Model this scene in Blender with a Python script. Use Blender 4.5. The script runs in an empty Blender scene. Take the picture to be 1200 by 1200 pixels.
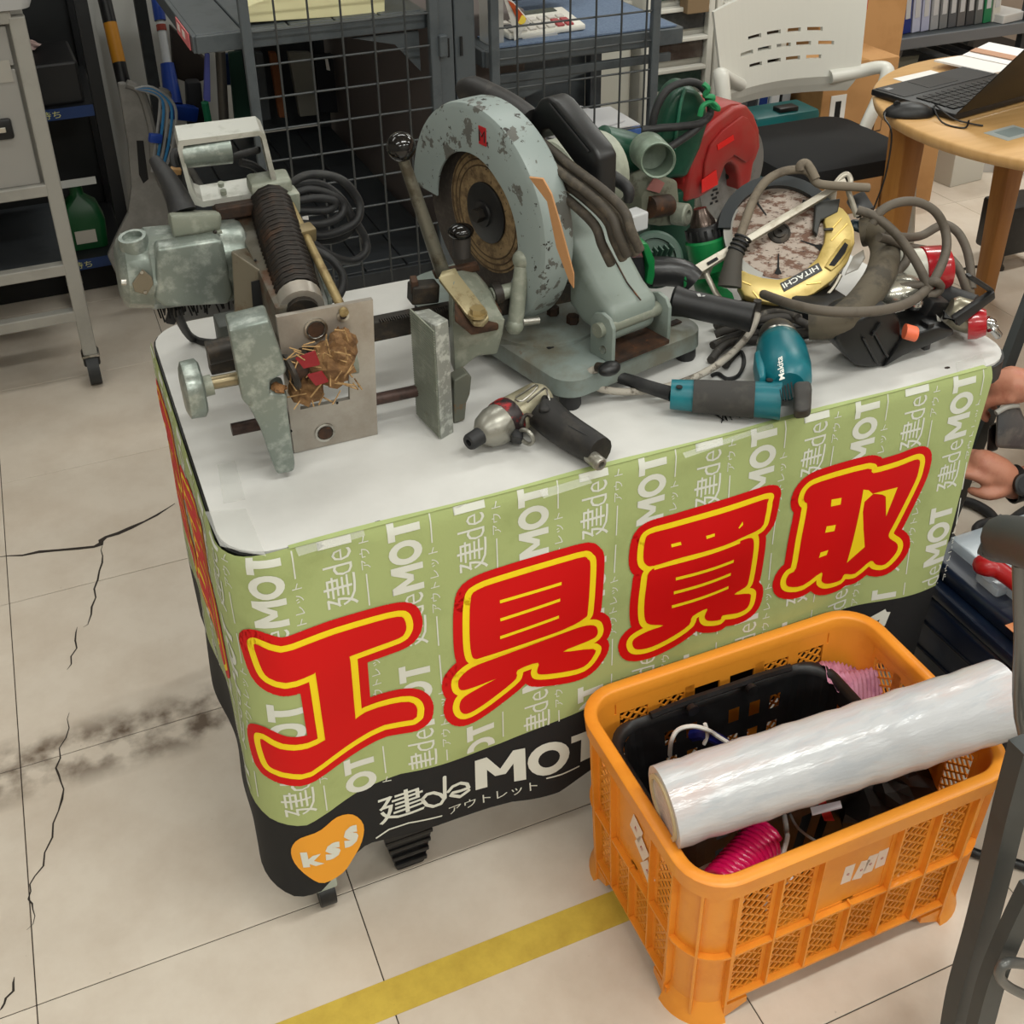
import bpy, bmesh, math, random
from mathutils import Vector as V, Matrix, Euler
from mathutils.geometry import delaunay_2d_cdt
random.seed(4)
sc = bpy.context.scene
PI = math.pi
# ---------------- camera ----------------
cd = bpy.data.cameras.new('camera'); cam = bpy.data.objects.new('camera', cd); sc.collection.objects.link(cam)
cd.sensor_width = 36; cd.lens = 41.151; cd.shift_y = -0.14583; cd.clip_start = 0.02; cd.clip_end = 60
cam.matrix_world = Matrix.Translation((0, 0, 1.55)) @ Matrix(((0.921704, 0.203071, -0.330491), (-0.387577, 0.447717, -0.805812), (-0.015671, 0.870811, 0.491368))).to_4x4()
sc.camera = cam
# ---------------- light: soft world + ceiling fixtures and added fill lamps ----------------
w = bpy.data.worlds.new('world'); sc.world = w; w.use_nodes = True
w.node_tree.nodes['Background'].inputs[0].default_value = (0.98, 1.0, 0.97, 1)
w.node_tree.nodes['Background'].inputs[1].default_value = 0.12
def area(x, y, z, sx, sy, e, c=(0.985, 1.0, 0.945)):
    l = bpy.data.lights.new('ceiling_or_fill_lamp', 'AREA'); l.shape = 'RECTANGLE'; l.size = sx; l.size_y = sy; l.energy = e; l.color = c
    o = bpy.data.objects.new('ceiling_or_fill_lamp', l); o.location = (x, y, z); sc.collection.objects.link(o)
LAMPS = [(-0.9, -1.5, 40), (0.9, -1.5, 52), (2.9, -1.5, 40), (-0.9, 0.3, 26), (0.9, 0.3, 40), (2.9, 0.3, 36), (-0.9, 2.2, 13), (0.9, 2.2, 18), (2.9, 2.2, 44), (3.2, 3.9, 44), (0.2, 3.6, 16)]  # front row added for frontal fill; last lamp placed to brighten the back-left partition
for x, y, e in LAMPS: area(x, y, 2.62, 1.2, 0.22, e)
sc.view_settings.view_transform = 'Standard'; sc.view_settings.look = 'None'
sc.view_settings.exposure = -0.85; sc.view_settings.gamma = 1
sc.view_settings.use_curve_mapping = False

# ---------------- materials ----------------
def lin(c): return tuple(((x / 255) / 12.92 if x / 255 <= 0.04045 else ((x / 255 + 0.055) / 1.055) ** 2.4) ** 1.16 for x in c) + (1,)
MC = {}
def M(n, c, r=0.5, m=0.0, c2=None, s=30, t=(0.5, 0.62), b=0.0, bs=120, coat=0, tr=0, al=1, em=0, spec=0.5, c3=None, s3=200, t3=(0.6, 0.66), stretch=None, vary=0):
    if n in MC: return MC[n]
    k = bpy.data.materials.new(n); k.use_nodes = True; N = k.node_tree.nodes; L = k.node_tree.links; p = N['Principled BSDF']
    p.inputs['Roughness'].default_value = r; p.inputs['Metallic'].default_value = m; p.inputs['Base Color'].default_value = lin(c)
    p.inputs['Specular IOR Level'].default_value = spec; p.inputs['Coat Weight'].default_value = coat
    p.inputs['Transmission Weight'].default_value = tr; p.inputs['Alpha'].default_value = al
    if em: p.inputs['Emission Color'].default_value = lin(c); p.inputs['Emission Strength'].default_value = em
    co = None
    if c2 or c3 or b:
        tc = N.new('ShaderNodeTexCoord'); co = tc.outputs['Object']
        if stretch:
            mp = N.new('ShaderNodeMapping'); mp.inputs['Scale'].default_value = stretch; L.new(co, mp.inputs[0]); co = mp.outputs[0]
    src = None
    def layer(src, c, c2, s, t):
        nz = N.new('ShaderNodeTexNoise'); nz.inputs['Scale'].default_value = s; nz.inputs['Detail'].default_value = 7; nz.inputs['Roughness'].default_value = 0.65
        L.new(co, nz.inputs['Vector'])
        rp = N.new('ShaderNodeMapRange'); rp.inputs['From Min'].default_value = t[0]; rp.inputs['From Max'].default_value = t[1]; L.new(nz.outputs[0], rp.inputs[0])
        mx = N.new('ShaderNodeMix'); mx.data_type = 'RGBA'; L.new(rp.outputs[0], mx.inputs[0])
        if src: L.new(src, mx.inputs[6])
        else: mx.inputs[6].default_value = lin(c)
        mx.inputs[7].default_value = lin(c2)
        return mx.outputs[2]
    if c2: src = layer(None, c, c2, s, t)
    if c3: src = layer(src, c, c3, s3, t3)
    if vary:
        oi = N.new('ShaderNodeObjectInfo'); hs = N.new('ShaderNodeHueSaturation'); mr = N.new('ShaderNodeMapRange')
        mr.inputs['To Min'].default_value = 1 - vary; mr.inputs['To Max'].default_value = 1 + vary
        L.new(oi.outputs['Random'], mr.inputs[0]); L.new(mr.outputs[0], hs.inputs['Value'])
        if src: L.new(src, hs.inputs['Color'])
        else: hs.inputs['Color'].default_value = lin(c)
        src = hs.outputs[0]
    if src: L.new(src, p.inputs['Base Color'])
    if b:
        nb = N.new('ShaderNodeTexNoise'); nb.inputs['Scale'].default_value = bs; nb.inputs['Detail'].default_value = 4; L.new(co, nb.inputs['Vector'])
        bp = N.new('ShaderNodeBump'); bp.inputs['Strength'].default_value = b; bp.inputs['Distance'].default_value = 0.002
        L.new(nb.outputs[0], bp.inputs['Height']); L.new(bp.outputs[0], p.inputs['Normal'])
    MC[n] = k; return k

# ---------------- geometry builder ----------------
def perp(d):
    d = V(d).normalized(); a = V((0, 0, 1)) if abs(d.z) < 0.9 else V((1, 0, 0))
    x = d.cross(a).normalized(); return x, d.cross(x).normalized()
def smooth(pts, n=5, closed=False):
    P_ = [V(p) for p in pts]; out = []; m = len(P_)
    if m < 3: return P_
    for i in range(m if closed else m - 1):
        g = (lambda j: P_[j % m]) if closed else (lambda j: P_[max(0, min(m - 1, j))])
        a, b, c, d = g(i - 1), g(i), g(i + 1), g(i + 2)
        for k in range(n):
            t = k / n
            out.append(0.5 * ((2 * b) + (c - a) * t + (2 * a - 5 * b + 4 * c - d) * t * t + (3 * b - a - 3 * c + d) * t ** 3))
    if not closed: out.append(P_[-1])
    return out
class G:
    def __init__(s, mat=None): s.v = []; s.f = []; s.m = mat
    def add(s, vs, fs):
        o = len(s.v); s.v += [V(v) for v in vs]; s.f += [[i + o for i in f] for f in fs]; return s
    def bm(s, b):
        b.verts.index_update(); s.add([v.co.copy() for v in b.verts], [[v.index for v in f.verts] for f in b.faces]); b.free(); return s
    def box(s, c, d, rot=None, bev=0, seg=2):
        R_ = Euler(rot).to_matrix() if rot is not None and not isinstance(rot, Matrix) else (rot or Matrix.Identity(3))
        vs = [V(c) + R_ @ V((x * d[0] / 2, y * d[1] / 2, z * d[2] / 2)) for x in (-1, 1) for y in (-1, 1) for z in (-1, 1)]
        return s.hexa(vs, bev, seg)
    def hexa(s, vs, bev=0, seg=2):   # corners in x,y,z binary order
        fs = [(0, 1, 3, 2), (4, 6, 7, 5), (0, 4, 5, 1), (2, 3, 7, 6), (0, 2, 6, 4), (1, 5, 7, 3)]
        if not bev: return s.add(vs, fs)
        b = bmesh.new(); bv = [b.verts.new(v) for v in vs]
        for f in fs: b.faces.new([bv[i] for i in f])
        bmesh.ops.bevel(b, geom=b.edges[:], offset=bev, segments=seg, affect='EDGES', profile=0.5)
        return s.bm(b)
    def prism(s, pts, vec, bev=0, seg=2):
        n = len(pts); vec = V(vec); vs = [V(p) for p in pts] + [V(p) + vec for p in pts]
        fs = [list(range(n)), list(range(2 * n - 1, n - 1, -1))] + [[i, i + n, (i + 1) % n + n, (i + 1) % n] for i in range(n)]
        b = bmesh.new(); bv = [b.verts.new(v) for v in vs]
        for f in fs: b.faces.new([bv[i] for i in f])
        bmesh.ops.recalc_face_normals(b, faces=b.faces[:])
        if bev:
            ed = [e for e in b.edges if e.calc_face_angle(0) > 0.5]
            bmesh.ops.bevel(b, geom=ed, offset=bev, segments=seg, affect='EDGES', profile=0.5, clamp_overlap=True)
        bmesh.ops.triangulate(b, faces=[f for f in b.faces if len(f.verts) > 4])
        return s.bm(b)
    def ring(s, rings, closed=False, caps=True):
        n = len(rings[0]); vs = [p for r in rings for p in r]; m = len(rings); fs = []
        for i in range(m if closed else m - 1):
            j = (i + 1) % m
            for k in range(n): fs.append([i * n + k, i * n + (k + 1) % n, j * n + (k + 1) % n, j * n + k])
        if caps and not closed: fs += [list(range(n - 1, -1, -1)), list(range((m - 1) * n, m * n))]
        return s.add(vs, fs)
    def cyl(s, p, q, r, r2=None, n=16, caps=True):
        p, q = V(p), V(q); x, y = perp(q - p); r2 = r if r2 is None else r2
        c = [(math.cos(2 * PI * k / n), math.sin(2 * PI * k / n)) for k in range(n)]
        return s.ring([[p + (x * a + y * b) * r for a, b in c], [q + (x * a + y * b) * r2 for a, b in c]], caps=caps)
    def lathe(s, p, d, prof, n=20, arc=1.0, caps=True):   # prof [(t along d, radius)]
        p, d = V(p), V(d).normalized(); x, y = perp(d); rr = []
        for t, r in prof:
            rr.append([p + d * t + (x * math.cos(2 * PI * k / n) + y * math.sin(2 * PI * k / n)) * max(r, 1e-5) for k in range(n)])
        return s.ring(rr, caps=caps)
    def tube(s, pts, r, n=8, sub=5, closed=False, flat=None):
        ps = smooth(pts, sub, closed) if sub > 1 else [V(p) for p in pts]; m = len(ps); rings = []; x = None
        for i in range(m):
            d = (ps[(i + 1) % m] - ps[i - 1]) if closed else (ps[min(i + 1, m - 1)] - ps[max(i - 1, 0)])
            if d.length < 1e-9: d = V((0, 0, 1))
            d.normalize()
            if x is None: x, y = perp(d)
            else: x = (x - d * x.dot(d)).normalized(); y = d.cross(x)
            rad = r if not isinstance(r, (list, tuple)) else r[0] + (r[-1] - r[0]) * i / (m - 1)
            rings.append([ps[i] + (x * math.cos(2 * PI * k / n) + y * math.sin(2 * PI * k / n) * (flat or 1)) * rad for k in range(n)])
        return s.ring(rings, closed)
    def sph(s, c, r, sc_=(1, 1, 1), n=14, rot=None):
        R_ = Euler(rot).to_matrix() if rot is not None else Matrix.Identity(3); rr = []
        for i in range(1, n // 2 + 1):
            a = PI * (i - 0.5) / (n // 2)
            rr.append([V(c) + R_ @ V((math.sin(a) * math.cos(2 * PI * k / n) * r * sc_[0], math.sin(a) * math.sin(2 * PI * k / n) * r * sc_[1], math.cos(a) * r * sc_[2])) for k in range(n)])
        return s.ring(rr)
    def torus(s, c, d, R_, r, n=24, m=8, a0=0, a1=2 * PI):
        x, y = perp(d); full = abs(a1 - a0 - 2 * PI) < 1e-6
        pts = [V(c) + (x * math.cos(a0 + (a1 - a0) * k / (n if full else n - 1)) + y * math.sin(a0 + (a1 - a0) * k / (n if full else n - 1))) * R_ for k in range(n)]
        return s.tube(pts, r, m, 1, full)
    def sheet(s, f, nu, nv, thick=0):
        vs = [f(i / nu, j / nv) for i in range(nu + 1) for j in range(nv + 1)]
        fs = [[i * (nv + 1) + j, (i + 1) * (nv + 1) + j, (i + 1) * (nv + 1) + j + 1, i * (nv + 1) + j + 1] for i in range(nu) for j in range(nv)]
        return s.add(vs, fs)
    def move(s, mt):
        s.v = [mt @ v for v in s.v]; return s
def rrect(cx, cy, hx, hy, r, n=6):
    out = []
    for qx, qy, a in ((1, 1, 0), (-1, 1, PI / 2), (-1, -1, PI), (1, -1, 1.5 * PI)):
        for k in range(n + 1):
            t = a + PI / 2 * k / n; out.append((cx + qx * (hx - r) + r * math.cos(t), cy + qy * (hy - r) + r * math.sin(t)))
    return out

FR = {}
def tag(o, label=None, cat=None, group=None, kind=None):
    if label: o['label'] = label
    if cat: o['category'] = cat
    if group: o['group'] = group
    if kind: o['kind'] = kind
    return o
def thing(name, label, cat, loc=(0, 0, 0), rot=(0, 0, 0), group=None, mat=None):
    o = bpy.data.objects.new(name, None); sc.collection.objects.link(o); o.empty_display_size = 0.05
    m = mat if mat is not None else Matrix.Translation(loc) @ Euler(rot).to_matrix().to_4x4()
    o.matrix_world = m; FR[o.name] = m.copy(); return tag(o, label, cat, group)
def mesh(name, g, mat, sm):
    me = bpy.data.meshes.new(name); me.from_pydata([tuple(v) for v in g.v], [], g.f)
    b = bmesh.new(); b.from_mesh(me); bmesh.ops.recalc_face_normals(b, faces=b.faces[:]); b.to_mesh(me); b.free()
    for m_ in (mat if isinstance(mat, (list, tuple)) else [mat]): me.materials.append(m_)
    if sm:
        me.shade_smooth(); me.set_sharp_from_angle(angle=math.radians(sm))
    return me
def part(T, name, g, mat, sm=40, loc=False, label=None, kind=None):
    m = FR[T.name]
    if not loc: mi = m.inverted(); g.v = [mi @ v for v in g.v]
    o = bpy.data.objects.new(name, mesh(name, g, mat, sm)); sc.collection.objects.link(o); o.parent = T; FR[o.name] = m
    return tag(o, label, None, None, kind)
def solo(name, g, mat, label=None, cat=None, sm=40, group=None, kind=None, at=None):
    if at is None:
        n = len(g.v); at = (sum(v.x for v in g.v) / n, sum(v.y for v in g.v) / n, min(v.z for v in g.v))
    at = V(at); g.v = [v - at for v in g.v]
    o = bpy.data.objects.new(name, mesh(name, g, mat, sm)); o.location = at; sc.collection.objects.link(o); FR[o.name] = Matrix.Translation(at)
    return tag(o, label, cat, group, kind)
def struct(name, g, mat, sm=0): return solo(name, g, mat, kind='structure', sm=sm)
def dup(o, mt, label=None, group=None, parent=None):
    c = o.copy(); sc.collection.objects.link(c)
    if parent is not None: c.parent = parent
    else:
        c.matrix_world = mt
        if label: c['label'] = label
        if group: c['group'] = group
    for ch in list(o.children): dup(ch, mt, parent=c)
    return c
def text_tris(body, off=0.0, res=2):
    c = bpy.data.curves.new('t', 'FONT'); c.body = body; c.offset = off; c.resolution_u = res
    o = bpy.data.objects.new('t', c); sc.collection.objects.link(o)
    dg = bpy.context.evaluated_depsgraph_get(); dg.update(); ev = o.evaluated_get(dg); me = ev.to_mesh()
    vs = [(v.co.x, v.co.y) for v in me.vertices]; fs = [list(p.vertices) for p in me.polygons]
    ev.to_mesh_clear(); bpy.data.objects.remove(o); bpy.data.curves.remove(c)
    x0 = min(v[0] for v in vs); x1 = max(v[0] for v in vs); y0 = min(v[1] for v in vs); y1 = max(v[1] for v in vs)
    return [((x - x0) / (x1 - x0), (y - y0) / (y1 - y0)) for x, y in vs], fs
TT = {}
def text_on(g, body, o, ux, uy, off=0.0, res=2):    # flat lettering: lower left corner o, width vector ux, height vector uy
    if (body, off) not in TT: TT[(body, off)] = text_tris(body, off, res)
    vs, fs = TT[(body, off)]; o, ux, uy = V(o), V(ux), V(uy)
    return g.add([o + ux * x + uy * y for x, y in vs], fs)

# ---------------- setting ----------------
m_tile = M('floor_tile', (220, 210, 197), 0.42, c2=(206, 193, 178), s=5, t=(0.42, 0.72), c3=(120, 108, 96), s3=26, t3=(0.70, 0.78), b=0.08, bs=60, vary=0.035)
def dirty_tile():
    k = m_tile.copy(); k.name = 'floor_tile_stained'; N = k.node_tree.nodes; L = k.node_tree.links; p = N['Principled BSDF']
    src = p.inputs['Base Color'].links[0].from_socket
    ge = N.new('ShaderNodeNewGeometry'); sx = N.new('ShaderNodeSeparateXYZ'); L.new(ge.outputs['Position'], sx.inputs[0])
    su = N.new('ShaderNodeMath'); su.operation = 'SUBTRACT'; su.inputs[1].default_value = 1.6; L.new(sx.outputs['Y'], su.inputs[0])
    ab = N.new('ShaderNodeMath'); ab.operation = 'ABSOLUTE'; L.new(su.outputs[0], ab.inputs[0])
    mr = N.new('ShaderNodeMapRange'); mr.inputs['From Min'].default_value = 0.03; mr.inputs['From Max'].default_value = 0.085; mr.inputs['To Min'].default_value = 1; mr.inputs['To Max'].default_value = 0; L.new(ab.outputs[0], mr.inputs[0])
    nz = N.new('ShaderNodeTexNoise'); nz.inputs['Scale'].default_value = 16; nz.inputs['Detail'].default_value = 8; L.new(ge.outputs['Position'], nz.inputs['Vector'])
    m2 = N.new('ShaderNodeMapRange'); m2.inputs['From Min'].default_value = 0.40; m2.inputs['From Max'].default_value = 0.62; L.new(nz.outputs[0], m2.inputs[0])
    mu = N.new('ShaderNodeMath'); mu.operation = 'MULTIPLY'; L.new(mr.outputs[0], mu.inputs[0]); L.new(m2.outputs[0], mu.inputs[1])
    mx = N.new('ShaderNodeMix'); mx.data_type = 'RGBA'; L.new(mu.outputs[0], mx.inputs[0]); L.new(src, mx.inputs[6]); mx.inputs[7].default_value = lin((112, 94, 76)); L.new(mx.outputs[2], p.inputs['Base Color'])
    return k
m_tile2 = dirty_tile()
m_grout = M('floor_joint', (70, 62, 55), 0.9)
m_wall = M('wall_paint', (186, 184, 178), 0.8, c2=(176, 174, 168), s=3)
m_ceil = M('ceiling_board', (225, 224, 220), 0.9)
XA, XB, YA, YB = -2.6, 4.7, -2.45, 4.75
floor = struct('floor', G().box(((XA + XB) / 2, (YA + YB) / 2, -0.052), (XB - XA, YB - YA, 0.1)), m_grout)
g = G().box((0, 0, -0.001), (0.4484, 0.4484, 0.002), bev=0.0006, seg=1)
tm = {k: mesh('floor_tile', G().add(g.v, g.f), k, 0) for k in (m_tile, m_tile2)}
nt = 0
for i in range(-5, 11):
    for j in range(-8, 9):
        cx = -0.025 + 0.45 * i; cy = 1.38 + 0.45 * j
        if not (XA < cx - 0.224 and cx + 0.224 < XB and YA < cy - 0.224 and cy + 0.224 < YB) or nt >= 300: continue
        o = bpy.data.objects.new('floor_tile', tm[m_tile2 if j in (0, 1) and i < 4 else m_tile]); o.parent = floor
        o.location = V((cx, cy, 0)) - V(floor.location); sc.collection.objects.link(o); nt += 1
# cracks in the floor
def crack(pts, wd):
    ps = smooth(pts, 3); L_ = []; R_ = []
    for i, p in enumerate(ps):
        d = (ps[min(i + 1, len(ps) - 1)] - ps[max(i - 1, 0)]).normalized(); n = V((-d.y, d.x, 0)); j = random.uniform(-1, 1) * 0.004
        ww = wd * (0.25 + 0.9 * math.sin(PI * i / (len(ps) - 1))) * random.uniform(0.6, 1.2)
        c = V((p.x, p.y, 0.0004)) + n * j; L_.append(c + n * ww / 2); R_.append(c - n * ww / 2)
    gg = G(); m = len(ps); gg.add(L_ + R_, [[i, i + 1, m + i + 1, m + i] for i in range(m - 1)])
    part(floor, 'floor_crack', gg, M('crack_dirt', (62, 54, 48), 0.9), 0)
crack([(-0.262,2.2222,0), (-0.1866,2.2012,0), (-0.0762,2.1773,0), (-0.0479,2.1967,0), (0.0355,2.2188,0), (0.1065,2.2625,0)], 0.011)
crack([(-0.0628,2.1713,0), (-0.0688,2.112,0), (-0.0868,2.0315,0), (-0.1008,1.9542,0), (-0.1197,1.9226,0)], 0.004)
crack([(-0.132,1.928,0), (-0.1402,1.8674,0), (-0.1568,1.8133,0)], 0.0035)
crack([(-0.1613,1.7003,0), (-0.1758,1.6423,0), (-0.1943,1.5792,0), (-0.1859,1.5272,0), (-0.2039,1.4614,0), (-0.2304,1.387,0), (-0.2487,1.3464,0), (-0.2432,1.3128,0), (-0.2545,1.2799,0)], 0.0032)
crack([(-0.2729,1.2091,0), (-0.2853,1.1806,0), (-0.2947,1.1648,0)], 0.004)
# yellow floor tape
tp = G().add([(0.0437,0.9994,0), (0.1974,0.933,0), (0.564,0.9657,0), (0.571,1.0064,0)], [])
d = (V((0.558, 1.009, 0)) - V((0.044, 0.999, 0))).normalized()
tg = G().hexa([V((x, y, z)) for x in (-0.25, 1.05) for y in (0.945, 0.998) for z in (0.0002, 0.0009)])
solo('floor_tape', tg, M('yellow_tape', (212, 188, 88), 0.45, c2=(196, 170, 78), s=25, t=(0.4, 0.7), c3=(88, 76, 44), s3=60, t3=(0.70, 0.76)), 'yellow marking tape stuck on the floor in front of the orange crate', 'floor tape', 0)
# shell
struct('wall_back', G().box(((XA + XB) / 2, YB + 0.05, 1.4), (XB - XA, 0.1, 2.9)), m_wall)
struct('wall_left', G().box((XA - 0.05, (YA + YB) / 2, 1.4), (0.1, YB - YA, 2.9)), m_wall)
struct('wall_right', G().box((XB + 0.05, (YA + YB) / 2, 1.4), (0.1, YB - YA, 2.9)), M('wall_right_paint', (196, 176, 160), 0.8))
struct('wall_front', G().box(((XA + XB) / 2, YA - 0.05, 1.4), (XB - XA, 0.1, 2.9)), m_wall)
struct('ceiling', G().box(((XA + XB) / 2, (YA + YB) / 2, 2.8), (XB - XA + 0.2, YB - YA + 0.2, 0.1)), m_ceil)

# ---------------- display table ----------------
ZT = 0.68
m_top = M('white_sheet', (214, 213, 210), 0.45, c2=(206, 205, 202), s=6, t=(0.4, 0.65))
m_blk = M('black_plastic', (26, 26, 28), 0.45, c2=(38, 38, 40), s=40)
m_blkm = M('black_matte', (20, 20, 22), 0.75)
m_steel = M('bright_steel', (196, 194, 188), 0.3, 1.0, c2=(150, 146, 138), s=40)
TX0, TX1, TY0, TY1 = 0.094, 1.292, 1.123, 1.775
tc_ = ((TX0 + TX1) / 2, (TY0 + TY1) / 2)
table = thing('display_table', 'white topped table carrying the used power tools', 'table', (tc_[0], tc_[1], 0))
def slab(z0, z1, gx, r=0.065):
    rr = rrect(tc_[0], tc_[1], (TX1 - TX0) / 2 + gx, (TY1 - TY0) / 2 + gx, r)
    return G().ring([[V((x, y, z)) for x, y in rr] for z in (z0, z1)])
part(table, 'tabletop', slab(ZT - 0.004, ZT, -0.003), m_top)
part(table, 'edge_band', slab(ZT - 0.034, ZT - 0.004, 0), m_blk)
for x in (0.16, 1.155):
    for y in (1.155, 1.72):
        part(table, 'leg', G().cyl((x, y, 0.07), (x, y, ZT - 0.03), 0.014), m_steel)
        c = part(table, 'caster', G().cyl((x - 0.012, y, 0.022), (x + 0.012, y, 0.022), 0.022, n=20), m_blk)
        part(c, 'caster_fork', G().box((x, y, 0.055), (0.034, 0.03, 0.034), bev=0.004), M('fork', (190, 200, 190), 0.5))
    part(table, 'crossbar', G().box((x, 1.44, 0.16), (0.025, 0.55, 0.025)), m_steel)
for fx, fy in ((0.293, 1.18), (1.02, 1.18)):
    gg = G().hexa([V((fx + sx * a, fy + sy * b, z)) for sx in (-1, 1) for sy, b_ in ((-1, 0.5), (1, 1)) for z, a, b in ((0.0, 0.022, 0.022 * b_ * 2), (0.10, 0.042, 0.03))], 0.004)
    for k in range(4): gg.box((fx, fy - 0.024, 0.02 + 0.018 * k), (0.05 + 0.008 * k, 0.012, 0.008), bev=0.002)
    part(table, 'foot', gg, m_blk)
m_tape = M('clear_tape', (232, 232, 228), 0.25, al=0.2)
for pts in ([(0.0911,1.2358,0.6805), (0.1393,1.222,0.6805), (0.1422,1.1183,0.6805), (0.096,1.1598,0.6805)], [(0.1248,1.3331,0.6805), (0.1475,1.3339,0.6805), (0.1433,1.2418,0.6805), (0.1159,1.2442,0.6805)], [(0.1771,1.1238,0.6805), (0.2619,1.1258,0.6805), (0.26,1.1084,0.6805), (0.1772,1.1028,0.6805)], [(0.4885,1.1078,0.6805), (0.5597,1.1109,0.6805), (0.557,1.0955,0.6805), (0.4868,1.0906,0.6805)], [(1.1887,1.152,0.6805), (1.2416,1.1569,0.6805), (1.2246,1.1273,0.6805), (1.1683,1.1249,0.6805)], [(0.6963,1.1078,0.6805), (0.8453,1.1216,0.6805), (0.8413,1.1115,0.6805), (0.6933,1.096,0.6805)]):
    part(table, 'tape_piece', G().prism(pts, (0, 0, 0.0004)), m_tape, 0)
for q in ((0.2821,1.1284,0.6802), (1.1672,1.1454,0.6802)):
    part(table, 'chip', G().prism([V(q) + V((0.005 * math.cos(a) , 0.003 * math.sin(a), 0)) for a in (0, 1, 2.2, 3.3, 4.4, 5.4)], (0, 0, 0.0004)), M('chip', (60, 48, 40), 0.8), 0)

# ---------------- printed tablecloth ----------------
CYF, CXL, CR_ = 1.118, 0.090, 0.066
ARC = CR_ * PI / 2
def wave(s, d):
    return d * (0.010 * math.sin(s * 17 + 0.6) + 0.006 * math.sin(s * 31 + 2 + d * 5)) + 0.0022 * math.sin(s * 23 + d * 16) * min(1, d * 6) + 0.012 * d
def S(s, z, off=0.0):   # s runs along the front (world X) and, below the corner, back along the left side
    d = max(0.0, ZT - z); o = off + wave(s, d) * (1 if s > -0.2 else 0.7)
    if d < 0.012: o -= 0.004 * (1 - d / 0.012)
    x0 = CXL + CR_
    if s >= x0: return V((s, CYF - o, z))
    q = x0 - s
    if q < ARC:
        a = q / CR_; n = V((-math.sin(a), -math.cos(a), 0)); return V((x0, CYF + CR_, z)) + n * (CR_ + o)
    return V((CXL - o, CYF + CR_ + (q - ARC), z))
def interp(tab, x):
    if x <= tab[0][0]: return tab[0][1]
    for (a, b), (c, d) in zip(tab, tab[1:]):
        if x <= c: return b + (d - b) * (x - a) / (c - a)
    return tab[-1][1]
HEM = [(-0.6, 0.11), (-0.1, 0.10), (0.05, 0.115)] + [(0.1144,0.0883), (0.1406,0.077), (0.1726,0.0805), (0.2114,0.1129), (0.2453,0.1362), (0.3229,0.1322), (0.4074,0.1289), (0.4727,0.13), (0.5535,0.1159)] + [(0.8, 0.15), (1.2, 0.14)]
BND = [(-0.6, 0.24), (-0.2, 0.25), (0.06, 0.262)] + [(0.115,0.2319), (0.1585,0.2186), (0.1936,0.2261), (0.2414,0.244), (0.2972,0.256), (0.3614,0.2541), (0.4526,0.2521), (0.5341,0.261)] + [(0.8, 0.275), (1.07, 0.286), (1.2, 0.284)]
m_green = M('green_fabric', (176, 188, 132), 0.75, c2=(168, 180, 124), s=8, b=0.1, bs=300)
m_black = M('black_fabric', (30, 31, 34), 0.8, b=0.1, bs=300)
S0 = CXL + CR_ - ARC - 0.55
cloth = thing('tablecloth', 'green printed banner cloth with large red characters and black hem hung around the white table', 'tablecloth', (0.3, 1.1, 0.1))
def s_end(z): return 1.234 - 0.1 * (ZT - z) - 0.25 * max(0, 0.02 - (ZT - z))
def top_z(s): return ZT + 0.0015 if s > 0.155 else (ZT + 0.0015 - 0.006 * min(1, (0.155 - s) / 0.05) - 0.002 * max(0, -s))
def cl(f0, f1, nv):
    def f(u, v):
        s = S0 + (1.234 - S0) * u; z = f0(s) + (f1(s) - f0(s)) * v
        s = S0 + (s_end(z) - S0) * u; return S(s, z)
    return G().sheet(f, 150, nv)
part(cloth, 'green_panel', cl(lambda s: interp(BND, s), top_z, 40), m_green, 80)
part(cloth, 'black_hem', cl(lambda s: interp(HEM, s), lambda s: interp(BND, s), 16), m_black, 80, label='black lower hem')
# turn-over strip on top of the table edge
part(cloth, 'folded_edge', G().sheet(lambda u, v: V((0.17 + u * 1.05, CYF + 0.002 + v * 0.007 * (1 + 0.3 * math.sin(u * 20)), ZT + 0.0015)), 30, 1), m_green, 80)
def refine(g, L=0.013):
    b = bmesh.new(); vv = [b.verts.new(v) for v in g.v]
    for f in g.f:
        try: b.faces.new([vv[i] for i in f])
        except ValueError: pass
    for _ in range(6):
        ed = [e for e in b.edges if e.calc_length() > L]
        if not ed: break
        bmesh.ops.subdivide_edges(b, edges=ed, cuts=1); bmesh.ops.triangulate(b, faces=b.faces[:])
    r = G(); r.bm(b); return r
def zc(v):    # keep prints on the cloth
    return min(v.y, top_z(v.x) - 0.001)
def print_on(name, g2, off, mat, clip=True, label=None):
    g = refine(g2); g.v = [S(v.x, zc(v), off) for v in g.v]
    return part(cloth, name, g, mat, 80, label=label, kind='stuff' if name in ('white_print', 'white_lettering', 'yellow_stroke', 'badge_lettering') else None)
def flatpoly(g, pts):    # filled 2D outline
    r = delaunay_2d_cdt([V((p[0], p[1])) for p in pts], [], [list(range(len(pts)))], 1, 1e-6)
    return g.add([(v.x, v.y, 0) for v in r[0]], r[2])
def disc(g, c, r, n=14): return g.add([(c[0] + r * math.cos(2 * PI * k / n), c[1] + r * math.sin(2 * PI * k / n), 0) for k in range(n)], [list(range(n))])
def stroke(g, pts, r, caps=True):
    for a, b in zip(pts, pts[1:]):
        d = V((b[0] - a[0], b[1] - a[1])); 
        if d.length < 1e-7: continue
        d.normalize(); n = V((-d.y, d.x)) * r
        g.add([(a[0] + n.x, a[1] + n.y, 0), (a[0] - n.x, a[1] - n.y, 0), (b[0] - n.x, b[1] - n.y, 0), (b[0] + n.x, b[1] + n.y, 0)], [[0, 1, 2, 3]])
    if caps:
        for p in pts: disc(g, p, r)
    return g
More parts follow.
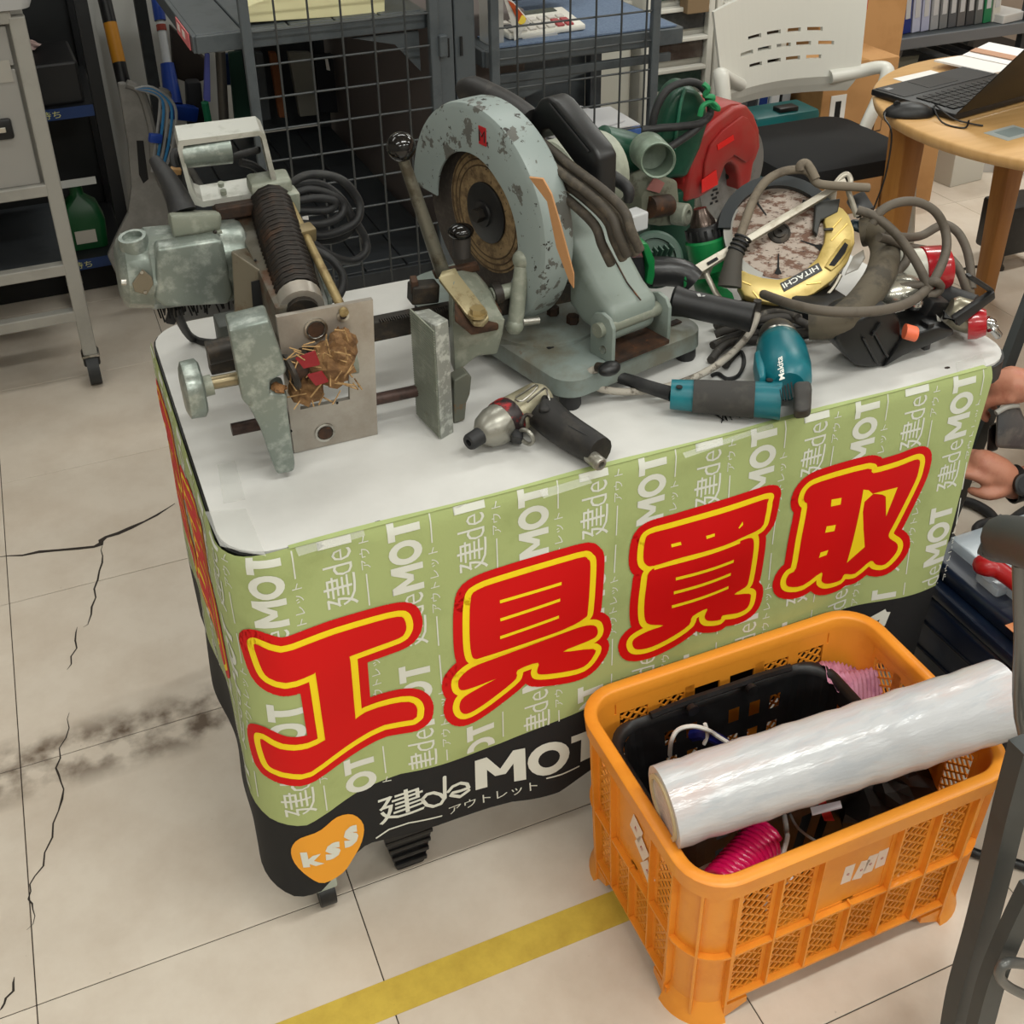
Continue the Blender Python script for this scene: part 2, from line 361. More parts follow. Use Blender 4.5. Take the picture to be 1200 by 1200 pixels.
m_red = M('red_print', (214, 16, 20), 0.6, spec=0.25); m_yel = M('yellow_print', (250, 222, 40), 0.6, spec=0.25); m_wht = M('white_print', (222, 224, 216), 0.7); m_org = M('orange_print', (240, 172, 58), 0.7)
def glyph(polys, slits, dots=(), ry=0.0095, ro=0.0225, sm=3):
    g0, g1, g2, g3 = G(), G(), G(), G()
    for pl in polys:
        c = [(p.x, p.y) for p in smooth([(q[0], q[1], 0) for q in pl], sm, True)]
        flatpoly(g2, c)
        for gg, r in ((g1, ry), (g0, ro)): flatpoly(gg, c); stroke(gg, c + c[:1], r)
    for a, b in slits: stroke(g3, [a, b], 0.0026, False)
    for pl in dots: flatpoly(g3, pl)
    print_on('red_outline', g0, 0.0012, m_red); print_on('yellow_outline', g1, 0.0016, m_yel); print_on('red_character', g2, 0.0020, m_red)
    if g3.v: print_on('yellow_stroke', g3, 0.0024, m_yel)
# characters: ko, gu, bai, tori
glyph([[(0.1108,0.543), (0.1182,0.543), (0.1423,0.5315), (0.1748,0.5342), (0.21,0.5379), (0.2634,0.5382), (0.2927,0.5361), (0.3014,0.5301), (0.3039,0.5148), (0.3009,0.5043), (0.2925,0.4987), (0.2602,0.4962), (0.2295,0.4948), (0.226,0.4932), (0.2265,0.4857), (0.2261,0.4414), (0.2256,0.3864), (0.2268,0.3812), (0.2401,0.3866), (0.2756,0.3875), (0.2993,0.384), (0.3084,0.3739), (0.3088,0.361), (0.3021,0.351), (0.2636,0.353), (0.2248,0.3425), (0.1908,0.3302), (0.1571,0.3195), (0.137,0.3254), (0.1154,0.3353), (0.1084,0.3432), (0.1042,0.3641), (0.1028,0.3803), (0.1067,0.3854), (0.1264,0.373), (0.1571,0.3642), (0.179,0.3656), (0.1814,0.3709), (0.1809,0.4083), (0.1802,0.4804), (0.1785,0.4855), (0.1651,0.4835), (0.1432,0.4828), (0.1248,0.4914), (0.1175,0.5023), (0.1127,0.524)]], [], sm=2)
glyph([[(0.3926,0.5293), (0.4027,0.5431), (0.4461,0.5469), (0.5453,0.5493), (0.562,0.5421), (0.5666,0.5253), (0.5649,0.4504), (0.5586,0.4372), (0.5259,0.4304), (0.4237,0.4236), (0.3965,0.4288), (0.389,0.4399), (0.3884,0.4779)],
       [(0.371,0.4052), (0.3887,0.4169), (0.4236,0.4205), (0.5,0.4229), (0.5522,0.4239), (0.5748,0.4181), (0.5812,0.4069), (0.5793,0.3965), (0.566,0.3928), (0.5262,0.3893), (0.5744,0.3749), (0.5747,0.3611), (0.5587,0.3477), (0.5264,0.3511), (0.492,0.3607), (0.4855,0.3697), (0.4869,0.3852), (0.4559,0.3845), (0.4531,0.3696), (0.4271,0.3542), (0.3961,0.3409), (0.377,0.3374), (0.3686,0.3458), (0.3679,0.359), (0.3758,0.3702), (0.4049,0.3792), (0.4227,0.3832), (0.3874,0.3814), (0.3713,0.3831), (0.3676,0.394)]],
      [((0.4328,0.5137), (0.5223,0.5151)), ((0.4321,0.4838), (0.5204,0.4869)), ((0.4307,0.4539), (0.5188,0.4571)), ((0.3915,0.4267), (0.5469,0.4274))])
glyph([[(0.6518,0.5418), (0.6593,0.5512), (0.694,0.552), (0.7619,0.5562), (0.8401,0.5593), (0.846,0.5501), (0.8451,0.5263), (0.8398,0.508), (0.8058,0.5034), (0.7777,0.5001), (0.711,0.4972), (0.6675,0.4932), (0.6551,0.4989), (0.6505,0.5125)],
       [(0.6612,0.4847), (0.684,0.4908), (0.7557,0.4933), (0.8034,0.498), (0.8237,0.4962), (0.8302,0.4833), (0.8309,0.4532), (0.8287,0.4156), (0.8239,0.4043), (0.8039,0.3981), (0.8314,0.3886), (0.8353,0.379), (0.831,0.3623), (0.8134,0.3585), (0.7862,0.3649), (0.7824,0.358), (0.7599,0.3652), (0.7532,0.3768), (0.7565,0.3903), (0.7325,0.3842), (0.7278,0.3695), (0.7029,0.3556), (0.6694,0.3449), (0.6468,0.3468), (0.6386,0.3565), (0.6403,0.369), (0.6622,0.3771), (0.6859,0.3808), (0.6659,0.3881), (0.657,0.3984), (0.6545,0.4249), (0.6569,0.4616)]],
      [((0.7016,0.4618), (0.7956,0.4648)), ((0.6994,0.4375), (0.7928,0.4415)), ((0.6975,0.4128), (0.7911,0.4171)), ((0.6678,0.4886), (0.8035,0.497))],
      dots=[[(0.6924,0.5243), (0.707,0.5247), (0.7082,0.5193), (0.6933,0.5187)], [(0.7455,0.5255), (0.7593,0.5262), (0.7591,0.5212), (0.7467,0.5199)], [(0.7982,0.524), (0.8045,0.5327), (0.8059,0.5268), (0.7998,0.522)]])
glyph([[(0.912,0.5395), (0.9176,0.553), (0.9389,0.5588), (1.02,0.5599), (1.031,0.5491), (1.0744,0.5491), (1.1052,0.5528), (1.1155,0.5484), (1.117,0.5325), (1.1136,0.5083), (1.0906,0.4413), (1.0829,0.4207), (1.0865,0.4097), (1.1022,0.3946), (1.1019,0.3779), (1.0854,0.3595), (1.0684,0.3634), (1.0568,0.374), (1.0304,0.3574), (1.0084,0.3648), (1.0019,0.3551), (0.9759,0.3589), (0.9617,0.3705), (0.9593,0.388), (0.927,0.3739), (0.9017,0.3792), (0.8958,0.3912), (0.9005,0.4027), (0.9117,0.4104), (0.916,0.4606), (0.9206,0.5186), (0.9147,0.5295)]], [],
      dots=[[(1.0166,0.524), (1.0264,0.5205), (1.0358,0.5106), (1.0219,0.5006), (1.0218,0.4817), (1.0289,0.4475), (1.039,0.4082), (1.008,0.3884), (1.0122,0.4332), (1.0153,0.4837)], [(1.0357,0.5116), (1.0815,0.5098), (1.0699,0.4581), (1.0614,0.4984), (1.0541,0.5043)],
            [(0.9616,0.5211), (0.979,0.5196), (0.9786,0.5079), (0.9618,0.5086)], [(0.9582,0.4743), (0.9743,0.4725), (0.9731,0.4617), (0.9567,0.463)], [(0.9523,0.4281), (0.9661,0.4285), (0.9642,0.4199), (0.9505,0.4189)]])
# two characters on the left side
def side(s0, z0, wd, ht, strokes, slits):
    T_ = lambda p: (s0 + p[0] * wd, z0 + p[1] * ht)
    g0, g1, g2, g3 = G(), G(), G(), G()
    for st in strokes:
        pts = [T_(p) for p in st]
        for gg, r in ((g0, 0.034), (g1, 0.023), (g2, 0.0145)): stroke(gg, pts, r)
    for a, b in slits: stroke(g3, [T_(a), T_(b)], 0.0026, False)
    print_on('red_outline', g0, 0.0012, m_red); print_on('yellow_outline', g1, 0.0016, m_yel); print_on('red_character', g2, 0.002, m_red); print_on('yellow_stroke', g3, 0.0024, m_yel)
side(-0.24, 0.37, 0.21, 0.21, [[(0.05, 0.95), (0.5, 1.0)], [(0.02, 0.78), (0.55, 0.82)], [(0.12, 0.62), (0.48, 0.62)], [(0.12, 0.45), (0.48, 0.45)], [(0.1, 0.3), (0.5, 0.32)], [(0.3, 1.0), (0.3, 0.12)], [(0.0, 0.08), (0.55, 0.14)], [(0.62, 0.72), (1.0, 0.72), (0.95, 0.2), (0.82, 0.08)], [(0.78, 1.0), (0.75, 0.5), (0.6, 0.1)]], [((0.14, 0.7), (0.24, 0.7)), ((0.36, 0.7), (0.46, 0.7)), ((0.14, 0.53), (0.24, 0.53)), ((0.36, 0.53), (0.46, 0.53)), ((0.15, 0.38), (0.45, 0.38))])
side(-0.50, 0.38, 0.21, 0.21, [[(0.18, 1.0), (0.85, 1.0)], [(0.08, 0.8), (0.08, 0.86), (0.95, 0.86), (0.95, 0.76)], [(0.5, 1.0), (0.5, 0.5)], [(0.22, 0.7), (0.36, 0.7)], [(0.64, 0.7), (0.8, 0.7)], [(0.15, 0.48), (0.85, 0.48), (0.85, 0.2), (0.15, 0.2), (0.15, 0.48)], [(0.15, 0.34), (0.85, 0.34)], [(0.5, 0.5), (0.5, 0.04), (0.95, 0.04), (1.0, 0.14)]], [((0.24, 0.41), (0.42, 0.41)), ((0.58, 0.41), (0.76, 0.41)), ((0.24, 0.27), (0.42, 0.27)), ((0.58, 0.27), (0.76, 0.27))])
# small white repeat pattern, text running upward
def mot():    # heavy capitals in the unit box
    g = G()
    def q(*p): g.add([(x, y, 0) for x, y in p], [list(range(len(p)))])
    q((0, 0), (0.09, 0), (0.09, 1), (0, 1)); q((0.29, 0), (0.38, 0), (0.38, 1), (0.29, 1)); q((0, 1), (0.09, 1), (0.23, 0.3), (0.15, 0.3)); q((0.29, 1), (0.38, 1), (0.23, 0.3), (0.15, 0.3))
    n = 20; c = [(math.cos(2 * PI * k / n), math.sin(2 * PI * k / n)) for k in range(n + 1)]
    for a, b in zip(c, c[1:]): q((0.56 + 0.165 * a[0], 0.5 + 0.52 * a[1]), (0.56 + 0.165 * b[0], 0.5 + 0.52 * b[1]), (0.56 + 0.085 * b[0], 0.5 + 0.27 * b[1]), (0.56 + 0.085 * a[0], 0.5 + 0.27 * a[1]))
    q((0.74, 0.78), (1, 0.78), (1, 1), (0.74, 1)); q((0.825, 0), (0.92, 0), (0.92, 0.8), (0.825, 0.8))
    return g
def unit(g, sx, z0, sc_=1.0, a=0.0, b=1.0):
    def tx(body, t0, t1, lo, hi, off):
        gg = mot() if body == 'MOT' else text_on(G(), body, (0, 0, 0), (1, 0, 0), (0, 1, 0), off)
        vs = []
        for v in gg.v:
            t = t0 + (t1 - t0) * v.x; h = lo + (hi - lo) * v.y; vs.append(V((sx - h, z0 + t * sc_, 0)))
        g.add(vs, gg.f)
    tx('MOT', 0.098, 0.21, -0.021, 0.021, 0.035); tx('de', 0.053, 0.093, -0.019, 0.018, -0.008); tx('建', 0.004, 0.054, -0.022, 0.020, 0.0)
    tx('アウトレット', 0.052, 0.158, -0.042, -0.029, 0.0)
    for t0, t1 in ((-0.005, 0.045), (0.165, 0.215)): stroke(g, [(sx + 0.035, z0 + t0 * sc_), (sx + 0.035, z0 + t1 * sc_)], 0.0009, False)
def clip_z(g, lo, hi):   # cut the pattern off at the print's own upper and lower limits
    b = bmesh.new(); vv = [b.verts.new(v) for v in g.v]
    for f in g.f:
        try: b.faces.new([vv[i] for i in f])
        except ValueError: pass
    for co, no in (((0, hi, 0), (0, 1, 0)), ((0, lo, 0), (0, -1, 0))):
        bmesh.ops.bisect_plane(b, geom=b.verts[:] + b.edges[:] + b.faces[:], plane_co=co, plane_no=no, clear_outer=True)
    r = G(); r.bm(b); return r
for k in range(-7, 13):
    sx = 0.137 + 0.0868 * k; g = G(); ph = 0.472 if k % 2 == 0 else 0.571
    for j in range(-2, 1 if k % 2 == 0 else 2): unit(g, sx, ph + 0.236 * j)
    g = clip_z(g, interp(BND, sx) + 0.004, top_z(sx) - 0.002)
    if sx > 1.1: g.v = [V((min(v.x, 1.215), v.y, 0)) for v in g.v]
    if g.v: print_on('white_print', g, 0.0006, m_wht)
# black hem lettering
def par(g, body, bl, br, tl, off):
    if body == 'MOT':
        m_ = mot(); return g.add([(bl[0] + (br[0] - bl[0]) * v.x + (tl[0] - bl[0]) * v.y, bl[1] + (br[1] - bl[1]) * v.x + (tl[1] - bl[1]) * v.y, 0) for v in m_.v], m_.f)
    return text_on(g, body, (bl[0], bl[1], 0), (br[0] - bl[0], br[1] - bl[1], 0), (tl[0] - bl[0], tl[1] - bl[1], 0), off)
g = G(); par(g, '建', (0.2419,0.1664), (0.3087,0.1762), (0.2415,0.2195), 0.006); par(g, 'MOT', (0.3867,0.1761), (0.5916,0.1544), (0.3871,0.2372), 0.035)
stroke(g, [(0.3051,0.1976), (0.3124,0.2053), (0.3225,0.2045), (0.3323,0.196), (0.3379,0.1849), (0.3325,0.1762), (0.321,0.176), (0.3112,0.1835), (0.3051,0.1976)], 0.0028); stroke(g, [(0.3399,0.2284), (0.3387,0.1845)], 0.0028)
stroke(g, [(0.3446,0.1958), (0.3511,0.2028), (0.3635,0.2038), (0.3736,0.1963), (0.3761,0.1867), (0.3628,0.1873), (0.3513,0.1898), (0.3482,0.1857), (0.3623,0.1751), (0.3759,0.1811)], 0.0028)
par(g, 'アウトレット', (0.3443,0.1448), (0.4816,0.1422), (0.3439,0.1622), 0.0)
stroke(g, [(0.2358,0.1438), (0.2547,0.1544), (0.2832,0.1574), (0.3321,0.1496)], 0.0014); stroke(g, [(0.4971,0.1576), (0.5216,0.1529), (0.553,0.1502)], 0.0014)
stroke(g, [(1.075, 0.25), (1.10, 0.262), (1.093, 0.235)], 0.007, False)
print_on('white_lettering', g, 0.0010, m_wht)
g = flatpoly(G(), [(p.x, p.y) for p in smooth([tuple(q) + (0,) for q in ((0.1201,0.1771), (0.1329,0.1973), (0.1605,0.2), (0.1845,0.2103), (0.207,0.2031), (0.2198,0.1774), (0.2148,0.1458), (0.1999,0.1189), (0.1821,0.0978), (0.1542,0.0951), (0.1367,0.1161), (0.1216,0.1482))], 3, True)])
print_on('orange_badge', g, 0.0008, m_org)
g = G(); par(g, 'k', (0.1313,0.1385), (0.1579,0.1338), (0.1299,0.1693), 0.05); par(g, 's', (0.16,0.135), (0.1823,0.1349), (0.1622,0.1657), 0.05); par(g, 's', (0.1892,0.1417), (0.2103,0.1481), (0.1902,0.1797), 0.05)
print_on('badge_lettering', g, 0.0014, m_wht)

# ---------------- orange crate ----------------
m_or = M('orange_plastic', (240, 164, 62), 0.4, c2=(233, 154, 54), s=8, b=0.03, bs=200)
CX, CY_, CH = 0.784, 0.925, 0.31
crate = thing('plastic_crate', 'orange plastic lattice crate standing on the floor before the green banner', 'crate', (CX, CY_, 0))
def chx(z): return 0.232 + 0.008 * z / CH
def chy(z): return 0.152 + 0.016 * z / CH
def cw(side, u, z, o=0.0):   # u metres along the wall from its centre
    if side == 'f': return V((CX + u * chx(z) / 0.24, CY_ - chy(z) - o, z))
    if side == 'b': return V((CX + u * chx(z) / 0.24, CY_ + chy(z) + o, z))
    if side == 'l': return V((CX - chx(z) - o, CY_ - u * chy(z) / 0.168, z))
    return V((CX + chx(z) + o, CY_ + u * chy(z) / 0.168, z))
def wb(g, side, u0, u1, z0, z1, o0=-0.004, o1=0.0):
    return g.hexa([cw(side, u, z, o) for u in (u0, u1) for z in (z0, z1) for o in (o0, o1)])
def clipseg(u0, u1, z0, z1, p, d):
    t0, t1 = -9, 9
    for a, b, lo, hi in ((p[0], d[0], u0, u1), (p[1], d[1], z0, z1)):
        if abs(b) < 1e-9: continue
        x, y = sorted(((lo - a) / b, (hi - a) / b)); t0, t1 = max(t0, x), min(t1, y)
    return (t0, t1) if t1 > t0 + 0.002 else None
def lattice(side, u0, u1, z0, z1):
    g = G()
    for ang, sp in ((52, 0.0105), (-36, 0.0125)):
        a = math.radians(ang); d = (math.cos(a), math.sin(a)); n = (-d[1], d[0])
        for k in range(-30, 31):
            p = ((u0 + u1) / 2 + n[0] * sp * k, (z0 + z1) / 2 + n[1] * sp * k); c = clipseg(u0, u1, z0, z1, p, d)
            if c:
                A, B = [(p[0] + d[0] * t, p[1] + d[1] * t) for t in c]
                g.hexa([cw(side, q[0] + n[0] * w_ * 0.0013, q[1] + n[1] * w_ * 0.0013, o) for q in (A, B) for w_ in (-1, 1) for o in (-0.003, -0.0005)])
    part(crate, 'lattice_panel', g, m_or, 0, kind='stuff')
for side, half, ncol in (('f', 0.185, 6), ('b', 0.185, 6), ('l', 0.115, 4), ('r', 0.115, 4)):
    w_ = 2 * half / ncol; g = G(); b0, b1, b2, b3, b4 = 0.022, 0.045, 0.142, 0.152, 0.262
    solid = (ncol // 2 - 1, ncol // 2)
    wb(g, side, -half, half, b0, b1); wb(g, side, -half, half, b2, b3); 
    for z in (b1 - 0.003, b2 + 0.003): wb(g, side, -half, half, z - 0.002, z + 0.002, -0.002, 0.008)
    for i in range(ncol + 1):
        u = -half + w_ * i; hw = 0.009 if 0 < i < ncol else 0.006
        mid = i == ncol // 2 and side in 'fl'
        wb(g, side, u - hw, u + hw, b1, b3 if mid else b4); wb(g, side, u - 0.0015, u + 0.0015, b1, b3 if mid else CH - 0.02, -0.002, 0.009)
        if i in (solid[0], solid[-1] + 1): continue
    slot = side in 'br'
    if slot:
        wb(g, side, -w_, w_, b3, 0.225); wb(g, side, -half, -w_, b4, CH - 0.002); wb(g, side, w_, half, b4, CH - 0.002); wb(g, side, -w_, w_, 0.262, CH - 0.002)
        for sg in (-1, 1): wb(g, side, sg * w_ - 0.008, sg * w_ + 0.008, 0.22, 0.27)
    else:
        wb(g, side, -half, half, b4, CH - 0.002); wb(g, side, -w_, w_, b3, b4, -0.004, -0.001)
    for sg in (-1, 1): g.hexa([cw(side, sg * u, z, o) for u, zz in ((half - 0.035, 0.018), (half + 0.004, 0.0)) for z in (zz, 0.03) for o in (-0.003, 0.007)])
    part(crate, 'side_wall', g, m_or, 0)
    for i in range(ncol):
        u0, u1 = -half + w_ * i + 0.009, -half + w_ * (i + 1) - 0.009
        lattice(side, u0, u1, b1, b2)
        if i not in solid: lattice(side, u0, u1, b3, b4)
for qx, qy, a0 in ((1, 1, 0), (-1, 1, PI / 2), (-1, -1, PI), (1, -1, 1.5 * PI)):
    def cp(a, z, o):
        r = 0.052 + o; return V((CX + qx * (chx(z) - 0.052) + r * math.cos(a), CY_ + qy * (chy(z) - 0.052) + r * math.sin(a), z))
    g = G(); aa = [a0 + PI / 2 * k / 8 for k in range(9)]
    for o0, o1 in ((-0.004, 0),): g.ring([[cp(a, z, o) for z, o in ((0.02, o0), (0.02, o1), (CH - 0.006, o1), (CH - 0.006, o0))] for a in aa])
    g.ring([[cp(a, z, o) for z, o in ((0.0, -0.004), (0.0, 0.014), (0.02, 0.007), (0.035, 0.0), (0.035, -0.004))] for a in aa])
    for z in (0.147,): g.ring([[cp(a, zz, o) for zz, o in ((z - 0.002, -0.002), (z - 0.002, 0.009), (z + 0.002, 0.009), (z + 0.002, -0.002))] for a in aa])
    for a in (aa[0], aa[4], aa[8]):
        da = 0.03; g.hexa([cp(a + s_ * da, z, o) for s_ in (-1, 1) for z in (0.01, CH - 0.02) for o in (-0.002, 0.009)])
    part(crate, 'corner_post', g, m_or, 50)
g = G(); n_ = 8
prof = [(-0.004, CH - 0.03), (0.0, CH - 0.03), (0.009, CH - 0.030), (0.012, CH - 0.002), (0.010, CH), (-0.004, CH), (-0.007, CH - 0.003), (-0.005, CH - 0.03)]
rings = []
base = [rrect(CX, CY_, 0.240 + o, 0.168 + o, 0.052 + o, n_) for o, z in prof]
for k in range(len(base[0])): rings.append([V((base[i][k][0], base[i][k][1], prof[i][1])) for i in range(len(prof))])
g.ring(rings, closed=True); part(crate, 'rim', g, m_or, 50)
g = G().ring([[V((x, y, z)) for x, y in rrect(CX, CY_, 0.228, 0.148, 0.05)] for z in (0.022, 0.026)]); part(crate, 'bottom', g, m_or)
m_stk = M('sticker_paper', (238, 220, 206), 0.6); m_stx = M('sticker_red', (190, 60, 60), 0.6)
for side, u, z, ro in (('l', 0.005, 0.232, 0.3), ('l', 0.022, 0.212, 0.5), ('l', 0.04, 0.185, 0.6), ('f', -0.01, 0.21, 0.05), ('f', 0.012, 0.207, 0.25), ('f', 0.026, 0.212, 0.1), ('f', 0.044, 0.214, 0.0)):
    g = G(); cs, sn = math.cos(ro), math.sin(ro); hw, hh = (0.014, 0.017) if side == 'l' else (0.008, 0.018)
    g.hexa([cw(side, u + a * hw * cs + b * hh * sn, z - a * hw * sn + b * hh * cs, o) for a in (-1, 1) for b in (-1, 1) for o in (0.0005 if side == 'l' else -0.001, 0.001 if side == 'l' else -0.0006)])
    st = part(crate, 'sticker', g, m_stk, 0); of = 0.0012 if side == 'l' else -0.0004
    gg = text_on(G(), 'E' if side == 'l' else 'e', (-0.3, -0.3, 0), (0.6, 0, 0), (0, 0.6, 0)); k_ = 0.011 if side == 'l' else 0.0075
    gg.v = [cw(side, u + (v.x * cs + v.y * sn) * k_, z + (v.y * cs - v.x * sn) * k_, of) for v in gg.v]; part(st, 'sticker_letter', gg, m_stx, 0)

# black shopping basket inside the crate
bk = thing('shopping_basket', 'black plastic shopping basket with folded handles sitting inside the orange crate', 'basket', (0.765, 0.925, 0.028))
def bring(z, o): return [V((x, y, z)) for x, y in rrect(0.752, 0.962, 0.165 + 0.022 * (z - 0.03) / 0.23 + o, 0.082 + 0.02 * (z - 0.03) / 0.23 + o, 0.045, 6)]
ZB = 0.268
g = G(); a_, b_ = bring(ZB, 0.0), bring(ZB, -0.012)
prof = [(ZB - 0.012, 0.0), (ZB, 0.0), (ZB + 0.002, -0.004), (ZB - 0.002, -0.010), (ZB - 0.012, -0.012)]
rr = [bring(ZB, o) for z, o in prof]
g.ring([[V((rr[i][k].x, rr[i][k].y, prof[i][0])) for i in range(5)] for k in range(len(rr[0]))], closed=True); part(bk, 'rim', g, m_blk, 50)
nn = len(bring(0, 0)); lv = [0.03, 0.09, 0.15, 0.185, 0.21, 0.235, ZB - 0.01]
g = G()
for j in range(len(lv) - 1):
    A, B = bring(lv[j], -0.012), bring(lv[j + 1], -0.012)
    for k in range(nn):
        # slots between the ribs in the upper bands on the straight sides
        dlen = (A[(k + 1) % nn] - A[k]).length
        if dlen > 0.06:
            m_ = 14 if dlen > 0.15 else 9
            for i in range(m_):
                if j in (1, 2, 4) and i % 2 == 1 and i not in (0, m_ - 1, m_ // 2): continue
                q = [A[k].lerp(A[(k + 1) % nn], i / m_), A[k].lerp(A[(k + 1) % nn], (i + 1) / m_), B[k].lerp(B[(k + 1) % nn], (i + 1) / m_), B[k].lerp(B[(k + 1) % nn], i / m_)]
                g.add(q, [[0, 1, 2, 3]])
        else: g.add([A[k], A[(k + 1) % nn], B[(k + 1) % nn], B[k]], [[0, 1, 2, 3]])
g.add(bring(0.03, -0.012), [list(range(nn))]); part(bk, 'basket_wall', g, m_blk, 40)
for sg in (1, -1):
    y = 0.962 + sg * 0.095
    g = G().tube([(0.64, y, ZB + 0.004), (0.67, y, ZB + 0.006), (0.70, y - sg * 0.004, ZB + 0.012), (0.76, y - sg * 0.006, ZB + 0.014), (0.82, y - sg * 0.004, ZB + 0.012), (0.85, y, ZB + 0.006), (0.88, y, ZB + 0.004)], 0.006, 6)
    h = part(bk, 'handle', g, m_blk)
    for x in (0.70, 0.80): part(h, 'hinge_knob', G().cyl((x, y - sg * 0.012, ZB + 0.006), (x, y - sg * 0.02, ZB + 0.006), 0.009, n=12), m_blk)

# contents
m_film = M('stretch_film', (200, 201, 204), 0.2, c2=(190, 193, 198), s=14, b=0.4, bs=50, spec=0.7, c3=(206, 192, 190), s3=5, t3=(0.5, 0.65), stretch=(0.6, 3, 3))
roll = thing('stretch_film_roll', 'big roll of clear stretch film laid across the orange crate', 'film roll', (0.8, 0.85, 0.28))
a, b = V((0.5498,0.8631,0.335)), V((1.0359,0.8063,0.378)); dr = (b - a).normalized(); L_ = (b - a).length
prof = [(0, 0.044), (0, 0.0515)] + [(L_ * k / 24, 0.0515 + 0.0012 * math.sin(k * 2.3) * (1 if k % 5 else 0.2)) for k in range(1, 24)] + [(L_, 0.0525), (L_, 0.044)]
part(roll, 'film', G().lathe(a, dr, prof, 40), m_film, 60)
part(roll, 'cardboard_core', G().ring([[a + dr * t + (perp(dr)[0] * math.cos(2 * PI * k / 24) + perp(dr)[1] * math.sin(2 * PI * k / 24)) * r_ for k in range(24)] for t, r_ in ((-0.003, 0.042), (-0.003, 0.036), (0.02, 0.036), (L_ - 0.02, 0.036), (L_ + 0.004, 0.036), (L_ + 0.004, 0.044), (0.5 * L_, 0.044))], closed=True), M('card_core', (206, 186, 150), 0.8), 40)
g = G().sheet(lambda u, v: a + dr * (L_ * (0.1 + 0.85 * u)) + (perp(dr)[0] * math.cos(2.2 + v * 0.5 + 0.1 * math.sin(u * 9)) + perp(dr)[1] * math.sin(2.2 + v * 0.5 + 0.1 * math.sin(u * 9))) * (0.0532 + 0.0035 * abs(math.sin(u * 40 + v * 7)) * v), 60, 6)
part(roll, 'loose_film_end', g, M('loose_film', (230, 230, 234), 0.1, al=0.35, b=0.5, bs=80), 60)
m_pink = M('pink_hose', (226, 22, 108), 0.3, coat=0.4)
pts = []; A = V((0.602, 0.802, 0.225)); B = V((0.70, 0.845, 0.225)); dd = (B - A).normalized(); x, y = perp(dd)
for k in range(13 * 12): t = k / 12; pts.append(A + (B - A) * (t / 13) + (x * math.cos(2 * PI * t) + y * math.sin(2 * PI * t)) * 0.024)
solo('coiled_air_hose', G().tube(pts, 0.0052, 7, 1), m_pink, 'bright pink coiled air hose under the film roll', 'hose', 60)
m_wc = M('white_cable', (226, 224, 220), 0.5)
solo('white_cable', G().tube([(0.6548,1.0217,0.22), (0.6493,1.0114,0.262), (0.6591,1.0112,0.28), (0.6785,1.0045,0.285), (0.7024,1.0008,0.27), (0.7229,0.9948,0.25), (0.78, 0.93, 0.22)], 0.0032, 7), m_wc, 'white cable arching up behind the film roll inside the basket', 'cable')
solo('white_cable', G().tube([(0.7602,0.8876,0.2), (0.7333,0.8434,0.22), (0.7153,0.8219,0.225), (0.67, 0.79, 0.16)], 0.0035, 7), m_wc, 'white cable dropping below the film roll beside the pink hose', 'cable')
solo('white_cable', G().tube([(0.7662,0.8819,0.2), (0.7537,0.8463,0.215), (0.7655,0.8232,0.21), (0.7888,0.8228,0.19)], 0.002, 6), M('grey_cable', (170, 168, 166), 0.5), 'thin grey cable curling under the film roll near the red tag', 'cable')
g = G().tube([(0.7007,1.0237,0.25), (0.7006,1.0045,0.25), (0.7116,1.0028,0.24)], 0.006, 6); solo('cable_tie', G().tube([(0.7019,1.0098,0.275), (0.7045,1.0047,0.255), (0.6999,1.0045,0.24)], 0.003, 5), m_wc, 'white zip tie standing on the blue cable bundle', 'cable tie')
solo('cable_bundle', G().tube([(0.6961,1.0287,0.235), (0.7044,1.0133,0.25), (0.7217,1.0054,0.24), (0.739,1.0074,0.22)], 0.009, 8), M('blue_cable', (30, 40, 120), 0.45), 'dark blue cable bundle behind the film roll in the basket', 'cable')
g = G()
def crumple(c, r, sd, n=16, fl=0.6):
    random.seed(sd); gg = G(); gg.sph(c, r, (1, 1, fl), n); gg.v = [V(c) + (v - V(c)) * random.uniform(0.72, 1.12) for v in gg.v]; return gg
solo('plastic_bag', crumple((0.618, 0.818, 0.20), 0.034, 3), M('bag_white', (226, 222, 222), 0.35), 'crumpled white plastic bag at the near corner inside the crate', 'bag', 0)
solo('plastic_bag', crumple((0.70, 0.82, 0.195), 0.03, 5), M('bag_white', (226, 222, 222), 0.35), 'small crumpled white bag right of the pink hose', 'bag', 0)
solo('plastic_bag', crumple((0.625, 0.95, 0.225), 0.028, 8), M('bag_clear', (206, 206, 210), 0.2), 'clear plastic bag in the basket under the arched white cable', 'bag', 0)
solo('red_tag', G().prism([(0.7963,0.8681,0.23), (0.8061,0.8579,0.228), (0.7998,0.8295,0.225), (0.7872,0.835,0.225)], (0, 0.002, 0.002)), M('tag_red', (206, 60, 56), 0.5), 'small red tag lying under the film roll', 'tag')
solo('label_strip', G().prism([(0.7754,0.8516,0.236), (0.8193,0.8448,0.236), (0.8153,0.8357,0.236), (0.7709,0.8414,0.236)], (0, 0.001, 0.002)), M('tag_pale', (214, 206, 210), 0.5), 'pale plastic strip across the red tag', 'strip')
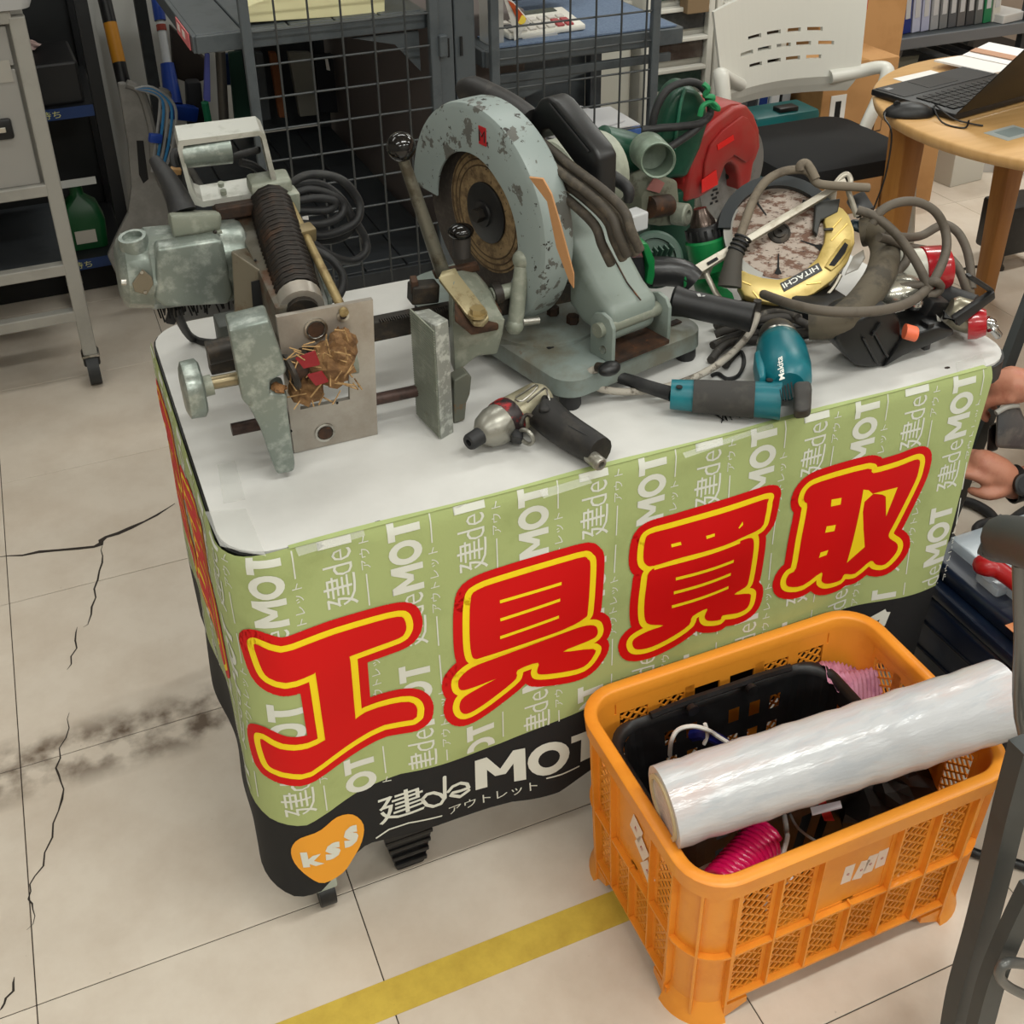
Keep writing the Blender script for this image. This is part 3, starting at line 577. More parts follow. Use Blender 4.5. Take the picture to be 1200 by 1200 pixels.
# pink crinkled packing paper
def pk(u, v):
    p = V((0.925 + 0.10 * u, 1.06 - 0.09 * v, 0.275 - 0.06 * abs(v - 0.3) - 0.045 * u)); z = 0.0028 * math.sin(70 * u + 26 * v) + 0.006 * math.sin(11 * v + 4 * u); return p + V((0.3 * z, 0.2 * z, z))
solo('packing_paper', G().sheet(pk, 60, 24), M('pink_paper', (206, 150, 172), 0.7, c2=(186, 126, 152), s=30), 'pink crinkled packing paper tucked beside the black basket', 'paper', 60)
solo('dark_packing', crumple((0.93, 0.90, 0.16), 0.085, 11, 16, 0.5), M('dark_bag', (26, 24, 26), 0.5), 'dark crumpled packing in the right end of the crate', 'packing', 0)

# ---------------- grey slatted rack with mesh doors ----------------
m_gr = M('grey_steel', (92, 98, 102), 0.5, c2=(82, 88, 92), s=12, b=0.03, bs=200)
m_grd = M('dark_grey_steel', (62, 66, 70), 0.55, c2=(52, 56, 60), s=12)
m_wire = M('grey_wire', (74, 78, 80), 0.45, 0.2)
rack = thing('steel_rack', 'grey slatted steel rack with wire mesh doors behind the tool table', 'rack', (0.9, 2.65, 0))
def deck(T, x0, x1, y0, y1, z, lip, n, nm, mat=None):
    g = G(); w_ = (x1 - x0) / n
    for k in range(n): part(T, 'slat', G().box((x0 + w_ * (k + 0.5), (y0 + y1) / 2, z - 0.008), (w_ - 0.004, y1 - y0 - 0.02, 0.016), bev=0.002, seg=1), mat or m_gr, 0)
    for yy in (y0, y1): g.box(((x0 + x1) / 2, yy, z - lip / 2 - 0.001), (x1 - x0, 0.014, lip), bev=0.002)
    for xx in (x0, x1): g.box((xx, (y0 + y1) / 2, z - lip / 2 - 0.001), (0.014, y1 - y0, lip), bev=0.002)
    part(T, nm, g, mat or m_gr, 0)
deck(rack, 0.348, 0.872, 2.625, 3.85, 0.932, 0.038, 5, 'upper_shelf')
deck(rack, 0.36, 0.905, 2.63, 3.84, 0.30, 0.05, 5, 'lower_shelf', m_grd)
deck(rack, 1.02, 1.56, 2.625, 3.1, 0.822, 0.040, 3, 'side_shelf')
g = G()
for x in (0.93,): 
    g.box((x - 0.026, 2.61, 0.9), (0.05, 0.045, 1.8), bev=0.004); g.box((x + 0.030, 2.615, 0.9), (0.052, 0.04, 1.8), bev=0.004)
part(rack, 'upright', g, m_gr, 0)
for z in (0.55, 0.70, 0.85, 1.0): 
    for x in (0.915, 0.948): part(rack, 'upright_slot', G().box((x, 2.589, z), (0.006, 0.004, 0.045)), m_blkm, 0)
for x, y in ((0.36, 3.84), (0.9, 3.84), (1.54, 3.08), (1.04, 3.08)): part(rack, 'upright', G().box((x, y, 0.5), (0.035, 0.035, 0.86)), m_grd, 0)
part(rack, 'shelf_rail', G().box((1.29, 2.64, 0.745), (0.5, 0.012, 0.022), bev=0.002), m_gr, 0)
part(rack, 'gusset', G().prism([(1.03, 2.64, 0.74), (1.03, 2.64, 0.66), (1.09, 2.64, 0.675), (1.2, 2.64, 0.715), (1.36, 2.64, 0.74)], (0, 0.01, 0)), m_gr, 0)
part(rack, 'gusset', G().prism([(0.86, 2.635, 0.885), (0.86, 2.635, 0.79), (0.80, 2.635, 0.86), (0.70, 2.635, 0.885)], (0, 0.01, 0)), m_gr, 0)
def mesh_door(x0, x1, z0, z1, px, pz, xs, zs):
    g = G()
    for x in (x0, x1): g.box((x, 2.588, (z0 + z1) / 2), (0.022, 0.02, z1 - z0), bev=0.003)
    g.box(((x0 + x1) / 2, 2.588, z1), (x1 - x0, 0.018, 0.02)); g.box(((x0 + x1) / 2, 2.588, z0), (x1 - x0, 0.018, 0.02))
    d = part(rack, 'mesh_door', g, m_gr, 0)
    k = 0
    while xs + px * k < x1 - 0.008:
        if xs + px * k > x0 + 0.012: part(d, 'wire', G().cyl((xs + px * k, 2.581, z0), (xs + px * k, 2.581, z1), 0.0026, n=6), m_wire)
        k += 1
    k = 0
    while zs + pz * k < z1 - 0.01: part(d, 'wire', G().cyl((x0, 2.5855, zs + pz * k), (x1, 2.5855, zs + pz * k), 0.0026, n=6), m_wire); k += 1
    return d
dA = mesh_door(0.452, 0.880, 0.16, 1.7, 0.0735, 0.0735, 0.5165, 0.20)
part(dA, 'hinge', G().box((0.897, 2.575, 0.86), (0.02, 0.018, 0.05), bev=0.003), m_gr, 0)
mesh_door(1.03, 1.463, 0.16, 1.7, 0.0695, 0.0735, 1.087, 0.22)
part(rack, 'rear_panel_or_shade', G().box((1.28, 3.12, 0.35), (0.5, 0.01, 0.6)), m_gr, 0); part(rack, 'rear_panel_or_shade', G().box((0.765, 3.862, 0.6), (0.27, 0.01, 0.6)), m_grd, 0)  # second panel is an added dark sheet standing in for deep shade
# price tag on the side of the upper shelf
tg = thing('price_tag', 'red and white price tag stuck on the end of the grey upper shelf', 'tag', (0.338, 2.7, 0.913))
part(tg, 'card', G().box((0.3385, 2.74, 0.913), (0.002, 0.18, 0.036)), M('tag_pink', (226, 132, 136), 0.4), 0)
for y, n_ in ((2.71, 3), (2.78, 3)):
    for k in range(n_): part(tg, 'tag_digit', G().box((0.3372, y + k * 0.014, 0.915), (0.0006, 0.009, 0.016)), M('tag_white', (240, 236, 232), 0.5), 0)
# things on the rack
m_cream = M('cream_board', (238, 232, 190), 0.6)
solo('cream_box', G().prism([(0.467,2.66,0.9391), (0.7885,2.66,0.9266), (0.7948,2.66,1.0139), (0.557,2.66,1.0208), (0.5305,2.66,0.9902), (0.4715,2.66,0.9739)], (0, 0.09, 0), 0.002), m_cream, 'pale cream board box on the upper shelf behind the mesh', 'box', 0)
solo('yellow_carton', G().box((0.86, 2.86, 0.965), (0.10, 0.16, 0.06), (0, 0, 0.5), 0.003), M('yellow_carton', (196, 178, 90), 0.6), 'yellow carton at the right end of the upper shelf', 'box', 0)
mat_ = G().box((1.30, 2.86, 0.8245), (0.50, 0.46, 0.004)); solo('counter_mat', mat_, M('blue_felt', (108, 124, 148), 0.9, c2=(122, 138, 160), s=160, t=(0.4, 0.6)), 'speckled grey blue mat lying on the side shelf', 'mat', 0)
cal = thing('desk_calculator', 'white desk calculator with rows of keys lying on the blue mat', 'calculator', (1.20, 2.73, 0.828), (0, 0, 0.05))
part(cal, 'body', G().hexa([(x, y, z) for x in (-0.10, 0.115) for y in (-0.055, 0.075) for z in (0, 0.014 + (0.02 if y > 0 else 0))], 0.005), M('calc_white', (222, 220, 212), 0.45), 40, True)
part(cal, 'display', G().box((-0.0, 0.058, 0.031), (0.17, 0.024, 0.004), (0.15, 0, 0)), M('lcd', (70, 78, 70), 0.2), 0, True)
for i in range(7):
    for j in range(3): part(cal, 'key', G().box((-0.082 + i * 0.026, -0.04 + j * 0.026, 0.0185 + j * 0.004), (0.020, 0.019, 0.006), (0.15, 0, 0), 0.002), M('key_red', (176, 84, 88), 0.5) if i > 4 and j < 2 else (M('key_dark', (80, 80, 84), 0.5) if i < 3 and j == 1 else M('key_pale', (206, 202, 196), 0.5)), 0, True)
solo('acrylic_stand', G().prism([(1.045, 2.66, 0.824), (1.085, 2.66, 0.824), (1.085, 2.72, 0.824), (1.045, 2.72, 0.824)], (0, 0, 0.20)), M('acrylic', (206, 206, 202), 0.15, al=0.55), 'clear acrylic leaflet stand at the left end of the side shelf', 'stand', 0)
fl = thing('leaflet', 'leaflet with orange and yellow corner propped on the side shelf', 'leaflet', (1.11, 2.66, 0.826))
part(fl, 'sheet', G().prism([(1.088,2.66,0.928), (1.1035,2.66,0.9265), (1.1544,2.66,0.8685), (1.113,2.66,0.8275), (1.1069,2.66,0.8653)], (0.004, 0.004, 0)), M('leaf_white', (220, 218, 212), 0.4), 0)
part(fl, 'orange_strip', G().prism([(1.0956,2.657,0.9278), (1.111,2.657,0.9183), (1.1442,2.657,0.8784), (1.1281,2.657,0.8616)], (0, 0.001, 0)), M('leaf_orange', (196, 92, 40), 0.4), 0)
part(fl, 'yellow_spot', G().cyl((1.1297,2.655,0.8783), (1.1302,2.656,0.878), 0.011, n=16), M('leaf_yellow', (240, 214, 70), 0.4))
g = G().box((1.24, 2.98, 0.884), (0.34, 0.10, 0.006), (0.5, 0, 0)); solo('letter_tray', g, M('black_mesh', (40, 40, 42), 0.6, c2=(96, 96, 98), s=220, t=(0.5, 0.52)), 'black wire mesh letter tray standing at the back of the side shelf', 'tray', 0)
solo('paper_scraps', G().prism([(1.1378,2.67,0.8287), (1.2302,2.67,0.8333), (1.2373,2.67,0.8219), (1.1469,2.67,0.8194)], (0.02, 0.05, 0.001)), M('scrap', (190, 190, 190), 0.6), 'loose paper slip under the white calculator', 'paper', 0)
# low desk with papers beside the rack
m_cab = M('beige_cabinet', (206, 204, 194), 0.5)
cb = thing('filing_cabinet', 'pale beige filing cabinet standing behind the right hand mesh door', 'cabinet', (1.50, 3.5, 0))
part(cb, 'body', G().box((1.50, 3.55, 0.36), (0.62, 0.4, 0.72), bev=0.004), m_cab, 0)
for x0, x1 in ((1.20, 1.635), (1.645, 1.80)): 
    dd = part(cb, 'door', G().box(((x0 + x1) / 2, 3.343, 0.36), (x1 - x0 - 0.004, 0.014, 0.70), bev=0.003), m_cab, 0)
    part(dd, 'handle', G().box((x1 - 0.04, 3.333, 0.20), (0.05, 0.01, 0.03), bev=0.003), m_blk, 0)
dk = thing('low_stand', 'low grey stand carrying papers behind the rack', 'stand', (1.35, 2.95, 0))
part(dk, 'top', G().box((1.35, 2.98, 0.40), (0.6, 0.30, 0.02), bev=0.002), m_grd, 0)
for x in (1.08, 1.62):
    for y in (2.86, 3.08): part(dk, 'leg', G().box((x, y, 0.195), (0.03, 0.03, 0.39)), m_grd, 0)
solo('paper_box', G().box((1.44, 2.95, 0.445), (0.30, 0.20, 0.07), (0, 0, 0.12), 0.003), M('blue_box', (74, 112, 176), 0.45), 'blue flat box under the pile of papers behind the mesh', 'box', 0)
for k, (dx, r_) in enumerate(((0, 0.1), (-0.04, 0.22), (0.03, 0.0), (-0.02, 0.3))): solo('paper_sheet', G().box((1.42 + dx, 2.96 - 0.005 * k, 0.484 + 0.005 * k), (0.26, 0.19, 0.003), (0, 0, r_)), M('sheet_paper', (214, 214, 216), 0.6), ['lowest sheet of white paper on the blue box', 'second sheet up in the paper pile on the blue box', 'third sheet up in the paper pile on the blue box', 'topmost sheet of white paper on the blue box'][k], 'paper', 0, 'papers on the blue box')
solo('small_carton', G().box((1.12, 2.92, 0.48), (0.10, 0.12, 0.14), bev=0.002), M('brown_card', (150, 108, 62), 0.7), 'small brown carton with yellow band left of the papers', 'box', 0)
solo('yellow_label', G().box((1.115, 2.857, 0.53), (0.07, 0.003, 0.03)), M('yellow_label', (220, 196, 40), 0.6), 'yellow label on the small brown carton', 'label', 0)

# ---------------- left: drawer trolley ----------------
m_cart = M('cart_grey', (160, 158, 152), 0.45, c2=(152, 150, 144), s=6)
m_cartd = M('drawer_front', (154, 152, 148), 0.5)
ct = thing('drawer_trolley', 'light grey office trolley with drawers and black caster at the left edge', 'trolley', (-0.25, 3.1, 0))
g = G()
for x, y in ((0.0, 2.9), (-0.62, 2.9), (0.0, 3.38), (-0.62, 3.38)):
    part(ct, 'leg', G().box((x, y, 0.52), (0.036, 0.032, 0.87), bev=0.004), m_cart, 0)
    c = part(ct, 'caster', G().cyl((x - 0.015, y, 0.044), (x + 0.015, y, 0.044), 0.044, n=24), M('caster_rubber', (52, 54, 56), 0.6))
    part(c, 'caster_housing', G().box((x, y + 0.008, 0.074), (0.042, 0.055, 0.034), bev=0.006), m_blk); part(c, 'caster_plate', G().box((x, y, 0.088), (0.045, 0.045, 0.008), bev=0.003), m_steel)
part(ct, 'body', G().box((-0.31, 3.14, 0.745), (0.59, 0.45, 0.42)), m_cart, 0)
for z0, z1 in ((0.845, 0.935), (0.560, 0.838)):
    d = part(ct, 'drawer', G().box((-0.312, 2.905, (z0 + z1) / 2), (0.572, 0.014, z1 - z0), bev=0.003), m_cartd, 0)
    zz = (z0 + z1) / 2 + (0.0 if z0 > 0.8 else 0.005)
    part(d, 'handle', G().box((-0.13, 2.894, zz), (0.14, 0.012, 0.05), bev=0.006), m_blk, 40); part(d, 'handle_trim', G().box((-0.13, 2.886, zz), (0.11, 0.003, 0.012), bev=0.001), m_steel, 0)
for z, h_ in ((0.545, 0.03), (0.335, 0.03), (0.205, 0.03), (0.955, 0.03)): part(ct, 'crossbar', G().box((-0.31, 2.9, z), (0.6, 0.03, h_), bev=0.003), m_cart, 0)
part(ct, 'lower_shelf', G().box((-0.31, 3.14, 0.335), (0.6, 0.46, 0.012)), m_grd, 0)
part(ct, 'bottom_rail', G().box((-0.31, 3.38, 0.205), (0.6, 0.02, 0.03)), m_cart, 0)
part(ct, 'tape_patch', G().box((-0.085, 2.8965, 0.835), (0.10, 0.002, 0.05)), M('old_tape', (164, 161, 154), 0.5), 0)
g = G(); rr = [[V((x, y, z)) for x, y in rrect(-0.29, 3.1, 0.335 + o, 0.24 + o, 0.03)] for z, o in ((0.972, -0.012), (1.0, 0.0), (1.015, 0.004), (1.03, 0.0), (1.03, -0.012), (0.98, -0.02))]
solo('plastic_tray', g.ring(rr), M('tray_grey', (196, 198, 200), 0.4), 'pale grey plastic tray resting on top of the drawer trolley', 'tray', 40)
# black shelf unit behind the trolley
bs_ = thing('black_shelf', 'black steel shelf unit with blue label strips behind the trolley', 'shelf', (-0.2, 3.6, 0))
m_bs = M('black_steel', (34, 36, 40), 0.5)
for x in (-0.7, 0.17):
    for y in (3.47, 3.93): part(bs_, 'post', G().box((x, y, 0.85), (0.035, 0.035, 1.7)), m_bs, 0)
for z in (0.10, 0.56, 1.05): part(bs_, 'shelf_board', G().box((-0.265, 3.70, z), (0.86, 0.47, 0.03), bev=0.003), m_bs, 0)
part(bs_, 'back_panel', G().box((-0.265, 3.95, 0.85), (0.9, 0.01, 1.7)), M('shelf_back', (58, 60, 62), 0.6), 0)
part(bs_, 'kick_panel', G().box((-0.265, 3.50, 0.042), (0.86, 0.01, 0.08)), m_blkm, 0)
for z in (0.56, 0.10):
    s_ = part(bs_, 'label_strip', G().box((-0.1, 3.463, z), (0.5, 0.004, 0.032)), M('label_blue', (34, 70, 124), 0.4), 0)
    gg = text_on(G(), '引渡し待ち', (-0.08, 3.460, z - 0.011), (0.14, 0, 0), (0, 0, 0.022)); part(s_, 'label_text', gg, M('label_text', (226, 226, 160), 0.5), 0, kind='stuff')
solo('dark_case', G().box((-0.02, 3.62, 0.635), (0.30, 0.26, 0.12), (0, 0, 0.02), 0.008), M('case_dark', (44, 44, 46), 0.5), 'dark case lying on the black shelf above the blue label', 'case', 0)
solo('clear_packet', crumple((0.02, 3.66, 0.712), 0.03, 21, 10, 0.5), M('glint', (206, 180, 176), 0.15), 'small shiny packet on top of the dark case', 'packet', 0)
gb = thing('green_bottle_pack', 'green plastic canister with white label on the black shelf bottom', 'canister', (0.06, 3.58, 0.117))
part(gb, 'body', G().ring([[V((x, y, z)) for x, y in rrect(0.06, 3.58, a, b, 0.02)] for z, a, b in ((0.117, 0.06, 0.045), (0.20, 0.065, 0.05), (0.25, 0.05, 0.04), (0.28, 0.02, 0.02), (0.31, 0.018, 0.018))]), M('green_plastic', (18, 92, 50), 0.4)); part(gb, 'label', G().box((0.06, 3.528, 0.16), (0.06, 0.004, 0.04)), M('bottle_label', (206, 200, 190), 0.6), 0)
solo('white_sign_strip', G().box((0.07, 3.52, 0.335), (0.10, 0.004, 0.022), (-0.4, 0, 0)), M('sign_strip', (200, 200, 196), 0.5), 'small white card above the green canister', 'card', 0)
bs_['label'] = 'black steel shelf unit with blue label strips behind the trolley'
# grey partition and pillar
struct('wall_partition', G().box((0.40, 4.2, 0.7), (0.42, 0.04, 1.4)), M('partition', (212, 212, 208), 0.6))
struct('wall_pillar', G().box((0.205, 4.05, 0.7), (0.05, 0.1, 1.4)), M('pillar', (206, 206, 202), 0.6))
# striped bar
def seg_bar(T, a, b, r, cols):
    a, b = V(a), V(b); n = len(cols)
    for k, (t0, t1, m_) in enumerate(cols): part(T, 'stripe', G().cyl(a.lerp(b, t0), a.lerp(b, t1), r, n=14), m_)
sb = thing('safety_bar', 'black and amber striped safety pole leaning behind the hand truck', 'pole', (0.33, 3.75, 0)); m_amb = M('amber', (206, 146, 40), 0.5)
p0, p1 = V((0.36, 3.62, 0.0)), V((0.27, 4.1, 1.25)); 
p1 = V((0.2667,4,0.8018)); p0 = V((0.2765,3.72,0.23)); dd_ = (p0 - p1) / (p0.z - p1.z); p0 = p0 + dd_ * (0.012 - p0.z)
tt = lambda q: (p0.z - q) / (p0.z - p1.z)
cols = []; zs = [0.0, 0.20, 0.40, 0.56, 0.69, 0.80]; 
N_ = 7
for k in range(N_): cols.append((k / N_, (k + 1) / N_, m_amb if k % 2 else m_blk))
seg_bar(sb, p0, p1, 0.021, cols)
# blue squeegee mop
mp = thing('mop', 'blue and white handled mop leaning on the grey partition', 'mop', (0.55, 3.95, 0))
a, b = V((0.4396,4.1,0.713)), V((0.4227,3.95,0.4118)); 
part(mp, 'handle', G().cyl(a + (a - b) * 0.6, b, 0.014, n=12), M('mop_white', (206, 208, 210), 0.35)); m_blue = M('mop_blue', (28, 72, 158), 0.4)
part(mp, 'grip', G().cyl(a + (a - b) * 0.2, a.lerp(b, 0.2), 0.019, n=12), m_blue); part(mp, 'red_ring', G().cyl(a.lerp(b, 0.24), a.lerp(b, 0.3), 0.016, n=12), M('ring_red', (150, 60, 44), 0.5))
part(mp, 'head_socket', G().cyl(a.lerp(b, 0.62), b + (b - a) * 0.02, 0.022, 0.03, n=14), m_blue); part(mp, 'head', G().box(b + V((0.02, -0.02, -0.03)), (0.10, 0.05, 0.05), (0, 0.3, 0.2), 0.008), m_blue)
# folded hand truck with bungee cord
ht = thing('hand_truck', 'folded grey hand truck standing behind the motor of the mortiser', 'hand truck', (0.42, 3.35, 0))
m_ht = M('handtruck_grey', (136, 134, 130), 0.5, c2=(124, 122, 118), s=10)
part(ht, 'back_plate', G().prism([(0.2166,3.3,0.6689), (0.2345,3.3,0.669), (0.2773,3.3,0.6282), (0.285,3.3,0.5355), (0.2823,3.3,0.3731), (0.2909,3.3,0.3068), (0.2996,3.3,0.061), (0.1848,3.3,0.0421), (0.1211,3.3,0.0966), (0.1026,3.3,0.1816), (0.1324,3.3,0.2293), (0.1801,3.3,0.2997), (0.2021,3.3,0.3733), (0.2139,3.3,0.4967)], (0, 0.02, 0), 0.004), m_ht, 0)
part(ht, 'hand_hole', G().prism([(0.2383,3.298,0.5061), (0.2563,3.298,0.5034), (0.2518,3.298,0.3914), (0.236,3.298,0.3812), (0.2287,3.298,0.4078)], (0, 0.003, 0)), m_blkm, 0)
part(ht, 'side_rail', G().tube([(0.2385,3.3,0.6662), (0.2722,3.3,0.6383), (0.285,3.3,0.5355), (0.2869,3.3,0.3723), (0.44, 3.26, 0.03)], 0.012, 8), m_ht)
part(ht, 'side_rail', G().tube([(0.3295,3.4,0.6093), (0.3512,3.4,0.5967), (0.3455,3.4,0.5603), (0.3414,3.4,0.4726), (0.52, 3.4, 0.03)], 0.011, 8), m_ht)
part(ht, 'toe_plate', G().box((0.4, 3.22, 0.006), (0.26, 0.16, 0.012)), m_ht, 0)
for k in range(5): solo('bungee_cord', G().tube([(0.2558,3.27,0.6578), V((0.3093,3.26,0.6348)) + V((-0.002 * k, 0, 0.006 * k)), V((0.3313,3.26,0.601)) + V((0.010 * k - 0.02, 0, 0)), V((0.3077,3.24,0.5137)) + V((0.012 * k - 0.024, 0, 0)), V((0.2793,3.25,0.4284)) + V((0.009 * k - 0.018, 0, 0))], 0.004, 5), M('bungee_blue', (60, 130, 178), 0.6) if k % 2 else M('bungee_grey', (150, 150, 150), 0.6), ['leftmost grey elastic cord on the hand truck', 'second elastic cord on the hand truck, blue', 'middle elastic cord on the hand truck, grey', 'fourth elastic cord on the hand truck, blue', 'rightmost grey elastic cord on the hand truck'][k], 'cord', 60, 'elastic cords on the hand truck')
solo('strap_clip', G().box((0.2833,3.23,0.5276), (0.035, 0.02, 0.025), (0, 0.3, 0.2), 0.004), m_blue, 'small blue clip on the elastic cords of the hand truck', 'clip')
# dark clutter under the shelf
for lab, c, x0, x1, z0, z1, Y in (('dark brown bag hanging under the upper shelf', (58, 48, 42), 203, 240, 62, 118, 4.05), ):
    solo('hanging_bag', G().prism([(0.4646,4.05,0.6376), (0.567,4.05,0.5126), (0.5483,4.05,0.442), (0.4963,4.05,0.4397), (0.4514,4.05,0.4628)], (0, 0.05, 0), 0.008), M('bag_brown', c, 0.8), lab, 'bag', 40)
m_blkbag = M('black_bag', (34, 34, 38), 0.7)
solo('black_bag', G().prism([(0.4762,3.95,0.4709), (0.5233,3.95,0.4679), (0.5157,3.95,0.2961), (0.4593,3.95,0.3012)], (0, 0.06, 0), 0.01), m_blkbag, 'black bag standing on the lower shelf behind the violet cloth', 'bag', 40)
solo('violet_cloth', G().prism([(0.5015,3.6,0.6461), (0.514,3.6,0.6447), (0.4959,3.6,0.498), (0.4763,3.6,0.5059)], (0, 0.02, 0), 0.003), M('violet', (112, 118, 196), 0.7), 'strip of violet cloth hanging below the upper shelf', 'cloth', 40)
solo('green_strap', G().tube([(0.4781,3.6,0.5004), (0.4797,3.62,0.4136), (0.448,3.62,0.4126)], 0.012, 6), M('strap_green', (40, 130, 96), 0.6), 'green strap under the violet cloth', 'strap', 60)
solo('metal_pipe', G().cyl((0.5604,3.7,0.6237), (0.5406,3.7,0.3814), 0.016, n=12), M('pipe_grey', (120, 116, 110), 0.4, 0.6), 'grey metal pipe standing on the lower shelf behind the mesh', 'pipe')
solo('green_board', G().prism([(0.6015,3.8,0.5903), (0.6425,3.8,0.591), (0.6478,3.8,0.3483), (0.5916,3.8,0.3504)], (0, 0.02, 0), 0.002), M('board_green', (20, 70, 56), 0.6), 'dark green board leaning under the upper shelf', 'board', 0)
solo('blue_sheet', G().prism([(0.5924,3.85,0.5741), (0.6202,3.85,0.5764), (0.6284,3.85,0.4691), (0.5899,3.85,0.474)], (0, 0.02, 0), 0.002), M('sheet_blue', (32, 64, 110), 0.6), 'dark blue sheet leaning behind the green board', 'board', 0)
for nm, lab, c, pts in (('plank', 'narrow orange brown plank standing behind the mesh', (140, 88, 52), ((0.7123,3.7,0.6009), (0.7338,3.7,0.5984), (0.7457,3.7,0.3867), (0.7208,3.7,0.3901))), ('pale_panel', 'pale grey panel leaning behind the mesh beside the plank', (138, 136, 128), ((0.7757,3.72,0.5889), (0.8471,3.72,0.5806), (0.849,3.72,0.3754), (0.792,3.72,0.3775))), ('black_board', 'dark panel with a small white tag behind the mesh', (28, 32, 40), ((0.8598,3.72,0.5682), (0.919,3.72,0.5668), (0.9184,3.72,0.3746), (0.8584,3.72,0.3828))), ('grey_post', 'dark grey post leaning at the left behind the mesh', (84, 88, 92), ((0.6734,3.72,0.6007), (0.6947,3.72,0.5982), (0.6965,3.72,0.3821), (0.6628,3.72,0.381)))):
    solo(nm, G().prism([V(v) for v in pts], (0, 0.03, 0), 0.002), M(nm, c, 0.6), lab, nm.split('_')[-1], 0)
solo('white_tag', G().prism([(0.8903,3.71,0.5615), (0.8987,3.71,0.5605), (0.9032,3.71,0.5185), (0.8922,3.71,0.5226)], (0, 0.004, 0)), M('tag_white', (240, 236, 232), 0.5), 'small white tag on the dark panel behind the mesh', 'tag', 0)
solo('grey_cabinet', G().hexa([(x, y, z) for x in (0.935, 1.18) for y in (2.75, 4.0) for z in (0.02, 0.88)], 0.006), M('taupe_cabinet', (112, 104, 102), 0.6), 'taupe cabinet standing beside the lower shelf behind the mesh', 'cabinet', 0)

# ---------------- right: drawers, boxes, binders ----------------
m_wp = M('white_plastic', (228, 226, 218), 0.4); m_clr = M('drawer_clear', (120, 122, 120), 0.25, c2=(70, 74, 76), s=7, t=(0.4, 0.6))
for n_, (x0, x1) in enumerate(((1.84, 2.07), (2.10, 2.36))):
    dr_ = thing('drawer_tower', ['white tower of clear drawers right of the mesh door', 'white tower of clear drawers behind the white chair'][n_], 'drawers', ((x0 + x1) / 2, 3.4, 0))
    for x in (x0, x1): part(dr_, 'side_post', G().box((x, 3.31, 0.45), (0.022, 0.03, 0.9), bev=0.003), m_wp, 0)
    part(dr_, 'carcass', G().box(((x0 + x1) / 2, 3.49, 0.45), (x1 - x0, 0.32, 0.9)), m_wp, 0)
    for k in range(9):
        z = 0.03 + 0.097 * k; mm = M('drawer_tint' + 'abc'[(k + n_) % 3], ((86, 88, 88), (96, 112, 104), (104, 96, 90))[(k + n_) % 3], 0.25, c2=((50, 52, 54), (60, 84, 74), (80, 66, 60))[(k + n_) % 3], s=9, t=(0.4, 0.6))
        d = part(dr_, 'drawer', G().box(((x0 + x1) / 2, 3.318, z + 0.04), (x1 - x0 - 0.03, 0.012, 0.062), bev=0.002), mm, 0)
        part(d, 'drawer_lip', G().box(((x0 + x1) / 2, 3.305, z + 0.078), (x1 - x0 - 0.024, 0.03, 0.014), bev=0.003), m_wp, 0)
solo('small_carton', G().box((2.0, 3.29, 0.715), (0.08, 0.05, 0.07), bev=0.002), M('carton_tan', (150, 128, 100), 0.7), 'small tan carton with paper label at the top of the drawers', 'box', 0)
m_card = M('cardboard', (194, 152, 104), 0.8, c2=(186, 144, 96), s=5)
def carton(lab, x0, x1, y0, y1, h_, extra=None, rz=0.0):
    t_ = thing('cardboard_box', lab, 'box', ((x0 + x1) / 2, (y0 + y1) / 2, 0), (0, 0, rz)); w_, d_ = (x1 - x0) / 2, (y1 - y0) / 2
    part(t_, 'box_body', G().box((0, 0, h_ / 2), (2 * w_, 2 * d_, h_), bev=0.003), m_card, 0, True)
    part(t_, 'tape_strip', G().box((0, 0, h_ + 0.0006), (0.05, 2 * d_, 0.001)), M('packing_tape', (180, 140, 90), 0.4), 0, True)
    return t_, w_, d_
t_, w_, d_ = carton('tall cardboard box standing upright behind the white chair', 2.50, 2.86, 3.30, 3.6, 0.98)
part(t_, 'red_mark', G().box((-0.02, -d_ - 0.001, 0.64), (0.06, 0.002, 0.05)), M('print_red', (190, 70, 50), 0.6), 0, True)
t2, w_, d_ = carton('cardboard box with white label lying low behind the chair legs', 2.33, 2.62, 3.02, 3.28, 0.53)
part(t2, 'white_label', G().box((-0.08, -d_ - 0.001, 0.36), (0.06, 0.002, 0.14)), M('label_white', (236, 236, 234), 0.5), 0, True)
part(t2, 'label_bar', G().box((-0.08, -d_ - 0.0025, 0.36), (0.022, 0.001, 0.10)), m_blkm, 0, True)
part(t2, 'printed_frame', G().box((0.09, -d_ - 0.001, 0.34), (0.034, 0.002, 0.11)), M('print_dark', (96, 74, 54), 0.7), 0, True)
part(t2, 'printed_field', G().box((0.09, -d_ - 0.002, 0.34), (0.026, 0.002, 0.10)), m_card, 0, True)
t3, w_, d_ = carton('cardboard box with red print beside the round table leg', 2.63, 2.83, 3.0, 3.24, 0.22)
gg = text_on(G(), '取', (-0.05, -d_ - 0.001, 0.10), (0.06, 0, 0), (0, 0, 0.07)); part(t3, 'red_print', gg, M('print_red', (190, 70, 50), 0.6), 0, True)
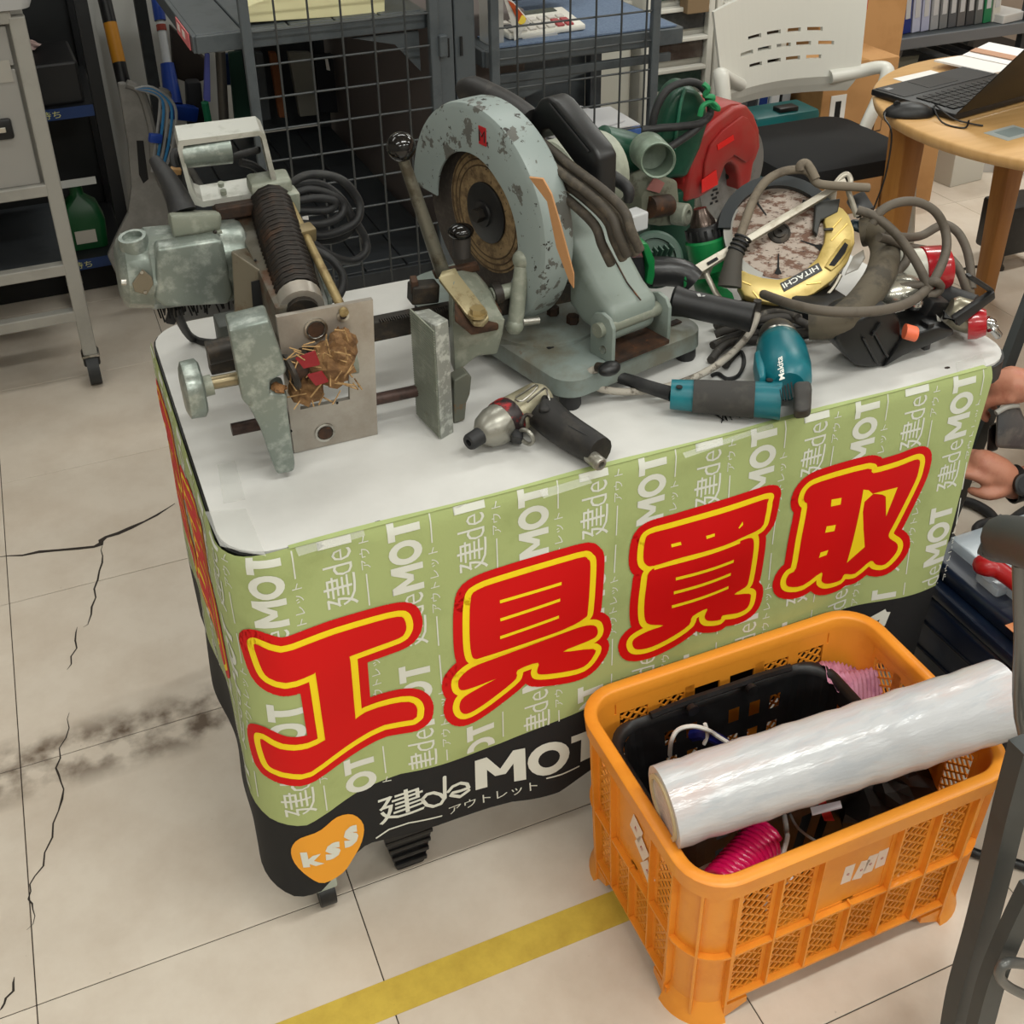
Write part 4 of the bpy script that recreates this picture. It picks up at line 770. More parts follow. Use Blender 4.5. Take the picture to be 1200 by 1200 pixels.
for k in range(4):
    o = thing('ring_binder', ['white ring binder with blue spine standing left of the low cardboard box', 'white ring binder second from the left beside the cardboard box', 'grey ring binder at the left of the low binders', 'black topped binder touching the low cardboard box'][k], 'binder', (2.13 + 0.044 * [1, 2, 0, 3][k], 3.14, 0.14), (0, 0.06, 0))
    part(o, 'cover', G().box((0, 0.11, 0.16), (0.038, 0.22, 0.32), bev=0.002), M(['b_white', 'b_white', 'b_grey', 'b_dark'][k], [(214, 218, 222), (214, 218, 222), (120, 120, 124), (50, 52, 56)][k], 0.5), 0, True)
    part(o, 'spine_label', G().box((0, -0.001, 0.2), (0.03, 0.002, 0.16)), M(['s_blue', 's_white', 's_dark', 's_grey'][k], [(40, 74, 150), (236, 236, 238), (80, 80, 84), (180, 182, 186)][k], 0.5), 0, True)
bch = thing('low_bench', 'low grey bench holding ring binders behind the white chair', 'bench', (2.2, 3.25, 0))
part(bch, 'top', G().box((2.20, 3.25, 0.13), (0.24, 0.26, 0.02), bev=0.002), m_grd, 0)
for x in (2.10, 2.30): part(bch, 'leg', G().box((x, 3.25, 0.06), (0.02, 0.24, 0.12)), m_grd, 0)
# shelf with binders at the back right
sh = thing('book_shelf', 'grey steel shelf carrying ring binders in the far right corner', 'shelf', (3.3, 3.7, 0))
part(sh, 'shelf_board', G().box((3.38, 3.80, 0.375), (0.86, 0.34, 0.03), bev=0.003), m_gr, 0); part(sh, 'shelf_lip', G().box((3.38, 3.625, 0.37), (0.86, 0.012, 0.045), bev=0.003), M('lip_grey', (116, 118, 122), 0.5), 0)
for x in (2.97, 3.79):
    for y in (3.66, 3.95): part(sh, 'post', G().box((x, y, 0.45), (0.03, 0.03, 0.9)), m_grd, 0)
part(sh, 'lower_board', G().box((3.38, 3.80, 0.10), (0.86, 0.34, 0.03)), m_grd, 0)
bc = [('grey', (138, 138, 142)), ('pale grey', (164, 164, 166)), ('silver grey', (150, 150, 154)), ('dark grey', (112, 112, 116)), ('navy blue', (36, 56, 128)), ('lilac white', (186, 190, 210)), ('pale lilac', (176, 180, 204)), ('light grey', (158, 160, 164)), ('mid grey', (126, 128, 130)), ('slate', (96, 98, 102)), ('black and white', (110, 108, 108)), ('charcoal', (78, 78, 80)), ('smoke grey', (108, 110, 110)), ('green', (44, 132, 90)), ('cream', (206, 204, 196))]
for k, (nm, c) in enumerate(bc):
    x = 3.03 + 0.0445 * k; tl = 0.10 if k > 3 else 0.0
    o = thing('ring_binder', nm + ' ring binder in the row on the far right shelf, ' + ['first', 'second', 'third', 'fourth', 'fifth', 'sixth', 'seventh', 'eighth', 'ninth', 'tenth', 'eleventh', 'twelfth', 'thirteenth', 'fourteenth', 'fifteenth'][k] + ' from left', 'binder', (x, 3.68, 0.391), (0, -tl * 0.9, 0), 'binders on the far right shelf')
    part(o, 'cover', G().box((0, 0.1, 0.155), (0.038, 0.2, 0.305), bev=0.002), M('binder_' + nm.replace(' ', '_'), c, 0.55), 0, True)
    part(o, 'spine_label', G().box((0, -0.001, 0.11), (0.022, 0.002, 0.10)), M('spine_pale', (196, 196, 198), 0.6), 0, True)
solo('paper_ream', G().box((3.71, 3.72, 0.408), (0.15, 0.14, 0.034), (0, 0, 0.2), 0.003), M('ream', (206, 204, 202), 0.6), 'white paper pad lying on the right end of the binder shelf', 'paper pad', 0)
bn = thing('storage_bin', 'grey green open storage bin under the binder shelf', 'bin', (3.22, 3.62, 0))
rr = [[V((x, y, z)) for x, y in rrect(3.22, 3.62, a, b, 0.03)] for z, a, b in ((0.0, 0.14, 0.11), (0.27, 0.17, 0.135), (0.275, 0.175, 0.14), (0.275, 0.165, 0.13), (0.02, 0.135, 0.105))]
part(bn, 'bin_wall', G().ring(rr), M('bin', (150, 146, 130), 0.5))
for k in range(5): solo('stored_book', G().box((3.35 + 0.06 * k, 3.75, 0.20), (0.035, 0.2, 0.17), (0, 0.25, 0), 0.002), M('dk' + 'abcde'[k], ((60, 60, 64), (150, 150, 152), (50, 50, 54), (90, 90, 94), (64, 60, 60))[k], 0.6), ['leftmost', 'second', 'middle', 'fourth', 'rightmost'][k] + ' book leaning on the lower board of the far shelf', 'book', 0, 'books under the binder shelf')
# white chair
m_ch = M('chair_white', (214, 213, 206), 0.4)
chair = thing('office_chair', 'white plastic armchair with slotted back and black seat beside the round table', 'chair', (2.02, 2.72, 0))
CXc, Yb = 2.08, 2.88
def bk_pt(u, v, o=0.0):    # u across -1..1, v up 0..1
    hw = 0.235 + 0.03 * v - (0.02 * max(0, 0.25 - v) / 0.25); z = 0.50 + 0.28 * v + 0.03 * v * (1 - u * u) - 0.0 * u
    y = Yb + 0.05 * v - 0.05 * u * u + o + 0.03 * (0.15 - min(v, 0.15)) / 0.15
    return V((CXc + u * hw, y, z))
slots = []
for row, vv, us in ((0, 0.62, (-0.42, -0.14, 0.13, 0.41)), (1, 0.49, (-0.55, -0.28, -0.0, 0.27, 0.56)), (2, 0.36, (-0.42, -0.14, 0.13, 0.41))):
    for u in us: slots.append((u - 0.098, u + 0.098, vv - 0.019, vv + 0.019))
us = sorted({round(x, 4) for a in slots for x in a[:2]} | {-1 + 2 * k / 20 for k in range(21)}); vs_ = sorted({round(x, 4) for a in slots for x in a[2:]} | {k / 12 for k in range(13)})
g = G()
for i in range(len(us) - 1):
    for j in range(len(vs_) - 1):
        um, vm = (us[i] + us[i + 1]) / 2, (vs_[j] + vs_[j + 1]) / 2
        if any(a < um < b and c < vm < d for a, b, c, d in slots): continue
        cs = [(us[i], vs_[j]), (us[i + 1], vs_[j]), (us[i + 1], vs_[j + 1]), (us[i], vs_[j + 1])]
        g.add([bk_pt(u, v, o) for o in (0, 0.012) for u, v in cs], [[0, 1, 2, 3], [7, 6, 5, 4]] + [[a, a + 4, (a + 1) % 4 + 4, (a + 1) % 4] for a in range(4)])
part(chair, 'backrest', g, m_ch, 50)
part(chair, 'armrest', G().tube([(2.2323,2.87,0.5475), (2.3189,2.85,0.5575), (2.3638,2.81,0.575), (2.3727,2.78,0.5684), (2.3419,2.76,0.5102), (2.2811,2.73,0.4352), (2.2381,2.71,0.3761)], [0.026, 0.019], 12, flat=0.8), m_ch, 60)
part(chair, 'armrest', G().tube([(1.9114,2.87,0.5644), (1.8522,2.84,0.5971), (1.8024,2.8,0.6256), (1.7941,2.78,0.6099), (1.7918,2.76,0.5568), (1.7795,2.74,0.4899), (1.7896,2.72,0.4241)], [0.026, 0.019], 12, flat=0.8), m_ch, 60)
part(chair, 'seat', G().ring([[V((x, y, z)) for x, y in rrect(CXc - 0.03, 2.66, 0.225 + o, 0.205 + o, 0.07)] for z, o in ((0.375, -0.03), (0.385, -0.005), (0.41, 0.0), (0.43, -0.006), (0.438, -0.03))]), M('seat_black', (22, 23, 26), 0.9))
for sx in (-1, 1):
    for sy in (-1, 1): part(chair, 'leg', G().cyl((CXc + sx * 0.20, 2.68 + sy * 0.17, 0.38), (CXc + sx * 0.23, 2.68 + sy * 0.20, 0), 0.013, n=10), m_ch)
# teal tool case on the floor by the boxes
tcs = thing('tool_case', 'teal plastic tool case standing left behind the chair seat', 'case', (2.06, 3.08, 0))
part(tcs, 'body', G().box((2.14, 2.99, 0.215), (0.24, 0.13, 0.43), bev=0.015), M('teal_dark', (20, 110, 112), 0.45)); part(tcs, 'latch', G().box((2.15, 2.96, 0.434), (0.07, 0.04, 0.02), bev=0.004), m_blk)
# round table
m_wd = M('maple', (220, 182, 130), 0.4, c2=(210, 170, 116), s=4, t=(0.35, 0.65), stretch=(1, 12, 1), b=0.0); m_wdd = M('maple_leg', (178, 128, 66), 0.45, c2=(168, 118, 58), s=4, stretch=(8, 8, 1))
RT = (2.30, 2.02, 0.69); rt = thing('round_table', 'round maple table carrying the black laptop', 'table', (RT[0], RT[1], 0))
part(rt, 'tabletop', G().lathe((RT[0], RT[1], 0), (0, 0, 1), [(RT[2] - 0.03, 0.455), (RT[2] - 0.027, 0.462), (RT[2] - 0.006, 0.468), (RT[2], 0.463)], 72), m_wd, 60)
for px, py in ((1.985, 2.22), (2.46, 2.33), (2.20, 1.68), (2.63, 1.85)):
    dx, dy = (px - RT[0]), (py - RT[1]); part(rt, 'leg', G().hexa([(px + sx * a + 0.0 * dx, py + sy * a, z) for sx in (-1, 1) for sy in (-1, 1) for z, a in ((0, 0.022), (RT[2] - 0.03, 0.034))], 0.006), m_wdd, 40)
part(rt, 'apron', G().ring([[V((RT[0] + 0.33 * math.cos(a) , RT[1] + 0.33 * math.sin(a), z)) for a in [2 * PI * k / 40 for k in range(40)]] for z in (RT[2] - 0.06, RT[2] - 0.031)]), m_wdd, 60)
# laptop, mouse, card, notebook
lx = V((0.973, 0.231, 0)); ly = V((-0.18, 0.983, 0)).normalized(); lx = V((ly.y, -ly.x, 0)); l0 = V((1.945, 2.03, RT[2]))
lm = Matrix((lx, ly, (0, 0, 1))).transposed().to_4x4(); lm.translation = l0
lp = thing('laptop', 'black laptop open on the round wooden table', 'laptop', mat=lm)
m_lap = M('laptop_black', (34, 34, 36), 0.45)
part(lp, 'base', G().box((0.18, 0.125, 0.011), (0.36, 0.25, 0.016), bev=0.004), m_lap, 40, True)
part(lp, 'lid', G().hexa([(x, -t * 0.15 - (0.0 if s_ else 0.006), 0.018 + t * 0.19 + (0.0 if s_ else 0.004)) for x in (0, 0.36) for t in (0, 1) for s_ in (0, 1)], 0.002), m_lap, 40, True)
part(lp, 'palm_rest', G().box((0.18, 0.20, 0.0196), (0.34, 0.09, 0.001)), M('palm', (44, 44, 46), 0.5), 0, True)
part(lp, 'touchpad', G().box((0.17, 0.203, 0.0204), (0.11, 0.065, 0.0008)), M('pad', (38, 38, 40), 0.4), 0, True)
part(lp, 'sticker', G().box((0.03, 0.222, 0.0206), (0.02, 0.015, 0.0008)), M('stick', (150, 150, 152), 0.4), 0, True)
gk = None
for i in range(14):
    for j in range(5):
        o = part(lp, 'key', G().box((0.035 + 0.0222 * i, 0.035 + 0.0222 * j, 0.0205), (0.019, 0.019, 0.003)), M('key_black', (22, 22, 24), 0.5), 0, True)
part(lp, 'logo', G().box((0.26, -0.085, 0.125), (0.06, 0.002, 0.006), (0.66, 0, 0)), M('logo_grey', (120, 120, 122), 0.4), 0, True)
ms = thing('computer_mouse', 'black computer mouse at the edge of the round table', 'mouse', (1.885, 2.115, RT[2]), (0, 0, -0.45))
part(ms, 'shell', G().sph((0, 0, 0.0), 0.06, (1, 0.56, 0.55), 20), m_blk, 80, True); ms_b = [c for c in ms.children][0]
for v in ms_b.data.vertices: v.co.z = max(v.co.z, 0.001)
part(ms, 'scroll_wheel', G().cyl((-0.03, -0.004, 0.027), (-0.03, 0.004, 0.027), 0.008, n=12), m_blkm, 40, True)
solo('mouse_cable', G().tube([(1.84, 2.14, 0.70), (1.82, 2.12, 0.692), (1.822, 2.09, 0.66), (1.83, 2.1, 0.55), (1.82, 2.12, 0.42), (1.86, 2.12, 0.33), (1.83, 2.08, 0.15), (1.84, 2.06, 0.004)], 0.0022, 5), m_blk, 'thin black cable hanging from the edge of the round table', 'cable', 60)
solo('laptop_cable', G().tube([(1.96, 2.0, 0.70), (1.93, 1.98, 0.693), (1.91, 2.03, 0.695), (1.925, 2.08, 0.72), (1.94, 2.03, 0.70), (1.96, 1.99, 0.696), (1.98, 1.975, 0.693)], 0.0022, 5), m_blk, 'thin black cable looped beside the laptop on the round table', 'cable', 60)
cdm = thing('business_card', 'pale grey printed card lying in front of the laptop', 'card', (2.005, 1.915, RT[2]), (0, 0, 0.15))
part(cdm, 'card', G().box((0, 0, 0.0006), (0.10, 0.065, 0.001)), M('card_grey', (196, 202, 200), 0.4), 0, True); part(cdm, 'print_area', G().box((0.005, 0, 0.0014), (0.07, 0.04, 0.0006)), M('card_print', (160, 172, 172), 0.4), 0, True)
nb = thing('open_notebook', 'open white notebook with a tan strip behind the laptop lid', 'notebook', (2.36, 2.37, RT[2]), (0, 0, 0.3))
for sg in (-1, 1): part(nb, 'page', G().hexa([(sg * 0.004 + sg * x * 0.13, y, z + (0.004 if x == 0 else 0.016)) for x in (0, 1) for y in (-0.085, 0.085) for z in (0.001, 0.006)]), M('page', (232, 230, 228), 0.6), 0, True)
part(nb, 'tan_strip', G().box((0.05, 0, 0.017), (0.03, 0.165, 0.002), (0, -0.1, 0)), M('tan', (190, 150, 124), 0.6), 0, True)
solo('paper_slip', G().box((2.12, 2.36, RT[2] + 0.001), (0.14, 0.05, 0.001), (0, 0, 0.15)), M('slip', (226, 224, 220), 0.6), 'white paper slip lying at the far edge of the round table', 'paper', 0)
# under the table
wbx = thing('white_carton', 'white carton with a brown corner under the round table', 'box', (3.05, 3.18, 0), (0, 0, 0.1))
part(wbx, 'box_body', G().box((0, 0, 0.16), (0.16, 0.2, 0.32), bev=0.003), M('white_card', (206, 204, 196), 0.6), 0, True); part(wbx, 'tape_strip', G().box((0.05, -0.101, 0.2), (0.05, 0.002, 0.10), (0, 0.5, 0)), m_card, 0, True)
def bagf(u, v):
    a = 2 * PI * u; r_ = 0.15 * (1 - 0.25 * v) * (1 + 0.10 * math.sin(5 * a + v * 3) + 0.05 * math.sin(11 * a)); return V((3.38 + r_ * 1.2 * math.cos(a), 3.14 + 0.6 * r_ * math.sin(a), 0.002 + 0.16 * v * (1 + 0.12 * math.sin(7 * a))))
solo('plastic_bag', G().sheet(bagf, 48, 10), M('bag_cloudy', (196, 192, 188), 0.25, al=0.75, b=0.5, bs=30), 'cloudy clear plastic bag lying on the floor under the round table', 'bag', 60)
bb = thing('black_stool_base', 'black base with small feet on the floor at the right edge behind the table leg', 'base', (2.62, 2.42, 0))
part(bb, 'body', G().box((2.70, 2.50, 0.13), (0.16, 0.12, 0.16), bev=0.01), m_blk); 
for x in (2.64, 2.76): part(bb, 'foot', G().lathe((x, 2.46, 0), (0, 0, 1), [(0, 0.015), (0.01, 0.015), (0.02, 0.008), (0.06, 0.008)], 10), m_blk)
solo('floor_cable', G().tube([(2.4407,2.4804,0.004), (2.5414,2.5019,0.004), (2.6137,2.4893,0.004), (2.6225,2.444,0.004)], 0.004, 6), m_blk, 'thin dark cable lying on the floor under the round table', 'cable', 60)

# ---------------- mortising machine ----------------
m_cast = M('cast_metal', (138, 146, 140), 0.34, 0.55, c2=(170, 176, 170), s=45, t=(0.48, 0.64), c3=(104, 98, 84), s3=26, t3=(0.64, 0.74), b=0.15, bs=150)
m_castg = M('grey_green_cast', (142, 146, 134), 0.45, 0.15, c2=(160, 162, 150), s=40, t=(0.5, 0.62), c3=(112, 92, 66), s3=18, t3=(0.64, 0.76), b=0.1, bs=150)
m_rust = M('rusty_steel', (92, 66, 48), 0.65, 0.3, c2=(62, 48, 40), s=30, t=(0.4, 0.6), c3=(130, 84, 50), s3=50, t3=(0.6, 0.7), b=0.3, bs=120)
m_iron = M('dark_iron', (62, 58, 54), 0.5, 0.5, c2=(84, 74, 64), s=40)
m_plate = M('ground_plate', (178, 172, 164), 0.35, 0.55, c2=(160, 152, 142), s=14, t=(0.4, 0.66), c3=(120, 98, 80), s3=36, t3=(0.68, 0.76))
m_brass = M('yellow_zinc', (172, 154, 114), 0.38, 0.5, c2=(140, 120, 84), s=30)
m_rubber = M('black_rubber', (40, 40, 42), 0.6, c2=(58, 58, 58), s=18)
mo = thing('mortising_machine', 'old grey cast metal mortising machine lying at the left end of the white table', 'machine', (0.27, 1.35, ZT))
YP = 1.318
# base plate with opening
pl = [(0.2236,1.318,0.8851), (0.3489,1.318,0.8842), (0.3401,1.318,0.6749), (0.2242,1.318,0.6814)]
pl = [V((p[0], p[1], max(p[2], ZT + 0.0005))) for p in pl]
op = [(0.2466,1.318,0.8361), (0.3119,1.318,0.8364), (0.3063,1.318,0.7448), (0.2392,1.318,0.7458)]
g = G()
for o in (0, 0.008): g.v += [V(p) + V((0, o, 0)) for p in pl + op]
for i in range(4):
    j = (i + 1) % 4
    g.f += [[i, j, 4 + j, 4 + i], [8 + i, 12 + i, 12 + j, 8 + j], [i, 8 + i, 8 + j, j], [4 + i, 4 + j, 12 + j, 12 + i]]
pp = part(mo, 'base_plate', g, m_plate, 0)
for q, r in (((0.2709,1.317,0.8584), 0.0125), ((0.2681,1.317,0.7028), 0.011), ((0.3078,1.317,0.87), 0.005)):
    h = part(pp, 'bushing', G().lathe(q, (0, -1, 0), [(-0.004, r + 0.003), (0.001, r + 0.003), (0.0012, r), (-0.002, r * 0.8)], 20), m_steel); 
    part(pp, 'bushing_hole', G().cyl(V(q) + V((0, -0.0006, 0)), V(q) + V((0, -0.0014, 0)), r * 0.85, n=18), m_rust)
for q in ((0.3204,1.317,0.763), (0.2884,1.317,0.7445), (0.2233,1.317,0.7174)): part(pp, 'screw_hole', G().cyl(q, V(q) + V((0, -0.001, 0)), 0.0018, n=8), m_blkm)
# left fixed casting
part(mo, 'fixed_jaw', G().prism([(0.1563,1.262,0.9076), (0.2055,1.262,0.9106), (0.2185,1.262,0.8418), (0.2177,1.262,0.8347), (0.1969,1.262,0.8288), (0.1938,1.262,0.8112), (0.2155,1.262,0.8046), (0.2134,1.262,0.7865), (0.2137,1.262,0.7394), (0.2138,1.262,0.7001), (0.2116,1.262,0.6901), (0.1895,1.262,0.691), (0.1845,1.262,0.7148), (0.1765,1.262,0.7658), (0.1668,1.262,0.7983), (0.1598,1.262,0.8099), (0.1586,1.262,0.8559)], (0.004, 0.05, 0.0), 0.004), m_cast, 40)
part(mo, 'chip_nest', crumple((0.2071,1.275,0.8083), 0.011, 4, 12, 0.8), M('wood_chips', (150, 112, 74), 0.9, c2=(90, 62, 42), s=90), 0)
kb = part(mo, 'clamp_screw', G().cyl((0.1191,1.285,0.8305), (0.1628,1.285,0.8296), 0.0085, n=14), M('screw_steel', (150, 138, 112), 0.35, 0.7))
kc = V((0.1063,1.285,0.8275))
g = G(); rr = []
for t, r in ((-0.012, 0.026), (-0.009, 0.033), (0.008, 0.034), (0.012, 0.028)):
    rr.append([kc + V((t, math.cos(2 * PI * k / 30) * (r + 0.0035 * abs(math.cos(2.5 * 2 * PI * k / 30))), math.sin(2 * PI * k / 30) * (r + 0.0035 * abs(math.cos(2.5 * 2 * PI * k / 30))))) for k in range(30)])
part(kb, 'hand_knob', g.ring(rr), m_cast, 60); part(kb, 'collar', G().cyl(kc + V((0.011, 0, 0)), kc + V((0.024, 0, 0.001)), 0.013, n=14), m_castg)
# rods
zr1, zr2 = 0.815, 0.733
part(mo, 'rack_bar', G().box((0.40, 1.385, 0.806), (0.52, 0.022, 0.030), bev=0.002), m_iron, 0)
g = G()
for k in range(34): g.box((0.372 + 0.0034 * k, 1.372, 0.8225), (0.0017, 0.012, 0.003))
part(mo, 'rack_teeth', g, m_iron, 0, kind='stuff')
part(mo, 'rack_end', G().cyl((0.1388,1.37,0.8271), (0.1753,1.37,0.8289), 0.016, n=16), m_iron)
part(mo, 'guide_rod', G().cyl((0.150, 1.335, 0.728), (0.47, 1.335, 0.724), 0.0085, n=14), M('rod_rust', (88, 68, 62), 0.5, 0.4, c2=(66, 52, 48), s=40))
# rag and chisel in the opening
m_rag = M('brown_rag', (146, 114, 78), 0.95, c2=(112, 84, 56), s=60, t=(0.4, 0.6), b=0.5, bs=140)
part(mo, 'chisel_chuck', G().cyl((0.2262,1.3,0.8102), (0.3017,1.3,0.8176), 0.017, n=18), m_rust)
part(mo, 'rag', crumple((0.2806,1.292,0.8203), 0.034, 14, 16, 0.9), m_rag, 0); part(mo, 'rag', crumple((0.2461,1.29,0.7919), 0.024, 15, 14, 0.9), m_rag, 0); part(mo, 'rag', crumple((0.3002,1.3,0.8379), 0.02, 19, 14, 1.2), m_rag, 0)
g = G(); random.seed(31)
for k in range(60):
    p = V((0.2622,1.262,0.8266)) + V((random.uniform(-0.04, 0.045), random.uniform(-0.004, 0.02), random.uniform(-0.045, 0.045))); d_ = V((random.uniform(-1, 1), random.uniform(-0.6, 0.3), random.uniform(-1, 1))).normalized() * random.uniform(0.006, 0.014); g.tube([p - d_, p + d_], 0.0010, 4, 1)
part(mo, 'straw_slivers', g, M('straw', (176, 146, 104), 0.9, c2=(120, 90, 58), s=60), 0, kind='stuff')
m_rr = M('red_scrap', (150, 34, 44), 0.6)
for k, pts in enumerate(([(0.2305,1.262,0.8534), (0.253,1.255,0.8614), (0.2574,1.255,0.8411), (0.239,1.26,0.838)], [(0.2418,1.258,0.8286), (0.2586,1.255,0.8311), (0.2664,1.258,0.8129), (0.2513,1.26,0.8105)])): part(mo, 'red_scrap', G().prism(pts, (0.002, 0.003, 0)), m_rr, 0)
part(mo, 'dark_ring', G().torus((0.2255,1.275,0.8285), (1, 0.1, 0.2), 0.02, 0.0045, 20, 6), m_iron)
part(mo, 'flange_disc', G().lathe((0.3124,1.312,0.809), (1, 0, 0.05), [(-0.004, 0.02), (0.004, 0.021), (0.005, 0.014)], 18), m_castg)
# column with spring
s0, s1 = V((0.2635,1.36,0.8768)), V((0.2839,1.6,0.9257)); sd = (s1 - s0).normalized()
part(mo, 'column', G().cyl(s0 - sd * 0.02, s1 + sd * 0.02, 0.021, n=18), m_iron)
part(mo, 'column_collar', G().cyl(s0 - sd * 0.012, s0 + sd * 0.012, 0.03, n=20), m_plate)
x, y = perp(sd); pts = []; nT = 21; L1 = (s1 - s0).length - 0.012
for k in range(nT * 12): t = k / 12; pts.append(s0 + sd * (0.014 + L1 * t / nT) + (x * math.cos(2 * PI * t) + y * math.sin(2 * PI * t)) * 0.0275)
part(mo, 'spring', G().tube(pts, 0.0042, 6, 1), M('spring_steel', (50, 44, 40), 0.5, 0.5, c2=(76, 56, 42), s=24, t=(0.54, 0.68)), 60)
b0, b1 = V((0.3091,1.335,0.8787)), V((0.31,1.6,0.924)); part(mo, 'depth_rod', G().cyl(b0 - (b1 - b0) * 0.08, b1, 0.0062, n=12), m_brass)
bm_ = b0.lerp(b1, 0.66); part(mo, 'depth_stop', G().box(bm_, (0.028, 0.022, 0.022), (0.2, 0, 0.2), 0.003), M('stop_tan', (136, 122, 92), 0.45, 0.4))
# carriage bracket, sheet cover and motor
part(mo, 'carriage', G().hexa([V((xx, yy, zz + (yy - 1.36) * 0.2)) for xx in (0.258, 0.318) for yy in (1.595, 1.63) for zz in (0.885, 0.912)], 0.006), m_castg, 40)
part(mo, 'rod_block', G().box(b1 + V((0.0, 0.004, 0.0)), (0.030, 0.03, 0.036), (0.2, 0, 0.12), 0.005), m_castg, 40)
part(mo, 'carriage_frame', G().hexa([V((xx, yy, zz)) for xx in (0.228, 0.262) for yy in (1.345, 1.60) for zz in (0.80, 0.885 if yy < 1.5 else 0.915)], 0.004), M('frame_iron', (104, 100, 90), 0.45, 0.4, c2=(92, 66, 46), s=16, t=(0.5, 0.6), b=0.2), 40)
part(mo, 'frame_web', G().prism([(0.2412,1.5,0.8938), (0.2497,1.5,0.8961), (0.2516,1.42,0.866), (0.2416,1.42,0.8591)], (0.004, 0.01, -0.05), 0.002), m_castg, 0)
part(mo, 'frame_web', G().prism([(0.3215,1.53,0.8638), (0.3276,1.53,0.8627), (0.325,1.45,0.8376), (0.3184,1.45,0.8324)], (0.004, 0.01, -0.04), 0.002), m_cast, 0)
cv = part(mo, 'sheet_cover', G().hexa([(0.1932,1.47,0.8152), (0.2015,1.55,0.7771), (0.2011,1.47,0.9185), (0.2159,1.55,0.8861), (0.2291,1.44,0.8242), (0.2434,1.52,0.7863), (0.2319,1.44,0.8952), (0.2511,1.55,0.8874)], 0.002), M('cover_steel', (132, 126, 112), 0.4, 0.5, c2=(100, 78, 56), s=24, t=(0.5, 0.68)), 0)
part(cv, 'cover_slot', G().prism([(0.217,1.442,0.8822), (0.2349,1.438,0.8854), (0.2308,1.438,0.8326), (0.2138,1.442,0.8292)], (0, -0.002, 0)), m_blkm, 0)
for q in ((0.2303,1.467,0.9005), (0.2304,1.46,0.8946)): part(cv, 'rivet', G().sph(q, 0.002, n=8), m_blkm)
mA, mB = V((0.0609,1.56,0.8777)), V((0.2344,1.56,0.864)); md = (mB - mA).normalized(); mc = V((0, 0, 0))
prof = [(-0.004, 0.034), (0.0, 0.045), (0.006, 0.052), (0.034, 0.055), (0.037, 0.0575), (0.16, 0.0575), (0.168, 0.054), (0.175, 0.04)]
part(mo, 'motor', G().lathe(mA, md, prof, 10), m_cast, 34)
part(mo, 'motor_housing', G().prism([(0.1098,1.502,0.9252), (0.1897,1.502,0.9241), (0.1968,1.502,0.9178), (0.2004,1.502,0.8399), (0.1914,1.502,0.8259), (0.1072,1.502,0.8383), (0.0958,1.502,0.8523)], (0, 0.03, 0.002), 0.011, 3), m_cast, 50)
e = V((0.0863,1.545,0.9173)); part(mo, 'brush_cap', G().lathe(e + V((0, 0, -0.01)), (-0.1, -0.12, 1), [(0, 0.021), (0.012, 0.0205), (0.02, 0.0195), (0.026, 0.0185), (0.026, 0.0135), (0.014, 0.012)], 24), m_cast, 50)
dg_ = part(mo, 'badge', G().prism([(0.0868,1.503,0.8993), (0.0969,1.503,0.886), (0.0975,1.503,0.8758), (0.0861,1.503,0.8615), (0.0718,1.503,0.8695), (0.0705,1.503,0.8812)], (0, 0.004, 0), 0.001), M('badge_tan', (124, 114, 96), 0.55), 0)
for q in ((0.0851,1.5025,0.8961), (0.0848,1.5025,0.8671)): part(dg_, 'badge_screw', G().cyl(q, V(q) + V((0, -0.0015, 0)), 0.0022, n=10), m_steel)
part(mo, 'side_screw', G().cyl((0.0633,1.5,0.8865), (0.0569,1.5,0.8877), 0.004, n=8), m_steel)
jb = part(mo, 'junction_box', G().hexa([(0.136,1.53,0.9229), (0.1367,1.61,0.8952), (0.1348,1.53,0.959), (0.1399,1.6,0.9398), (0.1996,1.53,0.9252), (0.2072,1.61,0.8984), (0.2041,1.53,0.9495), (0.2106,1.6,0.9277)], 0.006), m_castg, 40)
part(jb, 'box_flange', G().prism([(0.1332,1.528,0.9216), (0.2005,1.528,0.9258), (0.201,1.528,0.9207), (0.1439,1.528,0.9172)], (0, 0.01, 0), 0.001), m_castg, 0)
for q in ((0.1478,1.526,0.9223), (0.1908,1.526,0.9258)): part(jb, 'box_screw', G().sph(q, 0.003, n=8), m_iron)
part(mo, 'cable_boot', G().tube([(0.1581,1.58,0.9415), (0.1553,1.59,0.9586), (0.1487,1.6,0.9812), (0.1403,1.61,0.999), (0.1352,1.62,1.0089)], [0.020, 0.0075], 12), m_rubber)
part(mo, 'motor_lead', G().tube([(0.1639,1.6,0.9434), (0.1657,1.63,0.9708), (0.1654,1.65,0.9947), (0.1714,1.66,1.0007), (0.1759,1.66,0.9911), (0.1733,1.64,0.979), (0.1708,1.6,0.9422)], 0.0065, 8), m_rubber)
part(mo, 'lead_clip', G().box((0.1633,1.635,0.9809), (0.014, 0.014, 0.012), (0, 0.2, 0), 0.002), M('clip_tan', (186, 150, 104), 0.5), 0)
